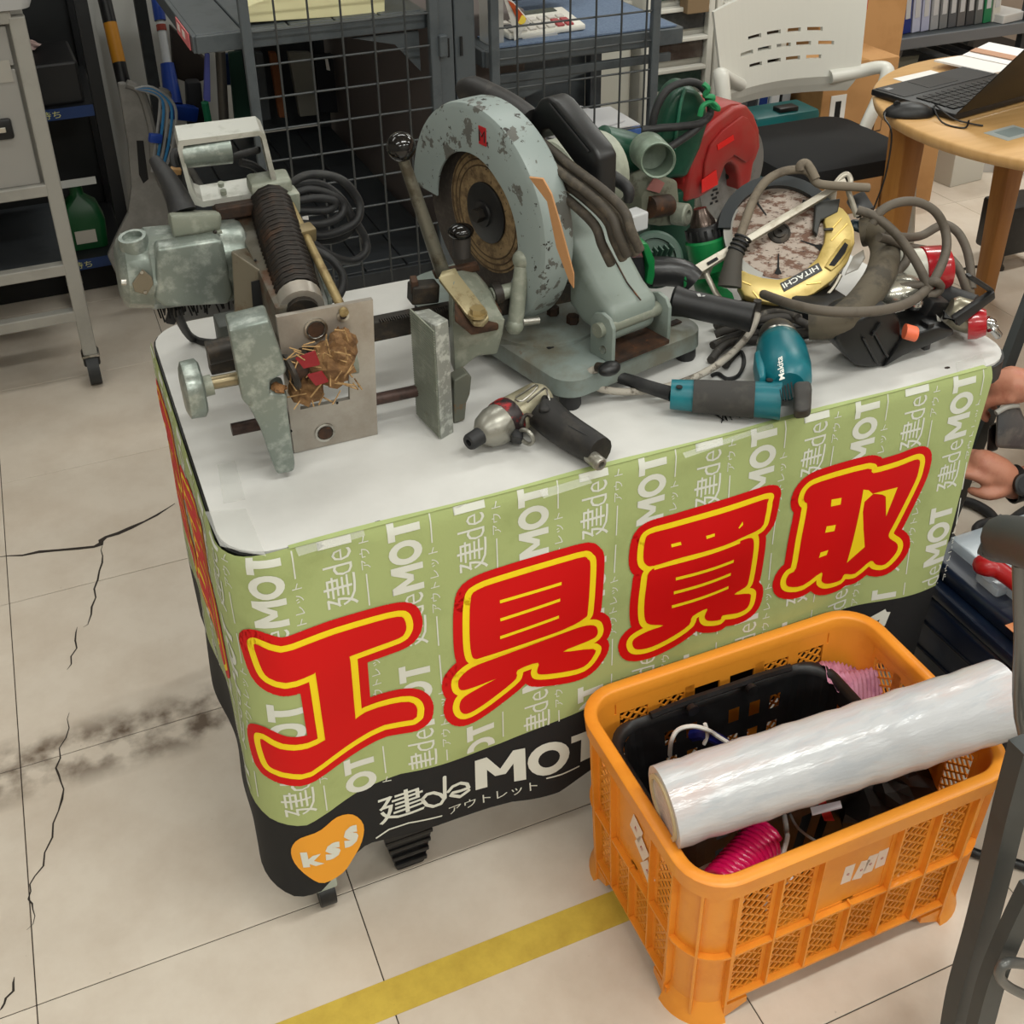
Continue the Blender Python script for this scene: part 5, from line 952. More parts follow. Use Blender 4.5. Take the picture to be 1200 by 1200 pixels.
# loop handle
hO = [(0.1698,1.6,1.0356), (0.2823,1.6,1.0341), (0.2887,1.6,1.027), (0.2985,1.6,0.9442), (0.2952,1.6,0.9369), (0.1888,1.6,0.9353), (0.1778,1.6,0.941), (0.1725,1.6,0.961), (0.1669,1.6,1.0239)]
hI = [(0.1755,1.6,1.0275), (0.2802,1.6,1.027), (0.2832,1.6,1.0216), (0.2903,1.6,0.9482), (0.2886,1.6,0.9445), (0.1901,1.6,0.9441), (0.1825,1.6,0.9492), (0.1786,1.6,0.9626), (0.1731,1.6,1.0194)]
g = G(); n = len(hO); dv = V((0.004, 0.05, 0.006))
for o in (V(), dv): g.v += [V(p) + o for p in hO + hI]
for i in range(n):
    j = (i + 1) % n
    g.f += [[i, j, n + j, n + i], [2 * n + i, 3 * n + i, 3 * n + j, 2 * n + j], [i, 2 * n + i, 2 * n + j, j], [n + i, n + j, 3 * n + j, 3 * n + i]]
hd = part(mo, 'loop_handle', g, M('handle_alloy', (192, 192, 186), 0.35, 0.5, c2=(170, 170, 162), s=24), 30)
part(hd, 'grip_housing', G().cyl((0.1733,1.618,1.0099), (0.2396,1.618,1.01), 0.0195, 0.0225, 20), m_cast)
part(hd, 'trigger', G().hexa([(0.2371,1.62,0.9883), (0.2405,1.63,0.9897), (0.2423,1.62,1.0002), (0.2465,1.63,0.9989), (0.2829,1.62,0.9941), (0.2862,1.63,0.993), (0.2817,1.62,1.0044), (0.285,1.63,1.0033)], 0.003), m_blk, 40)
part(hd, 'inner_lead', G().tube([(0.2549,1.635,0.9807), (0.272,1.64,0.9713), (0.2907,1.645,0.9511)], 0.006, 8), m_rubber)
part(hd, 'mount_plate', G().hexa([(0.1872,1.603,0.9371), (0.1876,1.603,0.9396), (0.1895,1.66,0.9359), (0.1899,1.66,0.9385), (0.2948,1.603,0.9386), (0.2951,1.603,0.9411), (0.2977,1.66,0.9396), (0.298,1.66,0.9422)]), m_castg, 0)
for q in ((0.2219,1.63,0.9515), (0.2212,1.61,0.9469), (0.2787,1.63,0.9515), (0.2787,1.61,0.9466)): part(hd, 'bolt', G().cyl(q, V(q) + V((0, -0.002, 0.006)), 0.0045, n=6), m_castg, 0)
part(hd, 'rust_bracket', G().box((0.2434,1.6,0.9273), (0.08, 0.035, 0.02), (0, 0, 0.05), 0.003), m_rust, 0)
part(mo, 'rear_foot', G().box((0.215, 1.635, 0.71), (0.06, 0.05, 0.06), bev=0.004), M('foot_grey', (96, 100, 96), 0.5), 40)
part(mo, 'rear_post', G().box((0.238, 1.60, 0.775), (0.03, 0.05, 0.09), bev=0.003), m_rust, 0)
g = G()
for k in range(36): g.cyl((0.10 + 0.0034 * k, 1.555, 0.815), (0.10 + 0.0034 * k + random.uniform(-0.004, 0.004), 1.55 + random.uniform(-0.012, 0.012), 0.798 + random.uniform(0, 0.006)), 0.0012, n=4)
part(mo, 'shade_fringe', g, m_blkm, 0, kind='stuff')  # black fringe put in for the shadow under the motor
# power cord: coil hung behind, and the loop on the table
lo = []
for pts, Yc in (([(0.3234,1.7,0.9026), (0.3519,1.7,0.9201), (0.3828,1.7,0.9208), (0.418,1.7,0.904), (0.4398,1.7,0.8677), (0.4349,1.69,0.8434), (0.4102,1.68,0.8327), (0.3663,1.67,0.8329), (0.3278,1.67,0.8512)], 0), ([(0.331,1.69,0.8965), (0.361,1.69,0.9027), (0.3947,1.69,0.8888), (0.4121,1.69,0.8689), (0.4024,1.68,0.8542), (0.3722,1.67,0.8518), (0.3353,1.67,0.8583)], 0), ([(0.3433,1.71,0.9042), (0.3796,1.71,0.9025), (0.4089,1.71,0.8794), (0.4242,1.7,0.8488), (0.4247,1.7,0.8224), (0.3974,1.69,0.8136), (0.3542,1.68,0.8225), (0.3286,1.68,0.8358)], 0), ([(0.3385,1.68,0.8905), (0.3706,1.68,0.8907), (0.3967,1.68,0.8807), (0.386,1.68,0.8684), (0.3395,1.68,0.875)], 0), ([(0.4338,1.7,0.8296), (0.4456,1.7,0.8009), (0.4411,1.69,0.7818), (0.415,1.68,0.7759), (0.3782,1.66,0.8), (0.3511,1.66,0.8281)], 0), ([(0.3441,1.62,0.834), (0.3664,1.6,0.8183), (0.375,1.58,0.7981), (0.3602,1.55,0.7859), (0.3348,1.52,0.7947)], 0)):
    lo.append(part(mo, 'cord', G().tube(pts, 0.0068, 8), m_rubber, 60))
part(mo, 'cord', G().tube([(0.1276,1.56,0.8087), (0,0,1.55) if False else (0.1297,1.58,0.7784), (0.1523,1.6944,0.688), (0.18,1.6632,0.688), (0.225,1.6551,0.688), (0.2513,1.684,0.688)], 0.0065, 8), m_rubber, 60)
part(mo, 'cord_end', G().box((0.1206,1.58,0.79), (0.014, 0.012, 0.03), (0, 0.4, 0), 0.003), m_rubber, 0)
part(mo, 'cord_label', G().box((0.347,1.672,0.864), (0.009, 0.002, 0.007)), M('tag_white', (240, 236, 232), 0.5), 0)
# moving jaw on the right
g = G().prism([(0.405, 1.337, 0.68), (0.430, 1.337, 0.68), (0.437, 1.28, 0.68), (0.415, 1.270, 0.68)], (0, 0, 0.166), 0.0015); g.v = [v if v.z < 0.7 or v.y > 1.3 else v + V((0, 0, 0.008)) for v in g.v]
jw = part(mo, 'moving_jaw', g, M('jaw_metal', (158, 160, 154), 0.45, 0.35, c2=(196, 198, 192), s=70, t=(0.5, 0.6), c3=(96, 92, 84), s3=30, t3=(0.62, 0.7), b=0.3, bs=160), 0)
g = G(); A, B = V((0.4045, 1.337, 0)), V((0.4145, 1.271, 0)); dn = V((B - A).y and ((B - A).y, -(B - A).x, 0)).normalized()
for k in range(46):
    z = 0.684 + 0.0036 * k; t_ = V((0, 0, 0.012))
    g.hexa([A.lerp(B, u) + V((0, 0, z + (1 - u) * 0.004)) + V((0, 0, h)) + dn * d_ for u in (0, 1) for h in (-0.0009, 0.0009) for d_ in (0, 0.0022)])
part(jw, 'serration', g, m_castg, 0, kind='stuff')
part(mo, 'jaw_body', G().prism([(0.4606,1.33,0.8236), (0.4736,1.36,0.8666), (0.5246,1.4,0.8445), (0.5341,1.37,0.8305), (0.5339,1.33,0.8092), (0.5334,1.33,0.7866), (0.5238,1.33,0.7564), (0.4945,1.33,0.7604), (0.4751,1.33,0.7486), (0.4595,1.33,0.7387)], (0.006, 0.035, 0.0), 0.004), m_castg, 40)
jt = part(mo, 'jaw_top', G().prism([(0.4543,1.305,0.8342), (0.4898,1.4,0.8395), (0.5384,1.42,0.8278), (0.5387,1.345,0.8051), (0.524,1.325,0.7965), (0.4782,1.31,0.8059)], (0, 0, 0.010), 0.003), m_rust, 40)
lv = part(mo, 'flat_lever', G().prism([(0.4562,1.37,0.8658), (0.4667,1.385,0.8675), (0.4867,1.385,0.8688), (0.4877,1.375,0.8625), (0.5057,1.318,0.83), (0.5047,1.31,0.8223), (0.4943,1.306,0.8173), (0.4817,1.308,0.8204)], (0, 0, 0.006), 0.0015), M('lever_zinc', (164, 154, 124), 0.38, 0.5, c2=(130, 114, 84), s=40), 30)
hb = V((0.49,1.313,0.8279)) + V((0, 0, 0.008)); part(lv, 'hex_bolt', G().cyl(hb, hb + V((0, 0, 0.009)), 0.0105, n=6), m_brass, 0); part(lv, 'bolt_washer', G().cyl(hb - V((0, 0, 0.003)), hb + V((0, 0, 0.001)), 0.013, n=18), m_brass)
part(mo, 'lever_bracket', G().prism([(0.4582,1.4,0.8654), (0.5328,1.42,0.857), (0.5363,1.42,0.8443), (0.4626,1.4,0.8541)], (0.002, 0.012, 0), 0.002), m_rust, 0)
part(mo, 'bar_end', G().box((0.4431,1.4,0.8397), (0.04, 0.026, 0.028), (0, 0.1, 0), 0.003), m_iron, 0); part(mo, 'bar_end_lug', G().prism([(0.4237,1.39,0.8636), (0.4335,1.39,0.8629), (0.435,1.39,0.8458), (0.4316,1.39,0.8295), (0.4254,1.39,0.8294), (0.4226,1.39,0.8444)], (0.004, 0.02, 0), 0.002), m_rust, 0)
la, lb = V((0.471,1.4,0.8707)), V((0.425,1.4,1.0401)); part(mo, 'hand_lever', G().cyl(la - (lb - la) * 0.06, lb, 0.0105, 0.0075, 14), M('lever_steel', (116, 114, 104), 0.4, 0.5, c2=(90, 84, 72), s=30))
part(mo, 'lever_ball', G().sph((0.4246,1.4,1.0517), 0.0195, n=24), M('ball_black', (24, 22, 22), 0.12), 80)
part(mo, 'black_grip', G().tube([(0.5088,1.42,0.8734), (0.5098,1.42,0.8966), (0.5104,1.42,0.912)], 0.013, 12), M('grip_grey', (64, 60, 58), 0.5)); part(mo, 'grip_cap', G().sph((0.5091,1.42,0.9109), 0.0185, (1, 1, 0.6), 18), M('ball_black', (24, 22, 22), 0.12), 80)
sc0 = V((0.5367,1.38,0.8242)); sc1 = V((0.5772,1.38,0.8267)); part(mo, 'vise_screw', G().cyl(sc0, sc1, 0.011, n=14), m_castg); part(mo, 'screw_collar', G().lathe(sc0 + (sc1 - sc0) * 0.05, sc1 - sc0, [(0, 0.016), (0.012, 0.016)], 18), m_iron)
part(mo, 'tee_handle', G().tube([(0.5835,1.375,0.8725), (0.5785,1.37,0.852), (0.5721,1.365,0.829), (0.567,1.36,0.8055), (0.5606,1.355,0.7808)], 0.0115, 10), m_castg); part(mo, 'tee_boss', G().sph((0.5835,1.375,0.8725), 0.0155, n=14), m_castg); part(mo, 'tee_boss', G().sph((0.5606,1.355,0.7822), 0.013, n=14), m_castg)
part(mo, 'stop_pin', G().cyl((0.5746,1.36,0.7836), (0.5998,1.36,0.7809), 0.0065, n=12), m_steel)
part(mo, 'jaw_clip', G().prism([(0.4476,1.3,0.7493), (0.4677,1.3,0.7566), (0.4736,1.3,0.7484), (0.4702,1.3,0.7221), (0.4647,1.3,0.7097), (0.4612,1.3,0.6829), (0.4446,1.3,0.6802)], (0, 0.022, 0), 0.002), M('clip_grey', (120, 122, 112), 0.45, 0.3, c2=(150, 108, 60), s=30, t=(0.52, 0.62)), 0)

# ---------------- chop saw ----------------
m_sg = M('saw_grey', (140, 150, 144), 0.42, c2=(128, 136, 128), s=10, c3=(92, 88, 80), s3=30, t3=(0.66, 0.73), b=0.05, bs=100)
m_sgb = M('saw_base_grey', (134, 144, 140), 0.45, c2=(116, 114, 102), s=9, t=(0.45, 0.66), c3=(110, 86, 62), s3=40, t3=(0.66, 0.75))
m_guard = M('guard_chipped', (150, 160, 158), 0.42, c2=(104, 104, 100), s=24, t=(0.575, 0.582), c3=(54, 50, 46), s3=60, t3=(0.63, 0.64), b=0.06, bs=40)
cs = thing('chop_saw', 'large grey cut-off chop saw with chipped round wheel guard on the white table', 'saw', mat=Matrix(((0.9703, -0.24192, 0.0, 0.593), (0.24192, 0.9703, 0.0, 1.251), (0.0, 0.0, 1.0, 0.68), (0.0, 0.0, 0.0, 1.0))))
def LP(T, n, g, m, sm=40, **k): return part(T, n, g, m, sm, True, **k)
bp = LP(cs, 'base', G().ring([[V((x, y, z)) for x, y in rrect(0.1375, 0.215, 0.1375 + o, 0.215 + o, 0.035)] for z, o in ((0.020, -0.006), (0.024, 0.0), (0.050, -0.001), (0.056, -0.008))]), m_sgb, 40)
for x in (0.025, 0.25):
    for y in (0.022, 0.40): LP(cs, 'rubber_foot', G().lathe((x, y, 0), (0, 0, 1), [(0, 0.014), (0.004, 0.016), (0.022, 0.0155)], 16), m_rubber)
LP(bp, 'wheel_slot', G().box((0.046, 0.14, 0.0565), (0.010, 0.10, 0.002), bev=0.001), m_blkm, 0)
LP(cs, 'turntable', G().lathe((0.09, 0.17, 0.0), (0, 0, 1), [(0.05, 0.09), (0.060, 0.088), (0.063, 0.080)], 32), m_sgb)
for q in ((0.1059,0.1623,0.064), (0.1113,0.1222,0.064)): LP(cs, 'rusty_bolt', G().cyl(q, V(q) + V((0, 0, 0.012)), 0.0095, n=6), m_rust, 0)
for q in ((0.2612,0.0841,0.0575), (0.2381,0.0373,0.0575), (0.1579,0.0525,0.0575)): LP(bp, 'base_pocket', G().box(q, (0.022, 0.012, 0.002), bev=0.0008), m_rust, 0)
LP(cs, 'fence', G().hexa([(x, y, z) for x in (0.06, 0.16) for y in (0.30, 0.33) for z in (0.056, 0.12)], 0.003), m_sg, 0)
# wheel
hy, hz = 0.235, 0.222
m_whl = M('wheel_grit', (70, 62, 56), 0.85, c2=(84, 76, 68), s=120)
wl = LP(cs, 'cutting_wheel', G().cyl((0.042, hy, hz), (0.0455, hy, hz), 0.150, n=64), m_whl, 30)
LP(wl, 'wheel_label', G().cyl((0.0405, hy, hz), (0.042, hy, hz), 0.092, n=48), M('label_brown', (150, 128, 94), 0.8, c2=(108, 88, 62), s=50, t=(0.45, 0.6), c3=(70, 56, 44), s3=120, t3=(0.6, 0.66)), 0)
for r in (0.088, 0.070, 0.079): LP(wl, 'label_ring', G().torus((0.0402, hy, hz), (1, 0, 0), r, 0.0012, 48, 4), M('label_ring', (92, 74, 52), 0.8), 60)
LP(wl, 'flange', G().lathe((0.040, hy, hz), (-1, 0, 0), [(0, 0.046), (0.003, 0.046), (0.006, 0.040), (0.007, 0.020), (0.010, 0.019)], 32), m_blk)
LP(wl, 'arbor_nut', G().cyl((0.033, hy, hz), (0.018, hy, hz), 0.0105, n=6), m_iron, 0)
# guard: side face with arc opening + rim
def gp(a, r, x): return V((x, hy + r * math.cos(a), hz + r * math.sin(a)))
A0, A1, NA = math.radians(2), math.radians(232), 56
g = G(); rings = []
for k in range(NA + 1):
    t = k / NA; a = A0 + (A1 - A0) * t
    ri = 0.095 + 0.022 * max(0, (t - 0.55) / 0.45) ; ro = 0.166
    prof = [(0.016, ri), (0.016, ro - 0.010), (0.020, ro - 0.002), (0.026, ro), (0.066, ro), (0.070, ro - 0.004), (0.070, ro - 0.012), (0.0665, ro - 0.008), (0.066, ro - 0.004), (0.026, ro - 0.004), (0.019, ro - 0.012), (0.019, ri)]
    rings.append([gp(a, r, x) for x, r in prof])
gd = LP(cs, 'wheel_guard', g.ring(rings), m_guard, 34)
g = G(); rings = []
for k in range(NA + 1):
    a = A0 + (A1 - A0) * k / NA; rings.append([gp(a, r, x) for x, r in ((0.068, 0.03), (0.068, 0.158), (0.0705, 0.158), (0.0705, 0.03))])
LP(gd, 'guard_back', g.ring(rings), m_sg, 30)
m_em = M('emblem_red', (180, 30, 40), 0.5)
eb = LP(gd, 'emblem', G().box(gp(math.radians(103), 0.132, 0.0155), (0.0012, 0.017, 0.026)), m_em, 0)
g = G()
for pts in (((-0.006, -0.008), (-0.006, 0.008), (0.0, -0.001), (0.006, 0.008), (0.006, -0.008)),): g.tube([gp(math.radians(103), 0.132, 0.0146) + V((0, -u, v)) for u, v in pts], 0.0011, 5, 1)
LP(eb, 'emblem_letter', g, M('emblem_dark', (50, 16, 18), 0.5), 0)
# motor, arm, handles
LP(cs, 'gear_case', G().lathe((0.07, hy, hz), (1, 0, 0), [(0, 0.075), (0.03, 0.075), (0.05, 0.06), (0.07, 0.058)], 24), m_sg)
mo2 = LP(cs, 'motor_housing', G().lathe((0.125, hy - 0.005, hz + 0.02), (1, 0, 0), [(0, 0.050), (0.03, 0.056), (0.035, 0.062), (0.125, 0.062), (0.138, 0.056), (0.142, 0.03)], 32), M('motor_grey', (168, 172, 158), 0.5, c2=(150, 154, 142), s=14), 40)
am = [(0.035, 0.045), (0.035, 0.115), (0.10, 0.185), (0.18, 0.262), (0.25, 0.285), (0.28, 0.25), (0.22, 0.17), (0.13, 0.10), (0.09, 0.058)]
LP(cs, 'arm', G().prism([(0.092, y, z) for y, z in ((0.018, 0.075), (0.014, 0.128), (0.045, 0.145), (0.13, 0.225), (0.19, 0.285), (0.26, 0.28), (0.25, 0.19), (0.17, 0.14), (0.08, 0.085))], (0.092, 0, 0), 0.014, 3), m_sg, 40)
LP(cs, 'arm_seam', G().tube([(0.148, 0.016, 0.131), (0.148, 0.046, 0.1475), (0.148, 0.13, 0.2275)], 0.0012, 5, 1), m_rust, 60)
for x in (0.082, 0.188): LP(cs, 'pivot_bracket', G().prism([(x, 0.0, 0.056), (x, 0.0, 0.112), (x, 0.008, 0.124), (x, 0.024, 0.128), (x, 0.040, 0.122), (x, 0.048, 0.11), (x, 0.048, 0.056)], (0.007, 0, 0), 0.002), m_sg, 30)
LP(cs, 'pivot_pin', G().cyl((0.074, 0.024, 0.103), (0.202, 0.024, 0.103), 0.011, n=16), m_castg); LP(cs, 'bracket_screw', G().cyl((0.079, 0.018, 0.073), (0.082, 0.018, 0.073), 0.006, n=12), m_steel)
LP(cs, 'bracket_floor', G().box((0.138, 0.02, 0.06), (0.10, 0.05, 0.006)), m_rust, 0)
m_bkp = M('handle_black', (30, 31, 33), 0.4)
LP(cs, 'rear_grip', G().tube([(0.1,0.3657,0.3622), (0.1,0.343,0.3699), (0.1,0.3019,0.3689), (0.1,0.2499,0.3634), (0.1,0.2059,0.3541)], 0.0185, 14), M('grip_worn', (44, 42, 42), 0.5, c2=(92, 88, 82), s=16, t=(0.58, 0.68)), 60)
LP(cs, 'switch_body', G().hexa([(x, y, z) for x in (0.085, 0.135) for y in (0.13, 0.27) for z in (0.26, 0.33 if y > 0.2 else 0.29)], 0.015, 3), M('dirty_grey', (128, 118, 102), 0.6, c2=(92, 80, 66), s=20), 40)
dh = LP(cs, 'd_handle', G().prism([(0.1,0.216,0.3416), (0.1,0.2017,0.3724), (0.1,0.186,0.3907), (0.1,0.167,0.3987), (0.1,0.1483,0.3947), (0.1,0.0682,0.3508), (0.1,0.0573,0.3395), (0.1,0.0572,0.2791), (0.1,0.0801,0.2646), (0.1,0.0913,0.2711), (0.1,0.092,0.3056), (0.1,0.167,0.3515), (0.1,0.1825,0.3452), (0.1,0.1904,0.3282)], (0.034, 0, 0), 0.006, 3), m_bkp, 40)
LP(dh, 'handle_groove', G().tube([(0.098,0.1607,0.3898), (0.098,0.0762,0.3443)], 0.0016, 6, 1), m_blkm)
LP(cs, 'cable_gland', G().tube([(0.17,0.1375,0.2838), (0.17,0.1004,0.2817), (0.17,0.0748,0.274), (0.17,0.074,0.2565)], [0.012, 0.007], 10), m_rubber, 60)
m_cb = M('dusty_cable', (74, 68, 60), 0.7, c2=(100, 92, 80), s=30)
for k, (dx, dy) in enumerate(((0, 0), (8, -9), (-6, 8), (16, -16), (4, 2))):
    a = [V(p) for p in ((0.075,0.221,0.3456), (0.075,0.1738,0.3231), (0.075,0.1111,0.3073), (0.075,0.0475,0.2932), (0.075,0.0054,0.2774), (0.075,-0.0091,0.2555))]
    o = V((0.012 * (k % 3) - 0.006, -0.0105 * (k - 2) , 0.008 * (k - 2)))
    a.append(a[-1] + V((0.012, -0.006, -0.03)))
    LP(cs, 'cord_strand', G().tube([p + o * (0.4 if i == 0 else 1) for i, p in enumerate(a)], 0.0068, 8), m_cb, 60)
LP(cs, 'tan_paper_strip', G().prism([(0.01,0.0931,0.3241), (0.01,0.0639,0.3302), (0.01,0.0461,0.3144), (0.01,0.0283,0.2798), (0.01,-0.0006,0.2172), (0.01,-0.0009,0.1975), (0.01,0.0081,0.2041), (0.01,0.0352,0.2437), (0.01,0.0551,0.3022)], (0.004, 0.003, 0), 0), M('tan_paper', (196, 150, 106), 0.7), 0)
LP(cs, 'white_capacitor_box', G().box((0.2996,0.2,0.1538), (0.035, 0.03, 0.03), bev=0.003), M('cap_white', (206, 206, 208), 0.5), 0)
lk = LP(cs, 'lock_knob', G().sph((0.0563,-0.0241,0.07), 0.014, (1.3, 0.9, 0.7), 16), m_blk, 80); LP(lk, 'knob_stem', G().cyl((0.0558,0.0003,0.062), (0.0586,-0.0215,0.068), 0.007, n=12), m_iron)

# ---------------- pile of tools on the right ----------------
m_dgreen = M('dark_green_plastic', (22, 76, 58), 0.4, c2=(34, 88, 68), s=14)
gs = thing('corded_grinder', 'old dark green corded power tool lying behind the chop saw motor', 'power tool', (0.93, 1.66, ZT))
part(gs, 'motor_body', G().lathe((0.8295,1.64,0.923), V((0.9626,1.64,0.8615)) - V((0.8295,1.64,0.923)), [(0, 0.024), (0.005, 0.032), (0.05, 0.036), (0.11, 0.036), (0.13, 0.028)], 24), m_dgreen, 50)
part(gs, 'dome_housing', G().prism([(0.9326,1.62,0.8488), (0.9244,1.62,0.8829), (0.9334,1.62,0.9255), (0.9424,1.62,0.9645), (0.9567,1.62,0.9909), (0.9765,1.62,1.0024), (1.001,1.62,0.9936), (1.0206,1.62,0.9683), (1.0265,1.62,0.9342), (1.0149,1.62,0.8915), (0.9919,1.62,0.8423)], (0.015, 0.07, 0), 0.016, 4), m_dgreen, 50)
part(gs, 'housing_seam', G().tube([(0.9755,1.618,1.0002), (0.9678,1.616,0.9792), (0.9636,1.616,0.9441), (0.9598,1.616,0.901)], 0.003, 6), M('green_edge', (60, 120, 98), 0.35))
part(gs, 'base_foot', G().box((0.97, 1.66, 0.75), (0.09, 0.07, 0.14), bev=0.008), m_dgreen)
part(gs, 'power_cord', G().tube([(0.9058,1.6,0.9097), (0.907,1.6,0.9496), (0.9146,1.6,0.9837), (0.9348,1.6,1.0102), (0.9686,1.6,1.0169), (0.9945,1.6,1.0067), (1.0108,1.6,0.9808), (1.0142,1.6,0.9575), (0.9928,1.59,0.9491), (0.9579,1.59,0.9482), (0.9185,1.59,0.9509), (0.89,1.6,0.9478)], 0.0065, 8), m_rubber, 60)
part(gs, 'power_cord', G().tube([(1.0111,1.595,0.9594), (0.9823,1.59,0.9391), (0.9456,1.58,0.9273), (0.9044,1.575,0.9121), (0.868,1.57,0.9049)], 0.0065, 8), m_rubber, 60)
tw = solo('twist_tie', G().tube([(0.9818,1.575,1.019), (0.9888,1.57,1.0112), (0.9864,1.575,0.9991), (0.9994,1.57,0.996), (0.9971,1.575,0.9838), (1.0106,1.57,0.975), (0.9969,1.57,0.988), (0.9814,1.57,0.9845), (0.9763,1.57,0.9684)], 0.0045, 6), M('twine_green', (40, 140, 92), 0.6), 'bright green twisted tie knotted on the black cord', 'tie', 60)
# red guarded dust collecting saw
m_rp = M('dusty_red_plastic', (158, 40, 38), 0.5, c2=(150, 66, 58), s=14, t=(0.42, 0.66), c3=(140, 92, 82), s3=30, t3=(0.66, 0.76))
rs = thing('dust_saw', 'circular saw with dusty red guard and grey dust pipe at the back of the table', 'saw', mat=Matrix(((0.95106, -0.30902, 0.0, 1.06531), (0.30902, 0.95106, 0.0, 1.74826), (0.0, 0.0, 1.0, 0.7), (0.0, 0.0, 0.0, 1.0))))
RC = [(-0.1131,-0.1,0.1004), (-0.1043,-0.1,0.1488), (-0.099,-0.1,0.1852), (-0.0821,-0.1,0.211), (-0.0492,-0.1,0.2287), (0.0023,-0.1,0.2427), (0.0342,-0.1,0.2404), (0.058,-0.1,0.2171), (0.0761,-0.1,0.1869), (0.0831,-0.1,0.154), (0.074,-0.1,0.134), (0.0679,-0.1,0.1259), (0.0652,-0.1,0.0929), (0.0334,-0.1,0.0818), (0.0273,-0.1,0.1122), (0.0179,-0.1,0.132), (0.0025,-0.1,0.1452), (-0.0108,-0.1,0.1423), (-0.0182,-0.1,0.127), (-0.0257,-0.1,0.1132), (-0.0406,-0.1,0.1045), (-0.0757,-0.1,0.0981)]
LP(rs, 'guard', G().prism(RC, (0, 0.065, 0), 0.007, 3), m_rp, 40)
LP(rs, 'guard_flare', G().prism([(-0.1016,-0.09,0.0975), (-0.1124,-0.09,0.1482), (-0.1193,-0.09,0.1801), (-0.1106,-0.09,0.2033), (-0.0869,-0.09,0.2245), (-0.0479,-0.09,0.2438), (0.0047,-0.09,0.2474), (0.0372,-0.09,0.2405), (0.0152,-0.09,0.2347), (-0.0367,-0.09,0.2206), (-0.0698,-0.09,0.2027), (-0.0869,-0.09,0.1767)], (0, 0.075, 0), 0.004), m_rp, 40)
LP(rs, 'raised_panel', G().prism([(-0.0739,-0.1,0.1257), (-0.0732,-0.1,0.1638), (-0.0628,-0.1,0.1916), (-0.032,-0.1,0.2114), (0.0178,-0.1,0.2259), (0.0325,-0.1,0.2182), (0.0598,-0.1,0.186), (0.0648,-0.1,0.1489), (0.0383,-0.1,0.1364), (0.0032,-0.1,0.159), (-0.0231,-0.1,0.1515), (-0.0425,-0.1,0.1222)], (0, -0.006, 0), 0.0025), m_rp, 40)
m_rl = M('bright_red_label', (214, 40, 38), 0.35)
LP(rs, 'label', G().prism([(-0.0823,-0.1065,0.1358), (-0.0457,-0.1065,0.145), (-0.0382,-0.1065,0.1167), (-0.08,-0.1065,0.112)], (0, -0.001, 0)), m_rl, 0)
LP(rs, 'label', G().prism([(-0.0483,-0.1065,0.1898), (-0.007,-0.1065,0.1983), (-0.0035,-0.1065,0.1884), (-0.045,-0.1065,0.1799)], (0, -0.001, 0)), m_rl, 0)
bc_ = V((0.0451,-0.07,0.1076))
bl = LP(rs, 'saw_blade', G().cyl(bc_, bc_ + V((0, 0.002, 0)), 0.088, n=72), M('blade_grey', (150, 150, 148), 0.4, 0.6, c2=(132, 130, 128), s=20), 20)
LP(bl, 'arbor', G().lathe(bc_, (0, -1, 0), [(0, 0.018), (0.006, 0.017), (0.008, 0.008)], 20), m_iron)
g = G()
for k in range(9): LP(bl, 'blade_mark', G().box(bc_ + V((-0.052 + 0.004 * (k % 2) + 0.010 * (k // 5), -0.0008, -0.045 + 0.008 * (k % 5))), (0.006, 0.0008, 0.004)), m_blkm, 0)
dc = V((-0.2648,-0.17,0.232)); dn = V((-0.55, -0.8, 0.12)).normalized(); x_, y_ = perp(dn)
LP(rs, 'dust_pipe', G().ring([[dc + dn * t + (x_ * math.cos(2 * PI * k / 28) + y_ * math.sin(2 * PI * k / 28)) * r for k in range(28)] for t, r in ((-0.075, 0.030), (0.0, 0.0285), (0.002, 0.027), (0.0, 0.0245), (-0.05, 0.0245), (-0.055, 0.001))]), M('pipe_greygreen', (134, 148, 134), 0.4, 0.2, c2=(116, 128, 116), s=20), 50)
LP(rs, 'gear_bracket', G().prism([(-0.2521,-0.13,0.1115), (-0.2546,-0.13,0.1563), (-0.2363,-0.13,0.1804), (-0.2106,-0.13,0.1825), (-0.1684,-0.13,0.1629), (-0.161,-0.13,0.1221), (-0.1406,-0.13,0.1059), (-0.1512,-0.13,0.0797), (-0.2044,-0.13,0.0919)], (0, 0.05, 0), 0.006), M('bracket_grey', (128, 130, 116), 0.5, 0.2, c2=(96, 92, 80), s=30), 40)
LP(rs, 'copper_coil', G().cyl((-0.2409,-0.133,0.1374), (-0.1938,-0.133,0.1289), 0.018, n=18), m_rust); LP(rs, 'red_cover', G().prism([(-0.2498,-0.134,0.1706), (-0.2331,-0.134,0.1879), (-0.2081,-0.134,0.1713), (-0.2192,-0.134,0.1567)], (0, -0.002, 0)), M('dusty_pink', (160, 110, 106), 0.6), 0)
kn = V((-0.1709,-0.14,0.1082)); LP(rs, 'pivot_knob', G().lathe(kn, (0.3, -1, 0.1), [(-0.01, 0.019), (0.012, 0.019), (0.015, 0.016), (0.0155, 0.009), (0.010, 0.008)], 20), m_castg)
LP(rs, 'side_motor', G().lathe(bc_ + V((0, 0.03, 0)), (0, 1, 0), [(0, 0.05), (0.01, 0.055), (0.06, 0.05), (0.08, 0.04)], 24), m_blk)
LP(rs, 'sole_plate', G().box(bc_ + V((-0.03, -0.0, -0.118)), (0.22, 0.10, 0.003), (0, 0.05, 0)), m_castg, 0)
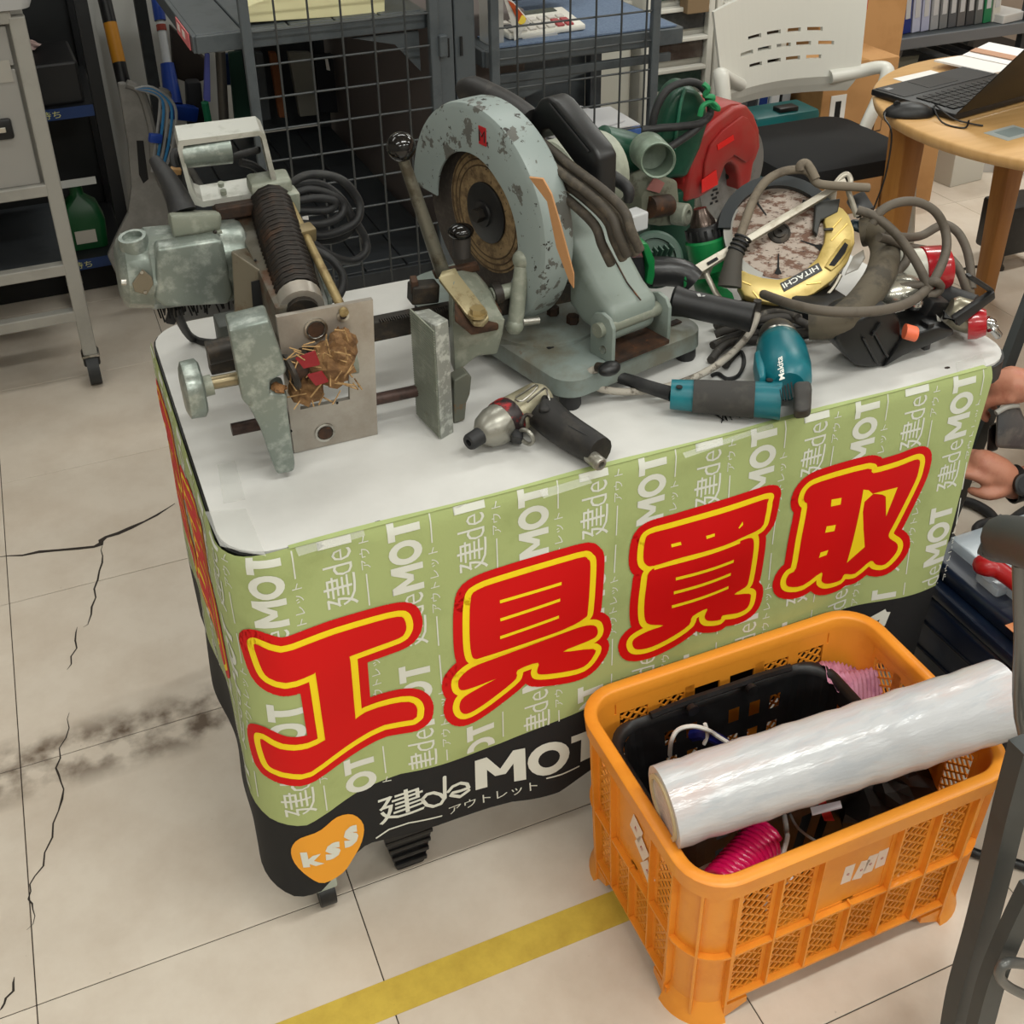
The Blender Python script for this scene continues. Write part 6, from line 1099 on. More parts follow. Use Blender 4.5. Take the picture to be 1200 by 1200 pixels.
# vented angle grinder guard with battery
ag = thing('angle_grinder', 'dark green angle grinder with ribbed round vents beside the chop saw arm', 'grinder', V((0.8357,1.45,0.7556)))
c0 = V((0.8499,1.47,0.7827)); nv = V((-0.25, -0.85, 0.45)).normalized(); xv, yv = perp(nv)
m_gg = M('grinder_green', (66, 92, 80), 0.5)
part(ag, 'vent_housing', G().lathe(c0 - nv * 0.05, nv, [(0, 0.034), (0.03, 0.044), (0.046, 0.046), (0.05, 0.042), (0.05, 0.034), (0.044, 0.033), (0.044, 0.001)], 36), m_gg, 40)
for k in range(6): part(ag, 'vent_rib', G().box(c0 + nv * -0.003 + V((-0.024 + 0.0095 * k, 0, 0.004)), (0.0035, 0.012, 0.04), (0.4, 0, 0.2), 0.001), m_gg, 0)
part(ag, 'battery', G().hexa([(0.7741,1.42,0.7736), (0.8112,1.48,0.7474), (0.7688,1.42,0.8424), (0.8039,1.48,0.8221), (0.8083,1.42,0.7653), (0.8452,1.48,0.7407), (0.7964,1.42,0.8359), (0.8358,1.48,0.8119)], 0.004), M('battery_black', (40, 40, 44), 0.5), 40)
part(ag, 'battery_label', G().prism([(0.773,1.417,0.8386), (0.7919,1.417,0.8337), (0.7969,1.417,0.8188), (0.778,1.417,0.821)], (0, -0.001, 0)), M('label_redgrey', (140, 90, 88), 0.5, c2=(90, 80, 84), s=200, t=(0.45, 0.55)), 0)
m_hgreen = M('bright_green_plastic', (24, 128, 72), 0.35, c2=(32, 138, 80), s=12)
part(ag, 'green_band', G().prism([(0.7934,1.415,0.8426), (0.8051,1.415,0.839), (0.8182,1.415,0.8099), (0.8194,1.415,0.7855), (0.8159,1.415,0.7674), (0.8037,1.415,0.7742), (0.8068,1.415,0.8022)], (0.004, 0.06, 0), 0.003), m_hgreen, 40)
part(ag, 'taped_grip', G().tube([(0.8348,1.45,0.7734), (0.8549,1.44,0.7737), (0.8769,1.43,0.7693), (0.8901,1.42,0.7577)], [0.024, 0.022], 12), M('black_tape', (44, 44, 46), 0.35, b=0.5, bs=60), 60)
part(ag, 'green_ring', G().torus((0.8711,1.43,0.7645), (1, 0, 0.1), 0.019, 0.004, 18, 6), m_hgreen)
# green drill driver
dr = thing('drill_driver', 'bright green drill driver standing chuck up between the red and gold saws', 'drill', V((0.9214,1.42,0.7515)))
ax0, ax1 = V((0.9751,1.5,0.7249)), V((0.9627,1.53,0.8277)); dv_ = (ax1 - ax0).normalized(); Ld = (ax1 - ax0).length
part(dr, 'body', G().lathe(ax0, dv_, [(0, 0.02), (0.004, 0.032), (Ld * 0.30, 0.034), (Ld * 0.50, 0.0345), (Ld * 0.54, 0.030)], 24), m_hgreen, 40)
part(dr, 'torque_ring', G().lathe(ax0, dv_, [(Ld * 0.5, 0.030), (Ld * 0.54, 0.031), (Ld * 0.70, 0.027), (Ld * 0.74, 0.022)], 24), m_blk, 40)
for k in range(14):
    a = 2 * PI * k / 14; xx, yy = perp(dv_); p = ax0 + dv_ * (Ld * 0.62) + (xx * math.cos(a) + yy * math.sin(a)) * 0.0295; part(dr, 'grip_rib', G().cyl(p - dv_ * 0.008, p + dv_ * 0.008, 0.0022, n=6), m_blk)
part(dr, 'chuck', G().lathe(ax0, dv_, [(Ld * 0.72, 0.0215), (Ld * 0.80, 0.0205), (Ld * 0.94, 0.013), (Ld, 0.011), (Ld, 0.005)], 24), M('chuck_steel', (104, 92, 86), 0.25, 0.8))
part(dr, 'grip', G().tube([ax0 + V((0, 0, 0.015)), (0.9666,1.5,0.7078), (0.959,1.46,0.7036), (0.9464,1.42,0.7134)], [0.024, 0.02], 12), m_hgreen, 60)
# gold guarded circular saw
hs = thing('circular_saw', 'circular saw with rusty blade and gold guard lying on the tool pile', 'saw', mat=Matrix(((0.88275, 0.33403, -0.33043, 1.06476), (-0.46985, 0.62757, -0.62081, 1.44547), (0.0, 0.70327, 0.71092, 0.8), (0.0, 0.0, 0.0, 1.0))))
m_bl = M('rusty_blade', (168, 156, 146), 0.5, 0.35, c2=(112, 82, 66), s=34, t=(0.48, 0.56), c3=(84, 60, 50), s3=90, t3=(0.58, 0.62), stretch=(1, 2.2, 1))
hb_ = V((-0.0027,-0.0015,0)); br = 0.078
bld = LP(hs, 'saw_blade', G().cyl(hb_ - V((0, 0, 0.002)), hb_, br, n=64), m_bl, 20)
for a in (-92, -20, 52, 124, 196):
    a = math.radians(a); d = V((math.cos(a), math.sin(a), 0)); n_ = V((-d.y, d.x, 0)); p = hb_ + V((0, 0, 0.0006))
    LP(bld, 'blade_slot', G().add([p + d * 0.036 + n_ * 0.001, p + d * 0.036 - n_ * 0.001, p + d * 0.060 - n_ * 0.0018, p + d * 0.070 - n_ * 0.006, p + d * 0.072, p + d * 0.070 + n_ * 0.006, p + d * 0.060 + n_ * 0.0018], [[0, 1, 2, 3, 4, 5, 6]]), m_blkm, 0)
LP(hs, 'flange_washer', G().lathe(hb_, (0, 0, 1), [(0, 0.0185), (0.003, 0.018), (0.004, 0.015), (0.003, 0.0145), (0.003, 0.010), (0.006, 0.0095), (0.006, 0.004), (0.003, 0.004)], 28), m_iron, 40)
m_gold = M('gold_plastic', (212, 190, 124), 0.35, 0.25, c2=(192, 168, 100), s=12)
GD = [(-0.0677,-0.0735,0.012), (-0.0677,-0.0964,0.012), (-0.0597,-0.1134,0.012), (-0.0332,-0.1226,0.012), (-0.0094,-0.1262,0.012), (0.0197,-0.1211,0.012), (0.0489,-0.1075,0.012), (0.0783,-0.084,0.012), (0.1028,-0.0518,0.012), (0.1142,-0.0197,0.012), (0.1134,0.0035,0.012), (0.106,0.0268,0.012), (0.0969,0.0384,0.012), (0.0889,0.0427,0.012), (0.0686,0.0319,0.012), (0.0669,0.0142,0.012), (0.0693,-0.0004,0.012), (0.0663,-0.0209,0.012), (0.0552,-0.0472,0.012), (0.039,-0.0649,0.012), (0.0176,-0.0784,0.012), (-0.0064,-0.0848,0.012), (-0.0304,-0.0825,0.012), (-0.0517,-0.0759,0.012), (-0.0624,-0.0704,0.012)]
gg_ = LP(hs, 'gold_guard', G().prism(GD, (0, 0, -0.03), 0.003), m_gold, 40)
for k, (a, b) in enumerate((((-0.0465,-0.1061,0.0125), (-0.0359,-0.12,0.0125)), ((-0.0265,-0.1069,0.0125), (-0.0121,-0.1236,0.0125)), ((0.0372,-0.0924,0.0125), (0.0597,-0.0889,0.0125)), ((0.0786,0.0025,0.0125), (0.0937,0.0205,0.0125)), ((0.0769,-0.0179,0.0125), (0.1029,0.0119,0.0125)), ((-0.0624,-0.0908,0.0125), (-0.0491,-0.0961,0.0125)))): LP(gg_, 'embossed_rib', G().tube([a, b], 0.0015, 6, 1), M('gold_rib', (236, 206, 120), 0.3, 0.2))
LP(gg_, 'grip_slot_rim', G().prism([(0.0654,-0.063,0.0125), (0.0736,-0.0484,0.0125), (0.0983,-0.0145,0.0125), (0.1075,-0.0172,0.0125), (0.1085,-0.0288,0.0125), (0.0893,-0.0581,0.0125), (0.0759,-0.0699,0.0125)], (0, 0, 0.004), 0.0015), m_gold, 30)
LP(gg_, 'grip_slot', G().prism([(0.0713,-0.0616,0.0168), (0.0781,-0.0514,0.0168), (0.0973,-0.0221,0.0168), (0.1025,-0.0263,0.0168), (0.0968,-0.0409,0.0168), (0.0805,-0.0628,0.0168)], (0, 0, 0.0006)), m_blkm, 0)
pq = LP(gg_, 'name_plate', G().prism([(-0.0039,-0.0922,0.0128), (0.0562,-0.0562,0.0128), (0.0626,-0.0689,0.0128), (0.0026,-0.1062,0.0128)], (0, 0, 0.001), 0.0003), m_blk, 0)
a0, a1, a2 = V((0.0598,-0.0667,0.0142)), V((0.0011,-0.1025,0.0142)), V((0.0553,-0.0589,0.0142)); ux = (a1 - a0); uy = a0 - a2
o_ = a0; LP(pq, 'name_lettering', text_on(G(), 'HITACHI', a2 + ux * 0.04 + (a0 - a2) * 0.05, ux * 0.93, (a0 - a2) * 0.9, 0.02), M('letter_white', (236, 236, 230), 0.5), 0, kind='stuff')
LP(hs, 'upper_guard', G().ring([[hb_ + V((math.cos(a) * r, math.sin(a) * r, z)) for r, z in ((0.078, 0.012), (0.098, 0.008), (0.102, -0.03), (0.078, -0.03))] for a in [math.radians(28 + 150 * k / 24) for k in range(25)]]), M('slate_plastic', (50, 56, 60), 0.45), 40)
LP(hs, 'blade_shroud', G().ring([[hb_ + V((math.cos(a) * r, math.sin(a) * r, z)) for r, z in ((0.075, 0.004), (0.089, 0.004), (0.089, -0.03), (0.075, -0.03))] for a in [math.radians(150 + 100 * k / 16) for k in range(17)]]), M('shroud_grey', (150, 148, 142), 0.4, 0.3), 40)
m_alu = M('cast_alu', (178, 172, 160), 0.4, 0.5, c2=(150, 142, 128), s=20)
LP(hs, 'shoe_bar', G().prism([(-0.1574,-0.0899,0.05), (-0.0687,-0.0315,0.045), (0.0556,0.054,0.035), (0.0961,0.0814,0.035), (0.0999,0.0726,0.035), (0.0621,0.0453,0.035), (-0.0687,-0.0459,0.045), (-0.1479,-0.1038,0.05)], (0, 0, -0.012), 0.001), m_alu, 0)
LP(hs, 'shoe_slot', G().prism([(-0.1219,-0.0746,0.0495), (-0.1061,-0.064,0.049), (-0.1034,-0.0682,0.049), (-0.1192,-0.0788,0.0495)], (0, 0, 0.0006)), m_blkm, 0)
LP(hs, 'shoe_end', G().hexa([(-0.1526,-0.0959,0.02), (-0.1514,-0.0886,0), (-0.1415,-0.082,0.03), (-0.1394,-0.0709,0), (-0.1166,-0.0892,0.02), (-0.115,-0.0818,0), (-0.1096,-0.0726,0.03), (-0.107,-0.0613,0)], 0.002), m_alu, 0)
LP(hs, 'bevel_bracket', G().tube([(-0.1228,-0.0816,0.03), (-0.1147,-0.0985,0.03), (-0.1038,-0.1187,0.028), (-0.0916,-0.1318,0.026)], 0.0045, 6, flat=0.5), m_alu, 60)
LP(hs, 'rear_hook', G().tube([(0.0766,0.0626,0.03), (0.0904,0.0836,0.03), (0.1013,0.0897,0.03), (0.1063,0.0779,0.03), (0.1024,0.064,0.028), (0.1102,0.0441,0.02), (0.1184,0.025,0.01)], 0.0045, 6, flat=0.6), m_alu, 60)
LP(hs, 'rear_clamp', G().box((0.1264,0.0502,0), (0.03, 0.035, 0.02), (0, 0, 0.5), 0.004), m_blk); LP(hs, 'arm_link', G().prism([(0.0537,0.0485,0.014), (0.0929,0.0552,0.014), (0.0883,0.0315,0.014), (0.0612,0.0162,0.014), (0.0554,-0.0103,0.014), (0.0489,-0.0017,0.014)], (0, 0, -0.012), 0.002), M('link_dark', (60, 60, 56), 0.5), 0)
LP(hs, 'guard_lever', G().box((0.0722,-0.0013,0.018), (0.014, 0.004, 0.006), (0, 0, 0.1), 0.001), m_blk, 0)
LP(hs, 'clear_cover', G().prism([(0.1139,-0.0375,-0.002), (0.1302,-0.0255,-0.002), (0.1325,-0.0399,-0.002), (0.1213,-0.059,-0.002), (0.0998,-0.0697,-0.002)], (0, 0, -0.004), 0.001), M('clear_plastic', (190, 184, 174), 0.2, al=0.7), 0)
LP(hs, 'wire_loop', G().tube([(0.0456,-0.112,0), (0.0481,-0.1205,0), (0.0614,-0.1144,0), (0.0803,-0.0939,0), (0.0928,-0.0706,0)], 0.0035, 6), M('wire_grey', (160, 154, 142), 0.4, 0.5), 60)
LP(hs, 'motor', G().lathe((0.05, -0.035, -0.035), (0.3, -0.25, -1), [(0, 0.05), (0.02, 0.052), (0.04, 0.046), (0.055, 0.036)], 28), M('motor_black', (36, 36, 38), 0.4), 40)
m_dh = M('worn_rubber_grip', (98, 90, 76), 0.8, c2=(76, 70, 60), s=26, b=0.3, bs=80)
LP(hs, 'handle', G().tube([(0.1322,0.0112,-0.02), (0.1516,0.0076,-0.01), (0.1607,-0.0265,0.01), (0.1439,-0.083,0.06), (0.1123,-0.1383,0.105), (0.0805,-0.1785,0.135), (0.0503,-0.1996,0.145), (0.0185,-0.2015,0.14)], [0.024, 0.022], 14), m_dh, 60)
LP(hs, 'handle_head', G().hexa([(0.1158,0.0271,-0.045), (0.1082,0.0117,-0.008), (0.119,0.0453,-0.045), (0.1113,0.0295,-0.008), (0.17,0.0043,-0.045), (0.1613,-0.0106,-0.008), (0.1629,0.0402,-0.045), (0.1543,0.0245,-0.008)], 0.008, 3), M('teal_dark_plastic', (34, 56, 66), 0.4), 40)
LP(hs, 'cord_boot', G().tube([(-0.0862,-0.1134,0.05), (-0.0842,-0.0926,0.055), (-0.0795,-0.0662,0.06), (-0.0704,-0.0376,0.06)], [0.019, 0.010], 12), M('boot_dirty', (84, 80, 74), 0.75), 60)
for k in range(4): LP(hs, 'boot_ring', G().torus(V((-0.077,-0.0578,0.0605)) + V((0.0032 * k, 0.0066 * k, 0.001 * k)), (0.4, 0.9, 0.1), 0.0125, 0.0022, 16, 6), m_rubber)
m_gc = M('grey_dusty_cord', (128, 118, 104), 0.75, c2=(108, 98, 86), s=26)
LP(hs, 'cord', G().tube([(-0.073,-0.0405,0.06), (-0.0619,-0.0038,0.055), (-0.048,0.0364,0.05), (-0.0293,0.0661,0.05), (-0.0024,0.0829,0.05), (0.0269,0.0864,0.05), (0.0401,0.0792,0.05), (0.0492,0.0647,0.05), (0.0663,0.0606,0.05), (0.1058,0.0585,0.05), (0.1306,0.0598,0.045)], 0.0072, 10), m_gc, 60)
LP(hs, 'cord', G().tube([(0.0234,0.0825,0.055), (0.023,0.0899,0.058), (0.0311,0.0945,0.058), (0.0389,0.0843,0.058), (0.0471,0.0682,0.055)], 0.0072, 10), m_gc, 60)
# looping grey cable at the right
lp_ = thing('cable_loops', 'grey brown rubber cable looped over the tools at the right end of the table', 'cable', (1.2, 1.3, ZT))
m_loop = M('grey_brown_cable', (104, 96, 86), 0.65, c2=(90, 82, 72), s=20)
for pts in ([(1.1201,1.335,0.8692), (1.139,1.315,0.8623), (1.1618,1.295,0.8407), (1.1753,1.275,0.8181), (1.1863,1.255,0.7917), (1.1928,1.235,0.7633)],
            [(1.1344,1.315,0.8519), (1.1501,1.315,0.8714), (1.1806,1.315,0.8787), (1.2172,1.315,0.8725), (1.2446,1.305,0.8561), (1.2598,1.295,0.8289), (1.2511,1.275,0.804), (1.2242,1.255,0.78), (1.1861,1.235,0.7646), (1.0778,1.155,0.8004), (1.004,1.125,0.8191), (0.9462,1.125,0.8287), (0.9122,1.145,0.8305), (0.904,1.185,0.8217), (0.9262,1.255,0.7948), (0.9496,1.315,0.7701)],
            [(1.1852,1.335,0.8153), (1.2415,1.355,0.7944), (1.2913,1.375,0.7805), (1.3206,1.375,0.7904), (1.3378,1.375,0.7918), (1.3466,1.355,0.7844), (1.351,1.335,0.7643), (1.3475,1.315,0.7397), (1.3399,1.295,0.7101)],
            [(1.2053,1.355,0.7907), (1.2412,1.355,0.7781), (1.2866,1.355,0.7637), (1.3163,1.345,0.7546), (1.326,1.325,0.7427), (1.3258,1.305,0.7269), (1.3296,1.295,0.7091), (1.3395,1.295,0.704)],
            [(1.1514,1.315,0.8264), (1.1863,1.315,0.8115), (1.2015,1.305,0.7997), (1.1942,1.295,0.7864), (1.1715,1.285,0.7776), (1.149,1.275,0.769)],
            [(1.1309,1.275,0.7625), (1.1539,1.255,0.7681), (1.1856,1.245,0.7689), (1.1999,1.235,0.7761), (1.2135,1.235,0.7648), (1.2058,1.235,0.7548), (1.1862,1.235,0.756)]):
    part(lp_, 'cable_turn', G().tube(pts, 0.0072, 10), m_loop, 60)
# pneumatic nailer
nl = thing('pneumatic_nailer', 'black pneumatic nail gun with red cap and orange tip at the table right end', 'nail gun', (1.18, 1.22, ZT))
part(nl, 'magazine_drum', G().prism([(0.9852,1.185,0.7488), (0.9938,1.185,0.7608), (1.0186,1.185,0.7719), (1.0549,1.185,0.7779), (1.082,1.185,0.7777), (1.101,1.185,0.7569), (1.109,1.185,0.7212), (1.1056,1.185,0.6975), (1.0901,1.185,0.6792), (1.0616,1.185,0.683), (1.0325,1.185,0.6928), (1.0041,1.185,0.7208)], (0.01, 0.07, 0.0), 0.007, 3), M('nailer_black', (20, 21, 23), 0.4), 40)
for a, b in (((1.0344,1.182,0.7421), (1.067,1.182,0.692)), ((1.0513,1.182,0.7496), (1.0842,1.182,0.6996)), ((1.0496,1.182,0.7416), (1.0613,1.182,0.7613))): part(nl, 'drum_rib', G().tube([a, b], 0.0022, 6, 1), M('rib_black', (30, 31, 33), 0.35))
part(nl, 'lower_plate', G().prism([(1.0779,1.18,0.6818), (1.1115,1.18,0.6943), (1.2036,1.18,0.7098), (1.2013,1.18,0.7205), (1.1706,1.18,0.7301), (1.1084,1.18,0.7281)], (0.01, 0.07, 0), 0.004), M('nailer_black', (20, 21, 23), 0.4), 40)
oc = part(nl, 'orange_tip', G().ring([[V((1.1065,1.18,0.7384)) + (V((1.1207,1.17,0.7345)) - V((1.1065,1.18,0.7384))) * t + (perp(V((1, -0.5, -0.2)))[0] * math.cos(2 * PI * k / 20) + perp(V((1, -0.5, -0.2)))[1] * math.sin(2 * PI * k / 20)) * r for k in range(20)] for t, r in ((0, 0.0115), (0.9, 0.0115), (1.0, 0.010), (1.0, 0.0055), (0.5, 0.005))]), M('coral_cap', (240, 128, 92), 0.45), 40)
part(nl, 'silver_body', G().sph((1.1637,1.27,0.7537), 0.034, (1.3, 1.0, 0.75), 20), M('polished_alu', (190, 188, 178), 0.25, 0.8), 80)
part(nl, 'red_cylinder_cap', G().lathe((1.2056,1.33,0.7519), V((1.2845,1.3,0.7552)) - V((1.2056,1.33,0.7519)), [(0.042, 0.034), (0.044, 0.037), (0.075, 0.037), (0.085, 0.032), (0.087, 0.02)], 28), M('gloss_red', (176, 30, 44), 0.25, coat=0.5), 40)
part(nl, 'white_barrel', G().lathe((1.2056,1.33,0.7519), V((1.2845,1.3,0.7552)) - V((1.2056,1.33,0.7519)), [(-0.01, 0.026), (0, 0.033), (0.043, 0.0345)], 28), M('barrel_white', (206, 204, 192), 0.35), 40)
part(nl, 'trigger_group', G().box((1.1975,1.24,0.7281), (0.045, 0.04, 0.05), (0.2, 0.3, 0.2), 0.006), m_blk); part(nl, 'chrome_valve', G().sph((1.1546,1.22,0.7563), 0.013, n=14), M('chrome', (190, 190, 190), 0.15, 1.0), 80)
part(nl, 'black_strut', G().box((1.1612,1.195,0.7134), (0.012, 0.02, 0.045), bev=0.002), m_blk); part(nl, 'white_clip', G().prism([(1.1877,1.205,0.7347), (1.1977,1.205,0.7253), (1.2011,1.205,0.7085), (1.1931,1.205,0.7161)], (0.002, 0.004, 0)), M('clip_white', (220, 218, 210), 0.4), 0)
part(nl, 'handle_barrel', G().cyl((1.2625,1.3,0.7129), (1.2931,1.24,0.708), 0.023, n=22), m_rubber)
part(nl, 'steel_sleeve', G().lathe((1.2345,1.23,0.722), V((1.2618,1.21,0.7136)) - V((1.2345,1.23,0.722)), [(0, 0.020), (0.008, 0.026), (0.035, 0.026), (0.04, 0.024)], 24), M('sleeve_steel', (166, 160, 142), 0.3, 0.5), 50)
part(nl, 'belt_hook', G().hexa([(1.1871,1.195,0.751), (1.2069,1.215,0.7376), (1.1894,1.195,0.7318), (1.2093,1.215,0.7181), (1.202,1.175,0.7271), (1.2224,1.195,0.7131), (1.1951,1.175,0.7443), (1.2154,1.195,0.7306)], 0.003), m_blk, 40)
part(nl, 'belt_hook', G().prism([(1.1975,1.18,0.7386), (1.259,1.18,0.7656), (1.2679,1.18,0.7695), (1.2724,1.18,0.7572), (1.2105,1.18,0.7228)], (0.003, 0.012, 0), 0.002), m_blk, 40); part(nl, 'belt_hook', G().prism([(1.2148,1.185,0.8032), (1.2228,1.185,0.803), (1.2725,1.185,0.7692), (1.2712,1.185,0.7609), (1.2178,1.185,0.797)], (0.003, 0.012, 0), 0.002), m_blk, 40)
part(nl, 'red_collar', G().lathe((1.2465,1.2,0.7128), V((1.2704,1.18,0.7171)) - V((1.2465,1.2,0.7128)), [(0, 0.026), (0.012, 0.026), (0.026, 0.020), (0.028, 0.008)], 24), M('gloss_red', (176, 30, 44), 0.25, coat=0.5), 40)
part(nl, 'air_plug', G().lathe((1.2603,1.18,0.7251), V((1.275,1.165,0.7028)) - V((1.2603,1.18,0.7251)), [(0, 0.008), (0.006, 0.011), (0.012, 0.011), (0.014, 0.007), (0.018, 0.0095), (0.022, 0.0065), (0.034, 0.0065), (0.036, 0.0045), (0.03, 0.004)], 18), M('chrome', (190, 190, 190), 0.15, 1.0), 40)
# black tool bodies under the pile
bt = thing('black_grinder', 'long black tool body lying under the gold guarded saw', 'power tool', (0.95, 1.30, ZT))
part(bt, 'barrel', G().lathe((0.813,1.35,0.7726), V((0.8987,1.27,0.7632)) - V((0.813,1.35,0.7726)), [(0, 0.021), (0.004, 0.0235), (0.02, 0.021), (0.10, 0.021), (0.12, 0.022)], 20), m_blk, 40)
part(bt, 'white_mark', G().prism([(0.8314,1.315,0.7956), (0.8372,1.315,0.7945), (0.8405,1.315,0.7896), (0.8346,1.315,0.7908)], (0, -0.001, 0)), M('mark_white', (226, 226, 226), 0.5), 0); part(bt, 'white_mark', G().prism([(0.8418,1.315,0.7908), (0.8462,1.315,0.7899), (0.8465,1.315,0.7856), (0.8421,1.315,0.7865)], (0, -0.001, 0)), M('mark_white', (226, 226, 226), 0.5), 0)
part(bt, 'body', G().hexa([(x, y, z) for x in (0.955, 1.05) for y in (1.30, 1.42) for z in (0.682, 0.712)], 0.012, 3), m_blk, 40)
part(bt, 'body_end', G().hexa([(x, y, z) for x in (1.03, 1.12) for y in (1.30, 1.38) for z in (0.682, 0.73)], 0.012, 3), m_blk, 40)
# cords on the table
kc_ = thing('worn_cords', 'worn black power cords heaped between the chop saw and the gold saw', 'cord', (0.95, 1.25, ZT))
m_worn = M('worn_black_cord', (64, 60, 56), 0.7, c2=(112, 106, 98), s=50, t=(0.55, 0.66))
for pts in ([(0.8898,1.3462,0.7), (0.917,1.3376,0.71), (0.9552,1.3271,0.72), (0.9895,1.3102,0.725), (1.0118,1.2857,0.72), (1.0214,1.2778,0.71), (1.0019,1.3013,0.7), (0.9695,1.3222,0.7), (0.9341,1.3374,0.69)],
            [(0.8779,1.3327,0.69), (0.9147,1.3432,0.69), (0.9488,1.3378,0.7), (0.9882,1.3386,0.7), (1.0314,1.323,0.71)], [(0.9137,1.3841,0.69), (0.9251,1.3737,0.7), (0.9472,1.3488,0.71), (0.9875,1.3408,0.72), (1.001,1.2942,0.73)],
            [(0.8643,1.2742,0.689), (0.9035,1.3082,0.689), (0.9409,1.3352,0.7), (0.9647,1.3512,0.72), (0.9663,1.3519,0.74)], [(0.8539,1.2979,0.688), (0.8874,1.3234,0.688), (0.9147,1.331,0.69), (0.9509,1.3206,0.69)]):
    part(kc_, 'cord_run', G().tube(pts, 0.0065, 8), m_worn, 60)
part(kc_, 'thin_wire', G().tube([(0.8792,1.2856,0.684), (0.9129,1.308,0.684), (0.8989,1.2767,0.684), (0.8702,1.2477,0.684), (0.8501,1.2459,0.684), (0.8467,1.2639,0.684), (0.8349,1.2637,0.684)], 0.003, 6), m_rubber, 60)
solo('paint_spattered_cord', G().tube([(0.6548,1.2695,0.735), (0.6419,1.2701,0.735), (0.6368,1.2756,0.725), (0.6444,1.2743,0.71), (0.6623,1.2665,0.7), (0.6971,1.2548,0.695), (0.7402,1.2457,0.695), (0.7878,1.244,0.7), (0.837,1.2556,0.705), (0.8918,1.2874,0.705), (0.929,1.3095,0.715), (0.9523,1.329,0.73)], 0.0055, 8), M('spattered_cord', (176, 170, 160), 0.7, c2=(110, 102, 92), s=40, t=(0.52, 0.6)), 'white paint spattered cord curving from the chop saw base over the teal handle', 'cord', 60)
# teal screwdriver
m_teal = M('teal_plastic', (18, 116, 128), 0.38, c2=(28, 126, 136), s=16)
td = thing('teal_screwdriver', 'teal corded drywall screwdriver with grey rubber grip near the front edge of the table', 'drill', (0.88, 1.16, ZT))
part(td, 'handle', G().tube([(0.7329,1.2072,0.708), (0.7618,1.1891,0.708), (0.7969,1.1682,0.708), (0.8309,1.1461,0.709), (0.8592,1.1265,0.71)], [0.021, 0.0265], 16), m_teal, 60)
part(td, 'rubber_grip', G().tube([(0.7572,1.1884,0.7095), (0.7949,1.1651,0.7095), (0.8277,1.1436,0.7105)], [0.0232, 0.0262], 16), M('grip_charcoal', (70, 68, 66), 0.8, c2=(82, 80, 76), s=30), 60)
h0, h1 = V((0.9348,1.2424,0.722)), V((0.8546,1.0906,0.715)); hd_ = (h1 - h0)
part(td, 'motor_barrel', G().lathe(h0, hd_, [(-0.01, 0.020), (0.0, 0.033), (0.02, 0.037), (0.06, 0.0375), (0.095, 0.034), (0.11, 0.022)], 28), m_teal, 50)
part(td, 'nose', G().lathe(h0, -hd_, [(0.004, 0.030), (0.012, 0.032), (0.035, 0.027), (0.045, 0.018)], 24), M('nose_dark', (70, 66, 60), 0.5)); part(td, 'silver_ring', G().torus(h0 - hd_.normalized() * 0.004, hd_, 0.031, 0.0028, 28, 6), m_steel)
part(td, 'front_fin', G().prism([(0.8768,1.223,0.735), (0.8891,1.2285,0.735), (0.8912,1.2164,0.735), (0.8541,1.1583,0.735), (0.8417,1.1562,0.735), (0.8572,1.1884,0.735)], (0, 0, -0.03), 0.004), m_teal, 40)
part(td, 'rear_cap', G().hexa([(0.8694,1.1073,0.688), (0.8225,1.0475,0.745), (0.8945,1.1033,0.688), (0.8451,1.0441,0.745), (0.9151,1.1759,0.69), (0.8648,1.1112,0.748), (0.9447,1.1704,0.69), (0.888,1.1032,0.748)], 0.007, 3), M('grip_charcoal', (70, 68, 66), 0.8), 40)
for q in ((0.7351,1.1896,0.728), (0.8448,1.0623,0.744), (0.8505,1.1446,0.735)): part(td, 'screw_recess', G().cyl(q, V(q) + V((0, 0, 0.0015)), 0.0045, n=12), m_blkm)
o0, o1 = V((0.852,1.1185,0.7605)), V((0.8822,1.1671,0.7605)); g = text_on(G(), 'Makita', o0, o1 - o0, (V((0.8416,1.1232,0.7605)) - o0) * 1.0, 0.02)
hn = hd_.normalized(); g = refine(g, 0.004); 
g.v = [(lambda ax, rr_: ax + rr_.normalized() * 0.0378)(h0 + hn * (v - h0).dot(hn), (v - h0) - hn * (v - h0).dot(hn)) for v in g.v]
for k in range(5):
    q0 = V((0.828,1.1069,0.7605)) + V((0.0062 * k, -0.0006 * k, 0)); q1 = q0 + (V((0.809,1.0745,0.7605)) - V((0.828,1.1069,0.7605)))
    gv = refine(G().add([q0, q0 + V((0.003, 0, 0)), q1 + V((0.003, 0, 0)), q1], [[0, 1, 2, 3]]), 0.004)
    gv.v = [(lambda ax, rr_: ax + rr_.normalized() * 0.0379)(h0 + hn * (v - h0).dot(hn), (v - h0) - hn * (v - h0).dot(hn)) for v in gv.v]; part(td, 'vent_slot', gv, m_blkm, 0)
part(td, 'white_lettering', g, M('letter_white', (236, 236, 230), 0.5), 0, kind='stuff')
part(td, 'cord_boot', G().tube([(0.7351,1.2062,0.708), (0.7198,1.2346,0.706), (0.699,1.2721,0.705), (0.6756,1.2881,0.712), (0.6603,1.2905,0.72)], [0.011, 0.0075], 10), m_rubber, 60)
g = G()
for k in range(14): q = V((0.7779,1.1785,0.682)); g.tube([q + V((0.003 * k, 0, 0)), q + V((0.003 * k + random.uniform(-0.004, 0.008), -0.012, 0.002)), q + V((0.003 * k + random.uniform(-0.006, 0.012), -0.024 - random.uniform(0, 0.006), 0.0))], 0.0008, 4, 2)
solo('bristle_tuft', g, m_blkm, 'tuft of black bristles sticking out under the teal grip', 'bristles', 0, kind='stuff')
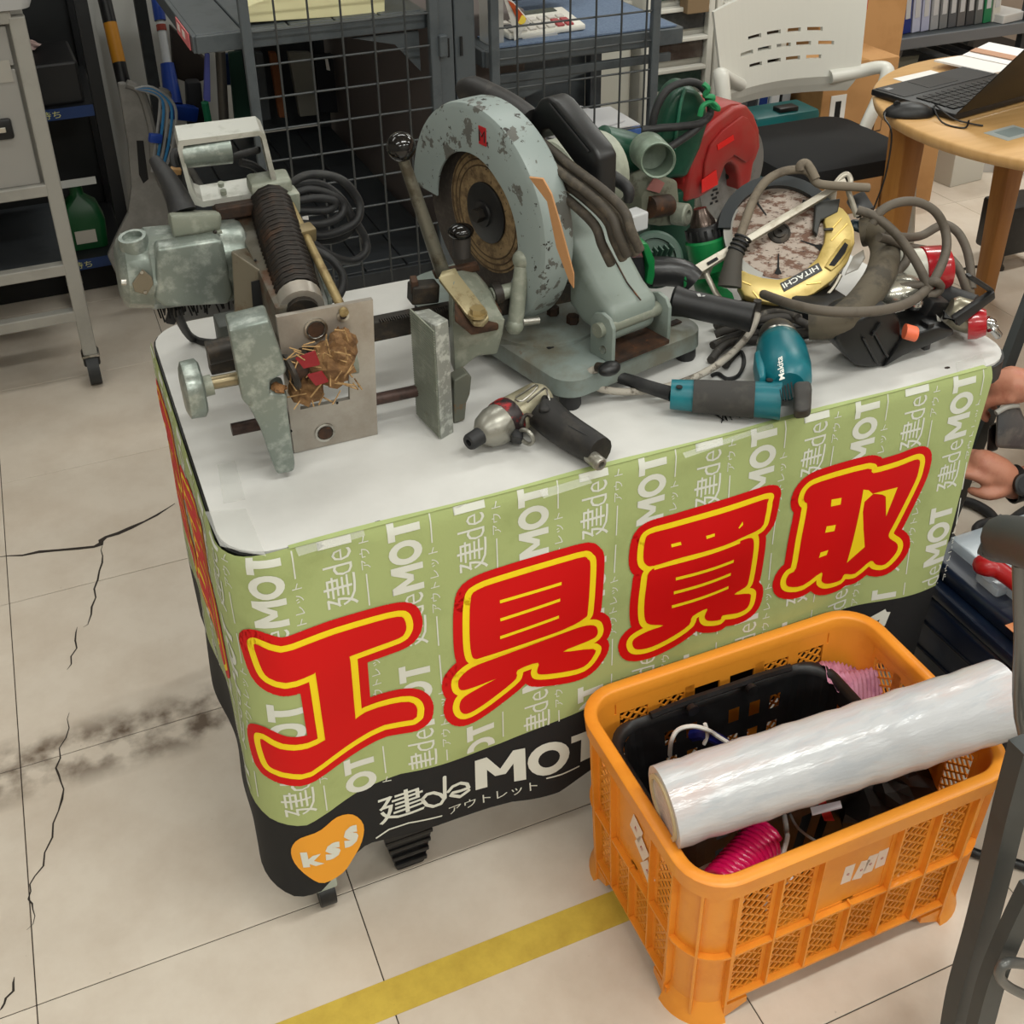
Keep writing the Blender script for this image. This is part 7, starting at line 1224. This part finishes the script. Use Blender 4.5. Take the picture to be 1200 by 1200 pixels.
# pneumatic impact wrench at the front
m_sv = M('silver_alu', (160, 158, 150), 0.36, 0.6, c2=(132, 126, 114), s=24); m_gk = M('black_grip', (38, 36, 35), 0.6, c2=(58, 54, 50), s=30)
iw = thing('impact_driver', 'silver and black pneumatic impact driver with red marks lying at the front of the table', 'air tool', (0.5, 1.2, ZT))
i0, i1 = V((0.4328,1.2106,0.706)), V((0.5709,1.2694,0.714)); iv = i1 - i0; iL = iv.length; u = lambda t: iL * t
part(iw, 'bit_chuck', G().ring([[i0 + iv.normalized() * t + (perp(iv)[0] * math.cos(2 * PI * k / 20) + perp(iv)[1] * math.sin(2 * PI * k / 20)) * r for k in range(20)] for t, r in ((u(0.2), 0.012), (u(0.02), 0.0115), (0, 0.010), (0, 0.005), (u(0.1), 0.004))]), m_rubber, 40)
part(iw, 'nose_cone', G().lathe(i0, iv, [(u(0.14), 0.012), (u(0.17), 0.016), (u(0.22), 0.023), (u(0.32), 0.0275), (u(0.42), 0.028)], 26), m_sv, 50)
part(iw, 'red_band', G().lathe(i0, iv, [(u(0.40), 0.0285), (u(0.43), 0.0295), (u(0.50), 0.0295), (u(0.53), 0.0285)], 26), M('band_blackred', (48, 34, 36), 0.45, c2=(166, 26, 34), s=14, t=(0.5, 0.54)), 40)
part(iw, 'motor_case', G().lathe(i0, iv, [(u(0.50), 0.027), (u(0.56), 0.0275), (u(0.90), 0.0245), (u(0.97), 0.018)], 26), M('motor_champagne', (178, 172, 150), 0.38, 0.35, c2=(150, 142, 118), s=20), 50)
part(iw, 'rear_grip', G().tube([(0.5473,1.2225,0.716), (0.5526,1.2012,0.712), (0.5624,1.1738,0.708), (0.573,1.1493,0.705), (0.5812,1.1232,0.704)], [0.0255, 0.021], 14), m_gk, 60)
part(iw, 'rear_shell', G().hexa([(0.5393,1.2333,0.69), (0.5255,1.1958,0.742), (0.5689,1.2885,0.69), (0.5494,1.2328,0.742), (0.5548,1.217,0.69), (0.5468,1.1939,0.735), (0.5815,1.2727,0.69), (0.5579,1.2265,0.738)], 0.007, 3), m_gk, 40)
for k in range(5): part(iw, 'grip_rib', G().tube([V((0.5497,1.1788,0.727)) + V((0.0015 * k, -0.0035 * k, 0)), V((0.5676,1.1438,0.723)) + V((0.0015 * k, -0.0035 * k, 0))], 0.0013, 5, 1), m_rubber, 60)
part(iw, 'trigger', G().hexa([(0.493,1.2163,0.685), (0.4849,1.1928,0.712), (0.5059,1.2381,0.685), (0.4986,1.2139,0.712), (0.507,1.2054,0.685), (0.4976,1.1826,0.712), (0.5174,1.2237,0.685), (0.5077,1.2006,0.712)], 0.005, 3), m_rubber, 40); part(iw, 'trigger_collar', G().torus((0.5085,1.194,0.705), (1, 0.6, 0.1), 0.011, 0.003, 18, 6), m_sv)
part(iw, 'switch_lever', G().tube([(0.4999,1.1904,0.728), (0.5061,1.199,0.732), (0.5126,1.2,0.735), (0.5175,1.1944,0.733)], 0.003, 6), m_iron, 60)
part(iw, 'wire_hanger', G().tube([(0.5121,1.2387,0.74), (0.5313,1.2428,0.745), (0.5441,1.2463,0.748), (0.5426,1.2371,0.748), (0.5156,1.2238,0.742), (0.5103,1.2346,0.74)], 0.0016, 6, 2), m_steel, 60); part(iw, 'wire_hanger', G().tube([(0.521,1.2191,0.742), (0.5533,1.2359,0.746), (0.5542,1.2294,0.744), (0.5514,1.2149,0.738)], 0.0016, 6, 2), m_steel, 60)
part(iw, 'air_inlet', G().lathe((0.5675,1.1277,0.701), V((0.5736,1.1006,0.699)) - V((0.5675,1.1277,0.701)), [(0, 0.0085), (0.002, 0.0095), (0.024, 0.0095), (0.026, 0.008), (0.026, 0.005), (0.018, 0.0045)], 18), m_sv, 40)

# ---------------- right edge: toolbox, cable, chair frame, person ----------------
m_navy = M('navy_plastic', (20, 34, 56), 0.35, c2=(26, 42, 66), s=8)
tb = thing('tool_box', 'dark navy tool box with red latch and clear lid right of the banner', 'tool box', (1.42, 1.0, 0))
part(tb, 'body', G().hexa([(1.21 + (0.012 if z == 0 else 0) if x == 0 else 1.66, y, z) for x in (0, 1) for y in (0.64, 1.20) for z in (0.0, 0.235)], 0.012, 3), m_navy, 40)
part(tb, 'rim_step', G().box((1.435, 0.92, 0.25), (0.45, 0.56, 0.024), bev=0.006), m_navy, 40)
part(tb, 'side_groove', G().box((1.2125, 0.92, 0.18), (0.006, 0.50, 0.006), bev=0.002), M('navy_dark', (12, 20, 34), 0.4), 0); part(tb, 'side_groove', G().box((1.2155, 0.92, 0.12), (0.006, 0.50, 0.006), bev=0.002), M('navy_dark', (12, 20, 34), 0.4), 0)
part(tb, 'deck', G().hexa([(x, y, z) for x in (1.23, 1.64) for y in (0.65, 1.19) for z in (0.26, 0.292)], 0.01, 3), m_navy, 40)
part(tb, 'clear_lid', G().box((1.45, 0.92, 0.305), (0.36, 0.50, 0.022), bev=0.004), M('lid_clear', (196, 206, 214), 0.15, al=0.45), 40)
for y in (1.06, 0.74): part(tb, 'lid_hinge', G().box((1.275, y, 0.303), (0.05, 0.05, 0.018), bev=0.005), M('lid_clear', (196, 206, 214), 0.15, al=0.45), 40)
lt = part(tb, 'red_latch', G().tube([(1.2491,1.0732,0.335), (1.2459,1.0633,0.34), (1.2592,1.0509,0.338), (1.2663,1.0168,0.334), (1.2686,0.977,0.33)], [0.017, 0.013], 12), M('latch_red', (170, 26, 34), 0.35), 60)
part(tb, 'orange_label', G().box((1.245, 0.965, 0.2932), (0.05, 0.035, 0.001)), M('orange_label', (206, 140, 96), 0.5), 0)
for k in range(2): part(tb, 'label_line', G().box((1.245, 0.958 + 0.014 * k, 0.2942), (0.036, 0.004, 0.001)), M('label_cream', (226, 206, 186), 0.5), 0)
solo('black_hose', G().tube([(1.6852,1.558,0.012), (1.7081,1.5306,0.012), (1.7166,1.493,0.012), (1.7102,1.4436,0.014), (1.7818,1.4581,0.016), (1.95, 1.5, 0.012)], 0.011, 8), m_rubber, 'black air hose curving over the floor behind the tool box', 'hose', 60)
solo('black_hose', G().tube([(1.7231,1.4245,0.03), (1.6744,1.4462,0.03), (1.6377,1.4433,0.03), (1.6255,1.4172,0.03), (1.6774,1.3879,0.03)], 0.010, 8), m_rubber, 'loop of black hose between the banner and the grey armrest', 'hose', 60)
solo('black_hose', G().tube([(1.5916,1.4895,0.012), (1.5791,1.4412,0.012), (1.5793,1.3864,0.014), (1.6033,1.3519,0.014), (1.9, 1.3, 0.012)], 0.011, 8), m_rubber, 'lowest run of black hose touching the edge of the banner', 'hose', 60)
solo('floor_lead', G().tube([(1.087,0.8357,0.008), (1.097,0.8247,0.008), (1.1187,0.8087,0.008), (1.2, 0.72, 0.008)], 0.0075, 8), m_blk, 'black lead on the floor at the right foot of the orange crate', 'cable', 60)
# grey framed chair in the near right corner
m_fr = M('frame_charcoal', (62, 66, 66), 0.45, c2=(55, 59, 59), s=10); m_arm = M('arm_grey', (66, 69, 71), 0.55, c2=(90, 86, 78), s=24, t=(0.6, 0.72))
fc = thing('folding_chair', 'charcoal framed chair with worn grey armrest at the right front corner', 'chair', (1.15, 0.55, 0))
ap = [V((0.8306,0.7,0.786)), V((0.8224,0.68,0.8029)), V((0.7856,0.62,0.8494)), V((0.7084,0.52,0.9289))]
part(fc, 'armrest', G().tube([ap[0] + V((-0.004, 0.012, 0)), ap[0], ap[1], ap[2], ap[3]], [0.024, 0.026], 14), m_arm, 60)
part(fc, 'arm_post', G().tube([(0.8109,0.655,0.7946), (0.8346,0.652,0.6985), (0.8774,0.648,0.5348), (0.985, 0.64, 0.40), (1.07, 0.56, 0.42)], 0.007, 10), M('post_grey', (120, 120, 118), 0.35, 0.5), 60)
lg = [(0.8211,0.6,0.5938), (0.8221,0.6,0.5022), (0.8272,0.6,0.3869), (0.83,0.6,0.2782), (0.83,0.6,0.162), (0.839,0.6,0.0578)]
def flatbar(pts, w_, t_):
    ps = smooth(pts, 4); rings = []
    for i, p in enumerate(ps):
        d = (ps[min(i + 1, len(ps) - 1)] - ps[max(i - 1, 0)]).normalized(); n_ = V((0, 1, 0)).cross(d).normalized(); b = V((0, 1, 0))
        rings.append([p + n_ * a * w_ / 2 + b * c * t_ / 2 for a, c in ((-1, -1), (1, -1), (1, 1), (-1, 1))])
    return G().ring(rings)
part(fc, 'front_leg', flatbar(lg, 0.030, 0.022), m_fr, 30)
part(fc, 'front_leg', flatbar([V(p) + V((0.42, -0.05, 0)) for p in lg], 0.030, 0.022), m_fr, 30)
part(fc, 'side_rail', G().tube([(0.8219,0.6,0.5909), (0.98, 0.57, 0.455), (1.08, 0.50, 0.425)], 0.013, 8), m_fr, 60)
part(fc, 'side_rail', G().tube([V((0.8219,0.6,0.5909)) + V((0.42, -0.05, 0)), (1.40, 0.53, 0.44), (1.42, 0.48, 0.425)], 0.013, 8), m_fr, 60)
part(fc, 'arm_rail', G().tube([ap[3], V(ap[3]) + V((0.04, -0.12, -0.005)), (1.13, 0.24, 0.70)], 0.014, 8), m_fr, 60)
part(fc, 'foot_plate', flatbar([(0.8409,0.56,0.4067), (0.8294,0.56,0.3467), (0.8198,0.56,0.2589), (0.8224,0.56,0.1658), (0.8258,0.56,0.093)], 0.030, 0.016), m_fr, 30)
m_lk = M('link_grey', (112, 112, 110), 0.35, 0.4)
part(fc, 'link_loop', G().tube([(0.86,0.54,0.2753), (0.8138,0.54,0.3095), (0.7993,0.54,0.309), (0.8031,0.54,0.2879), (0.8277,0.54,0.2536), (0.8807,0.54,0.1972)], 0.006, 8), m_lk, 60)
part(fc, 'seat', G().ring([[V((x, y, z)) for x, y in rrect(1.26, 0.45, 0.20 + o, 0.20 + o, 0.06)] for z, o in ((0.40, -0.01), (0.41, 0.0), (0.44, 0.0), (0.45, -0.02))]), m_arm, 40)
part(fc, 'backrest', G().box((1.30, 0.22, 0.72), (0.38, 0.03, 0.28), (0.15, 0, 0), 0.01), m_arm, 40)
for x in (1.08, 1.46): part(fc, 'rear_leg', G().cyl((x, 0.22, 0.62), (x, 0.12, 0.0), 0.012, n=10), m_fr)
# crouching person, only the hands reach into the picture
pr = thing('person', 'person crouching at the right edge, hands with black watch holding a grey tool', 'person', (1.9, 1.32, 0))
m_skin = M('skin', (196, 140, 116), 0.5, c2=(186, 122, 100), s=18, b=0.1, bs=200)
B = G()
def limb(pts, rs):
    ps = smooth(pts, 6); m_ = len(ps); rings = []; xx = None
    for i in range(m_):
        d = (ps[min(i + 1, m_ - 1)] - ps[max(i - 1, 0)]).normalized()
        if xx is None: xx, yy = perp(d)
        else: xx = (xx - d * xx.dot(d)).normalized(); yy = d.cross(xx)
        t = i / (m_ - 1) * (len(rs) - 1); k = min(int(t), len(rs) - 2); r = rs[k] + (rs[k + 1] - rs[k]) * (t - k)
        rings.append([ps[i] + (xx * math.cos(2 * PI * j / 14) + yy * math.sin(2 * PI * j / 14)) * r for j in range(14)])
    B.ring(rings); B.sph(pts[0], rs[0] * 0.98, n=14); B.sph(pts[-1], rs[-1] * 0.98, n=14)
w1, w2 = V((1.5242,1.3,0.4792)), V((1.5065,1.27,0.2895))
k1, k2 = V((1.4962,1.33,0.4699)), V((1.4553,1.3,0.3284))
e1, e2 = V((1.90, 1.42, 0.50)), V((1.90, 1.20, 0.36)); s1_, s2_ = V((2.180, 1.50, 0.78)), V((2.200, 1.14, 0.78))
limb([s1_, e1, w1], [0.052, 0.042, 0.027]); limb([s2_, e2, w2], [0.052, 0.042, 0.028])
limb([(2.270, 1.32, 0.36), (2.240, 1.32, 0.58), (2.190, 1.32, 0.78)], [0.14, 0.13, 0.15]); limb([(2.180, 1.32, 0.86), (2.150, 1.32, 0.98)], [0.06, 0.055])
B.sph((2.120, 1.32, 1.08), 0.10, (1.0, 0.8, 1.18), 24); B.sph((2.022, 1.32, 1.065), 0.018, (1, 0.8, 1.2), 12); B.sph((2.050, 1.32, 0.99), 0.035, (1, 1, 0.7), 12)
for sg in (-1, 1):
    B.sph((2.130, 1.32 + sg * 0.082, 1.07), 0.024, (0.6, 0.4, 1), 10)
    limb([(2.280, 1.32 + sg * 0.10, 0.34), (2.010, 1.32 + sg * 0.19, 0.48), (2.200, 1.32 + sg * 0.17, 0.09)], [0.085, 0.06, 0.045]); limb([(2.220, 1.32 + sg * 0.17, 0.04), (2.010, 1.32 + sg * 0.18, 0.035)], [0.042, 0.034])
def hand(wr, kn, up, thumb):
    d = (kn - wr).normalized(); side = d.cross(up).normalized(); n_ = side.cross(d)
    pc = wr.lerp(kn, 0.55)
    limb([wr, pc, kn], [0.027, 0.034, 0.030]); 
    for i, (o, L1, a) in enumerate(((-0.030, 0.040, 0.35), (-0.010, 0.046, 0.45), (0.010, 0.043, 0.55), (0.029, 0.034, 0.65))):
        b0 = kn + side * o - d * 0.012; p1 = b0 + (d * math.cos(a) - n_ * math.sin(a)) * L1; p2 = p1 + (d * math.cos(a + 0.8) - n_ * math.sin(a + 0.8)) * L1 * 0.7; p3 = p2 + (d * math.cos(a + 1.5) - n_ * math.sin(a + 1.5)) * L1 * 0.5
        limb([b0, p1, p2, p3], [0.0105, 0.0095, 0.0085, 0.007])
    t0 = wr.lerp(kn, 0.25) + side * thumb * 0.024; limb([t0, t0 + d * 0.025 + side * thumb * 0.022 - n_ * 0.012, t0 + d * 0.05 + side * thumb * 0.018 - n_ * 0.03], [0.013, 0.0105, 0.008])
hand(w1, k1, V((0.1, -0.5, 0.85)).normalized(), 1); hand(w2, k2, V((0.1, -0.45, 0.88)).normalized(), -1)
tmp = bpy.data.objects.new('tmp', mesh('tmp', B, m_skin, 0)); sc.collection.objects.link(tmp)
rm = tmp.modifiers.new('r', 'REMESH'); rm.mode = 'VOXEL'; rm.voxel_size = 0.0045; rm.use_smooth_shade = True
sm_ = tmp.modifiers.new('s', 'SMOOTH'); sm_.iterations = 4; sm_.factor = 0.5
dg = bpy.context.evaluated_depsgraph_get(); dg.update(); me = bpy.data.meshes.new_from_object(tmp.evaluated_get(dg)); bpy.data.objects.remove(tmp)
me.transform(FR[pr.name].inverted()); me.shade_smooth(); me.materials.clear(); me.materials.append(m_skin)
bo = bpy.data.objects.new('body', me); sc.collection.objects.link(bo); bo.parent = pr
m_shirt = M('dark_shirt', (40, 44, 52), 0.85); m_trs = M('dark_trousers', (48, 50, 54), 0.85)
part(pr, 'shirt', G().tube([(2.280, 1.32, 0.36), (2.240, 1.32, 0.58), (2.190, 1.32, 0.80), (2.170, 1.32, 0.88)], [0.165, 0.15], 20), m_shirt, 60)
for a, b in ((s1_, e1), (s2_, e2)): part(pr, 'sleeve', G().tube([V((2.200, 1.32, 0.80)), a, a.lerp(b, 0.95)], [0.075, 0.056], 14), m_shirt, 60)
for sg in (-1, 1):
    part(pr, 'trouser_leg', G().tube([(2.290, 1.32 + sg * 0.08, 0.34), (2.130, 1.32 + sg * 0.15, 0.43), (2.000, 1.32 + sg * 0.19, 0.48), (2.080, 1.32 + sg * 0.18, 0.30), (2.200, 1.32 + sg * 0.17, 0.08)], [0.11, 0.065], 14), m_trs, 60)
    part(pr, 'shoe', G().sph((2.100, 1.32 + sg * 0.175, 0.045), 0.045, (3.150, 1.1, 1.0), 16), m_blk, 80)
    part(pr, 'eye', G().sph((2.040, 1.32 + sg * 0.034, 1.09), 0.011, n=10), M('eye_dark', (40, 32, 30), 0.3), 80)
part(pr, 'hair', G().sph((2.135, 1.32, 1.115), 0.105, (1.02, 0.86, 1.0), 20), M('hair_black', (24, 22, 22), 0.6), 80)
part(pr, 'mouth', G().sph((2.028, 1.32, 1.015), 0.016, (0.4, 1.3, 0.35), 10), M('lips', (160, 92, 84), 0.5), 80)
wd = (w2 - e2).normalized(); wc = w2 + wd * -0.004
wt = part(pr, 'watch_strap', G().ring([[wc + wd * t + (perp(wd)[0] * math.cos(2 * PI * k / 28) + perp(wd)[1] * math.sin(2 * PI * k / 28)) * r for k in range(28)] for t, r in ((-0.013, 0.031), (0.013, 0.031), (0.013, 0.034), (-0.013, 0.034))], closed=True), m_blk, 40)
uo = V((-0.45, -0.75, 0.5)); uo = (uo - wd * uo.dot(wd)).normalized(); part(wt, 'watch_case', G().lathe(wc + uo * 0.030, uo, [(0, 0.021), (0.004, 0.022), (0.010, 0.021), (0.011, 0.017)], 26), m_blk, 40); part(wt, 'watch_face', G().cyl(wc + uo * 0.0412, wc + uo * 0.0418, 0.016, n=24), M('watch_glass', (60, 62, 66), 0.1), 40)
dv2 = thing('hand_held_tool', 'grey hand tool with dark plastic shell held in the hands at the right edge', 'tool', V((1.5098,1.3,0.3969)))
part(dv2, 'shell', G().hexa([(1.4754,1.3,0.3601), (1.5556,1.37,0.3017), (1.4597,1.3,0.4422), (1.5395,1.37,0.386), (1.5825,1.3,0.3253), (1.666,1.37,0.2658), (1.5087,1.3,0.4405), (1.5911,1.37,0.3842)], 0.008, 3), M('shell_grey', (92, 92, 94), 0.4, c2=(120, 118, 114), s=18), 40)
part(dv2, 'shell_edge', G().tube([(1.4563,1.298,0.4407), (1.4798,1.298,0.4471), (1.5059,1.298,0.4441)], 0.005, 8), M('edge_pale', (168, 166, 160), 0.4), 60); part(dv2, 'dark_side', G().hexa([(1.4792,1.32,0.3376), (1.5477,1.38,0.286), (1.4695,1.32,0.3958), (1.5376,1.38,0.3468), (1.5081,1.32,0.3334), (1.5779,1.38,0.2817), (1.4924,1.32,0.3989), (1.5614,1.38,0.3501)], 0.006), m_blk, 40)

solo('metal_bar', G().box((0, 0, 0), (0.028, 0.02, 0.9), bev=0.003).move(Matrix.Translation((V((1.7018,1.5,0.4838)) + V((1.6569,1.48,0.3814))) / 2) @ (V((1.7018,1.5,0.4838)) - V((1.6569,1.48,0.3814))).to_track_quat('Z', 'Y').to_matrix().to_4x4()) if False else flatbar([V((1.7018,1.5,0.4838)) + (V((1.7018,1.5,0.4838)) - V((1.6345,1.46,0.3972))) * 1.0, (1.7018,1.5,0.4838), (1.6345,1.46,0.3972), V((1.6345,1.46,0.3972)) + (V((1.6345,1.46,0.3972)) - V((1.7018,1.5,0.4838))) * 4.3], 0.03, 0.02), m_fr, 'dark grey flat bar leaning behind the hands at the right edge', 'bar', 30)
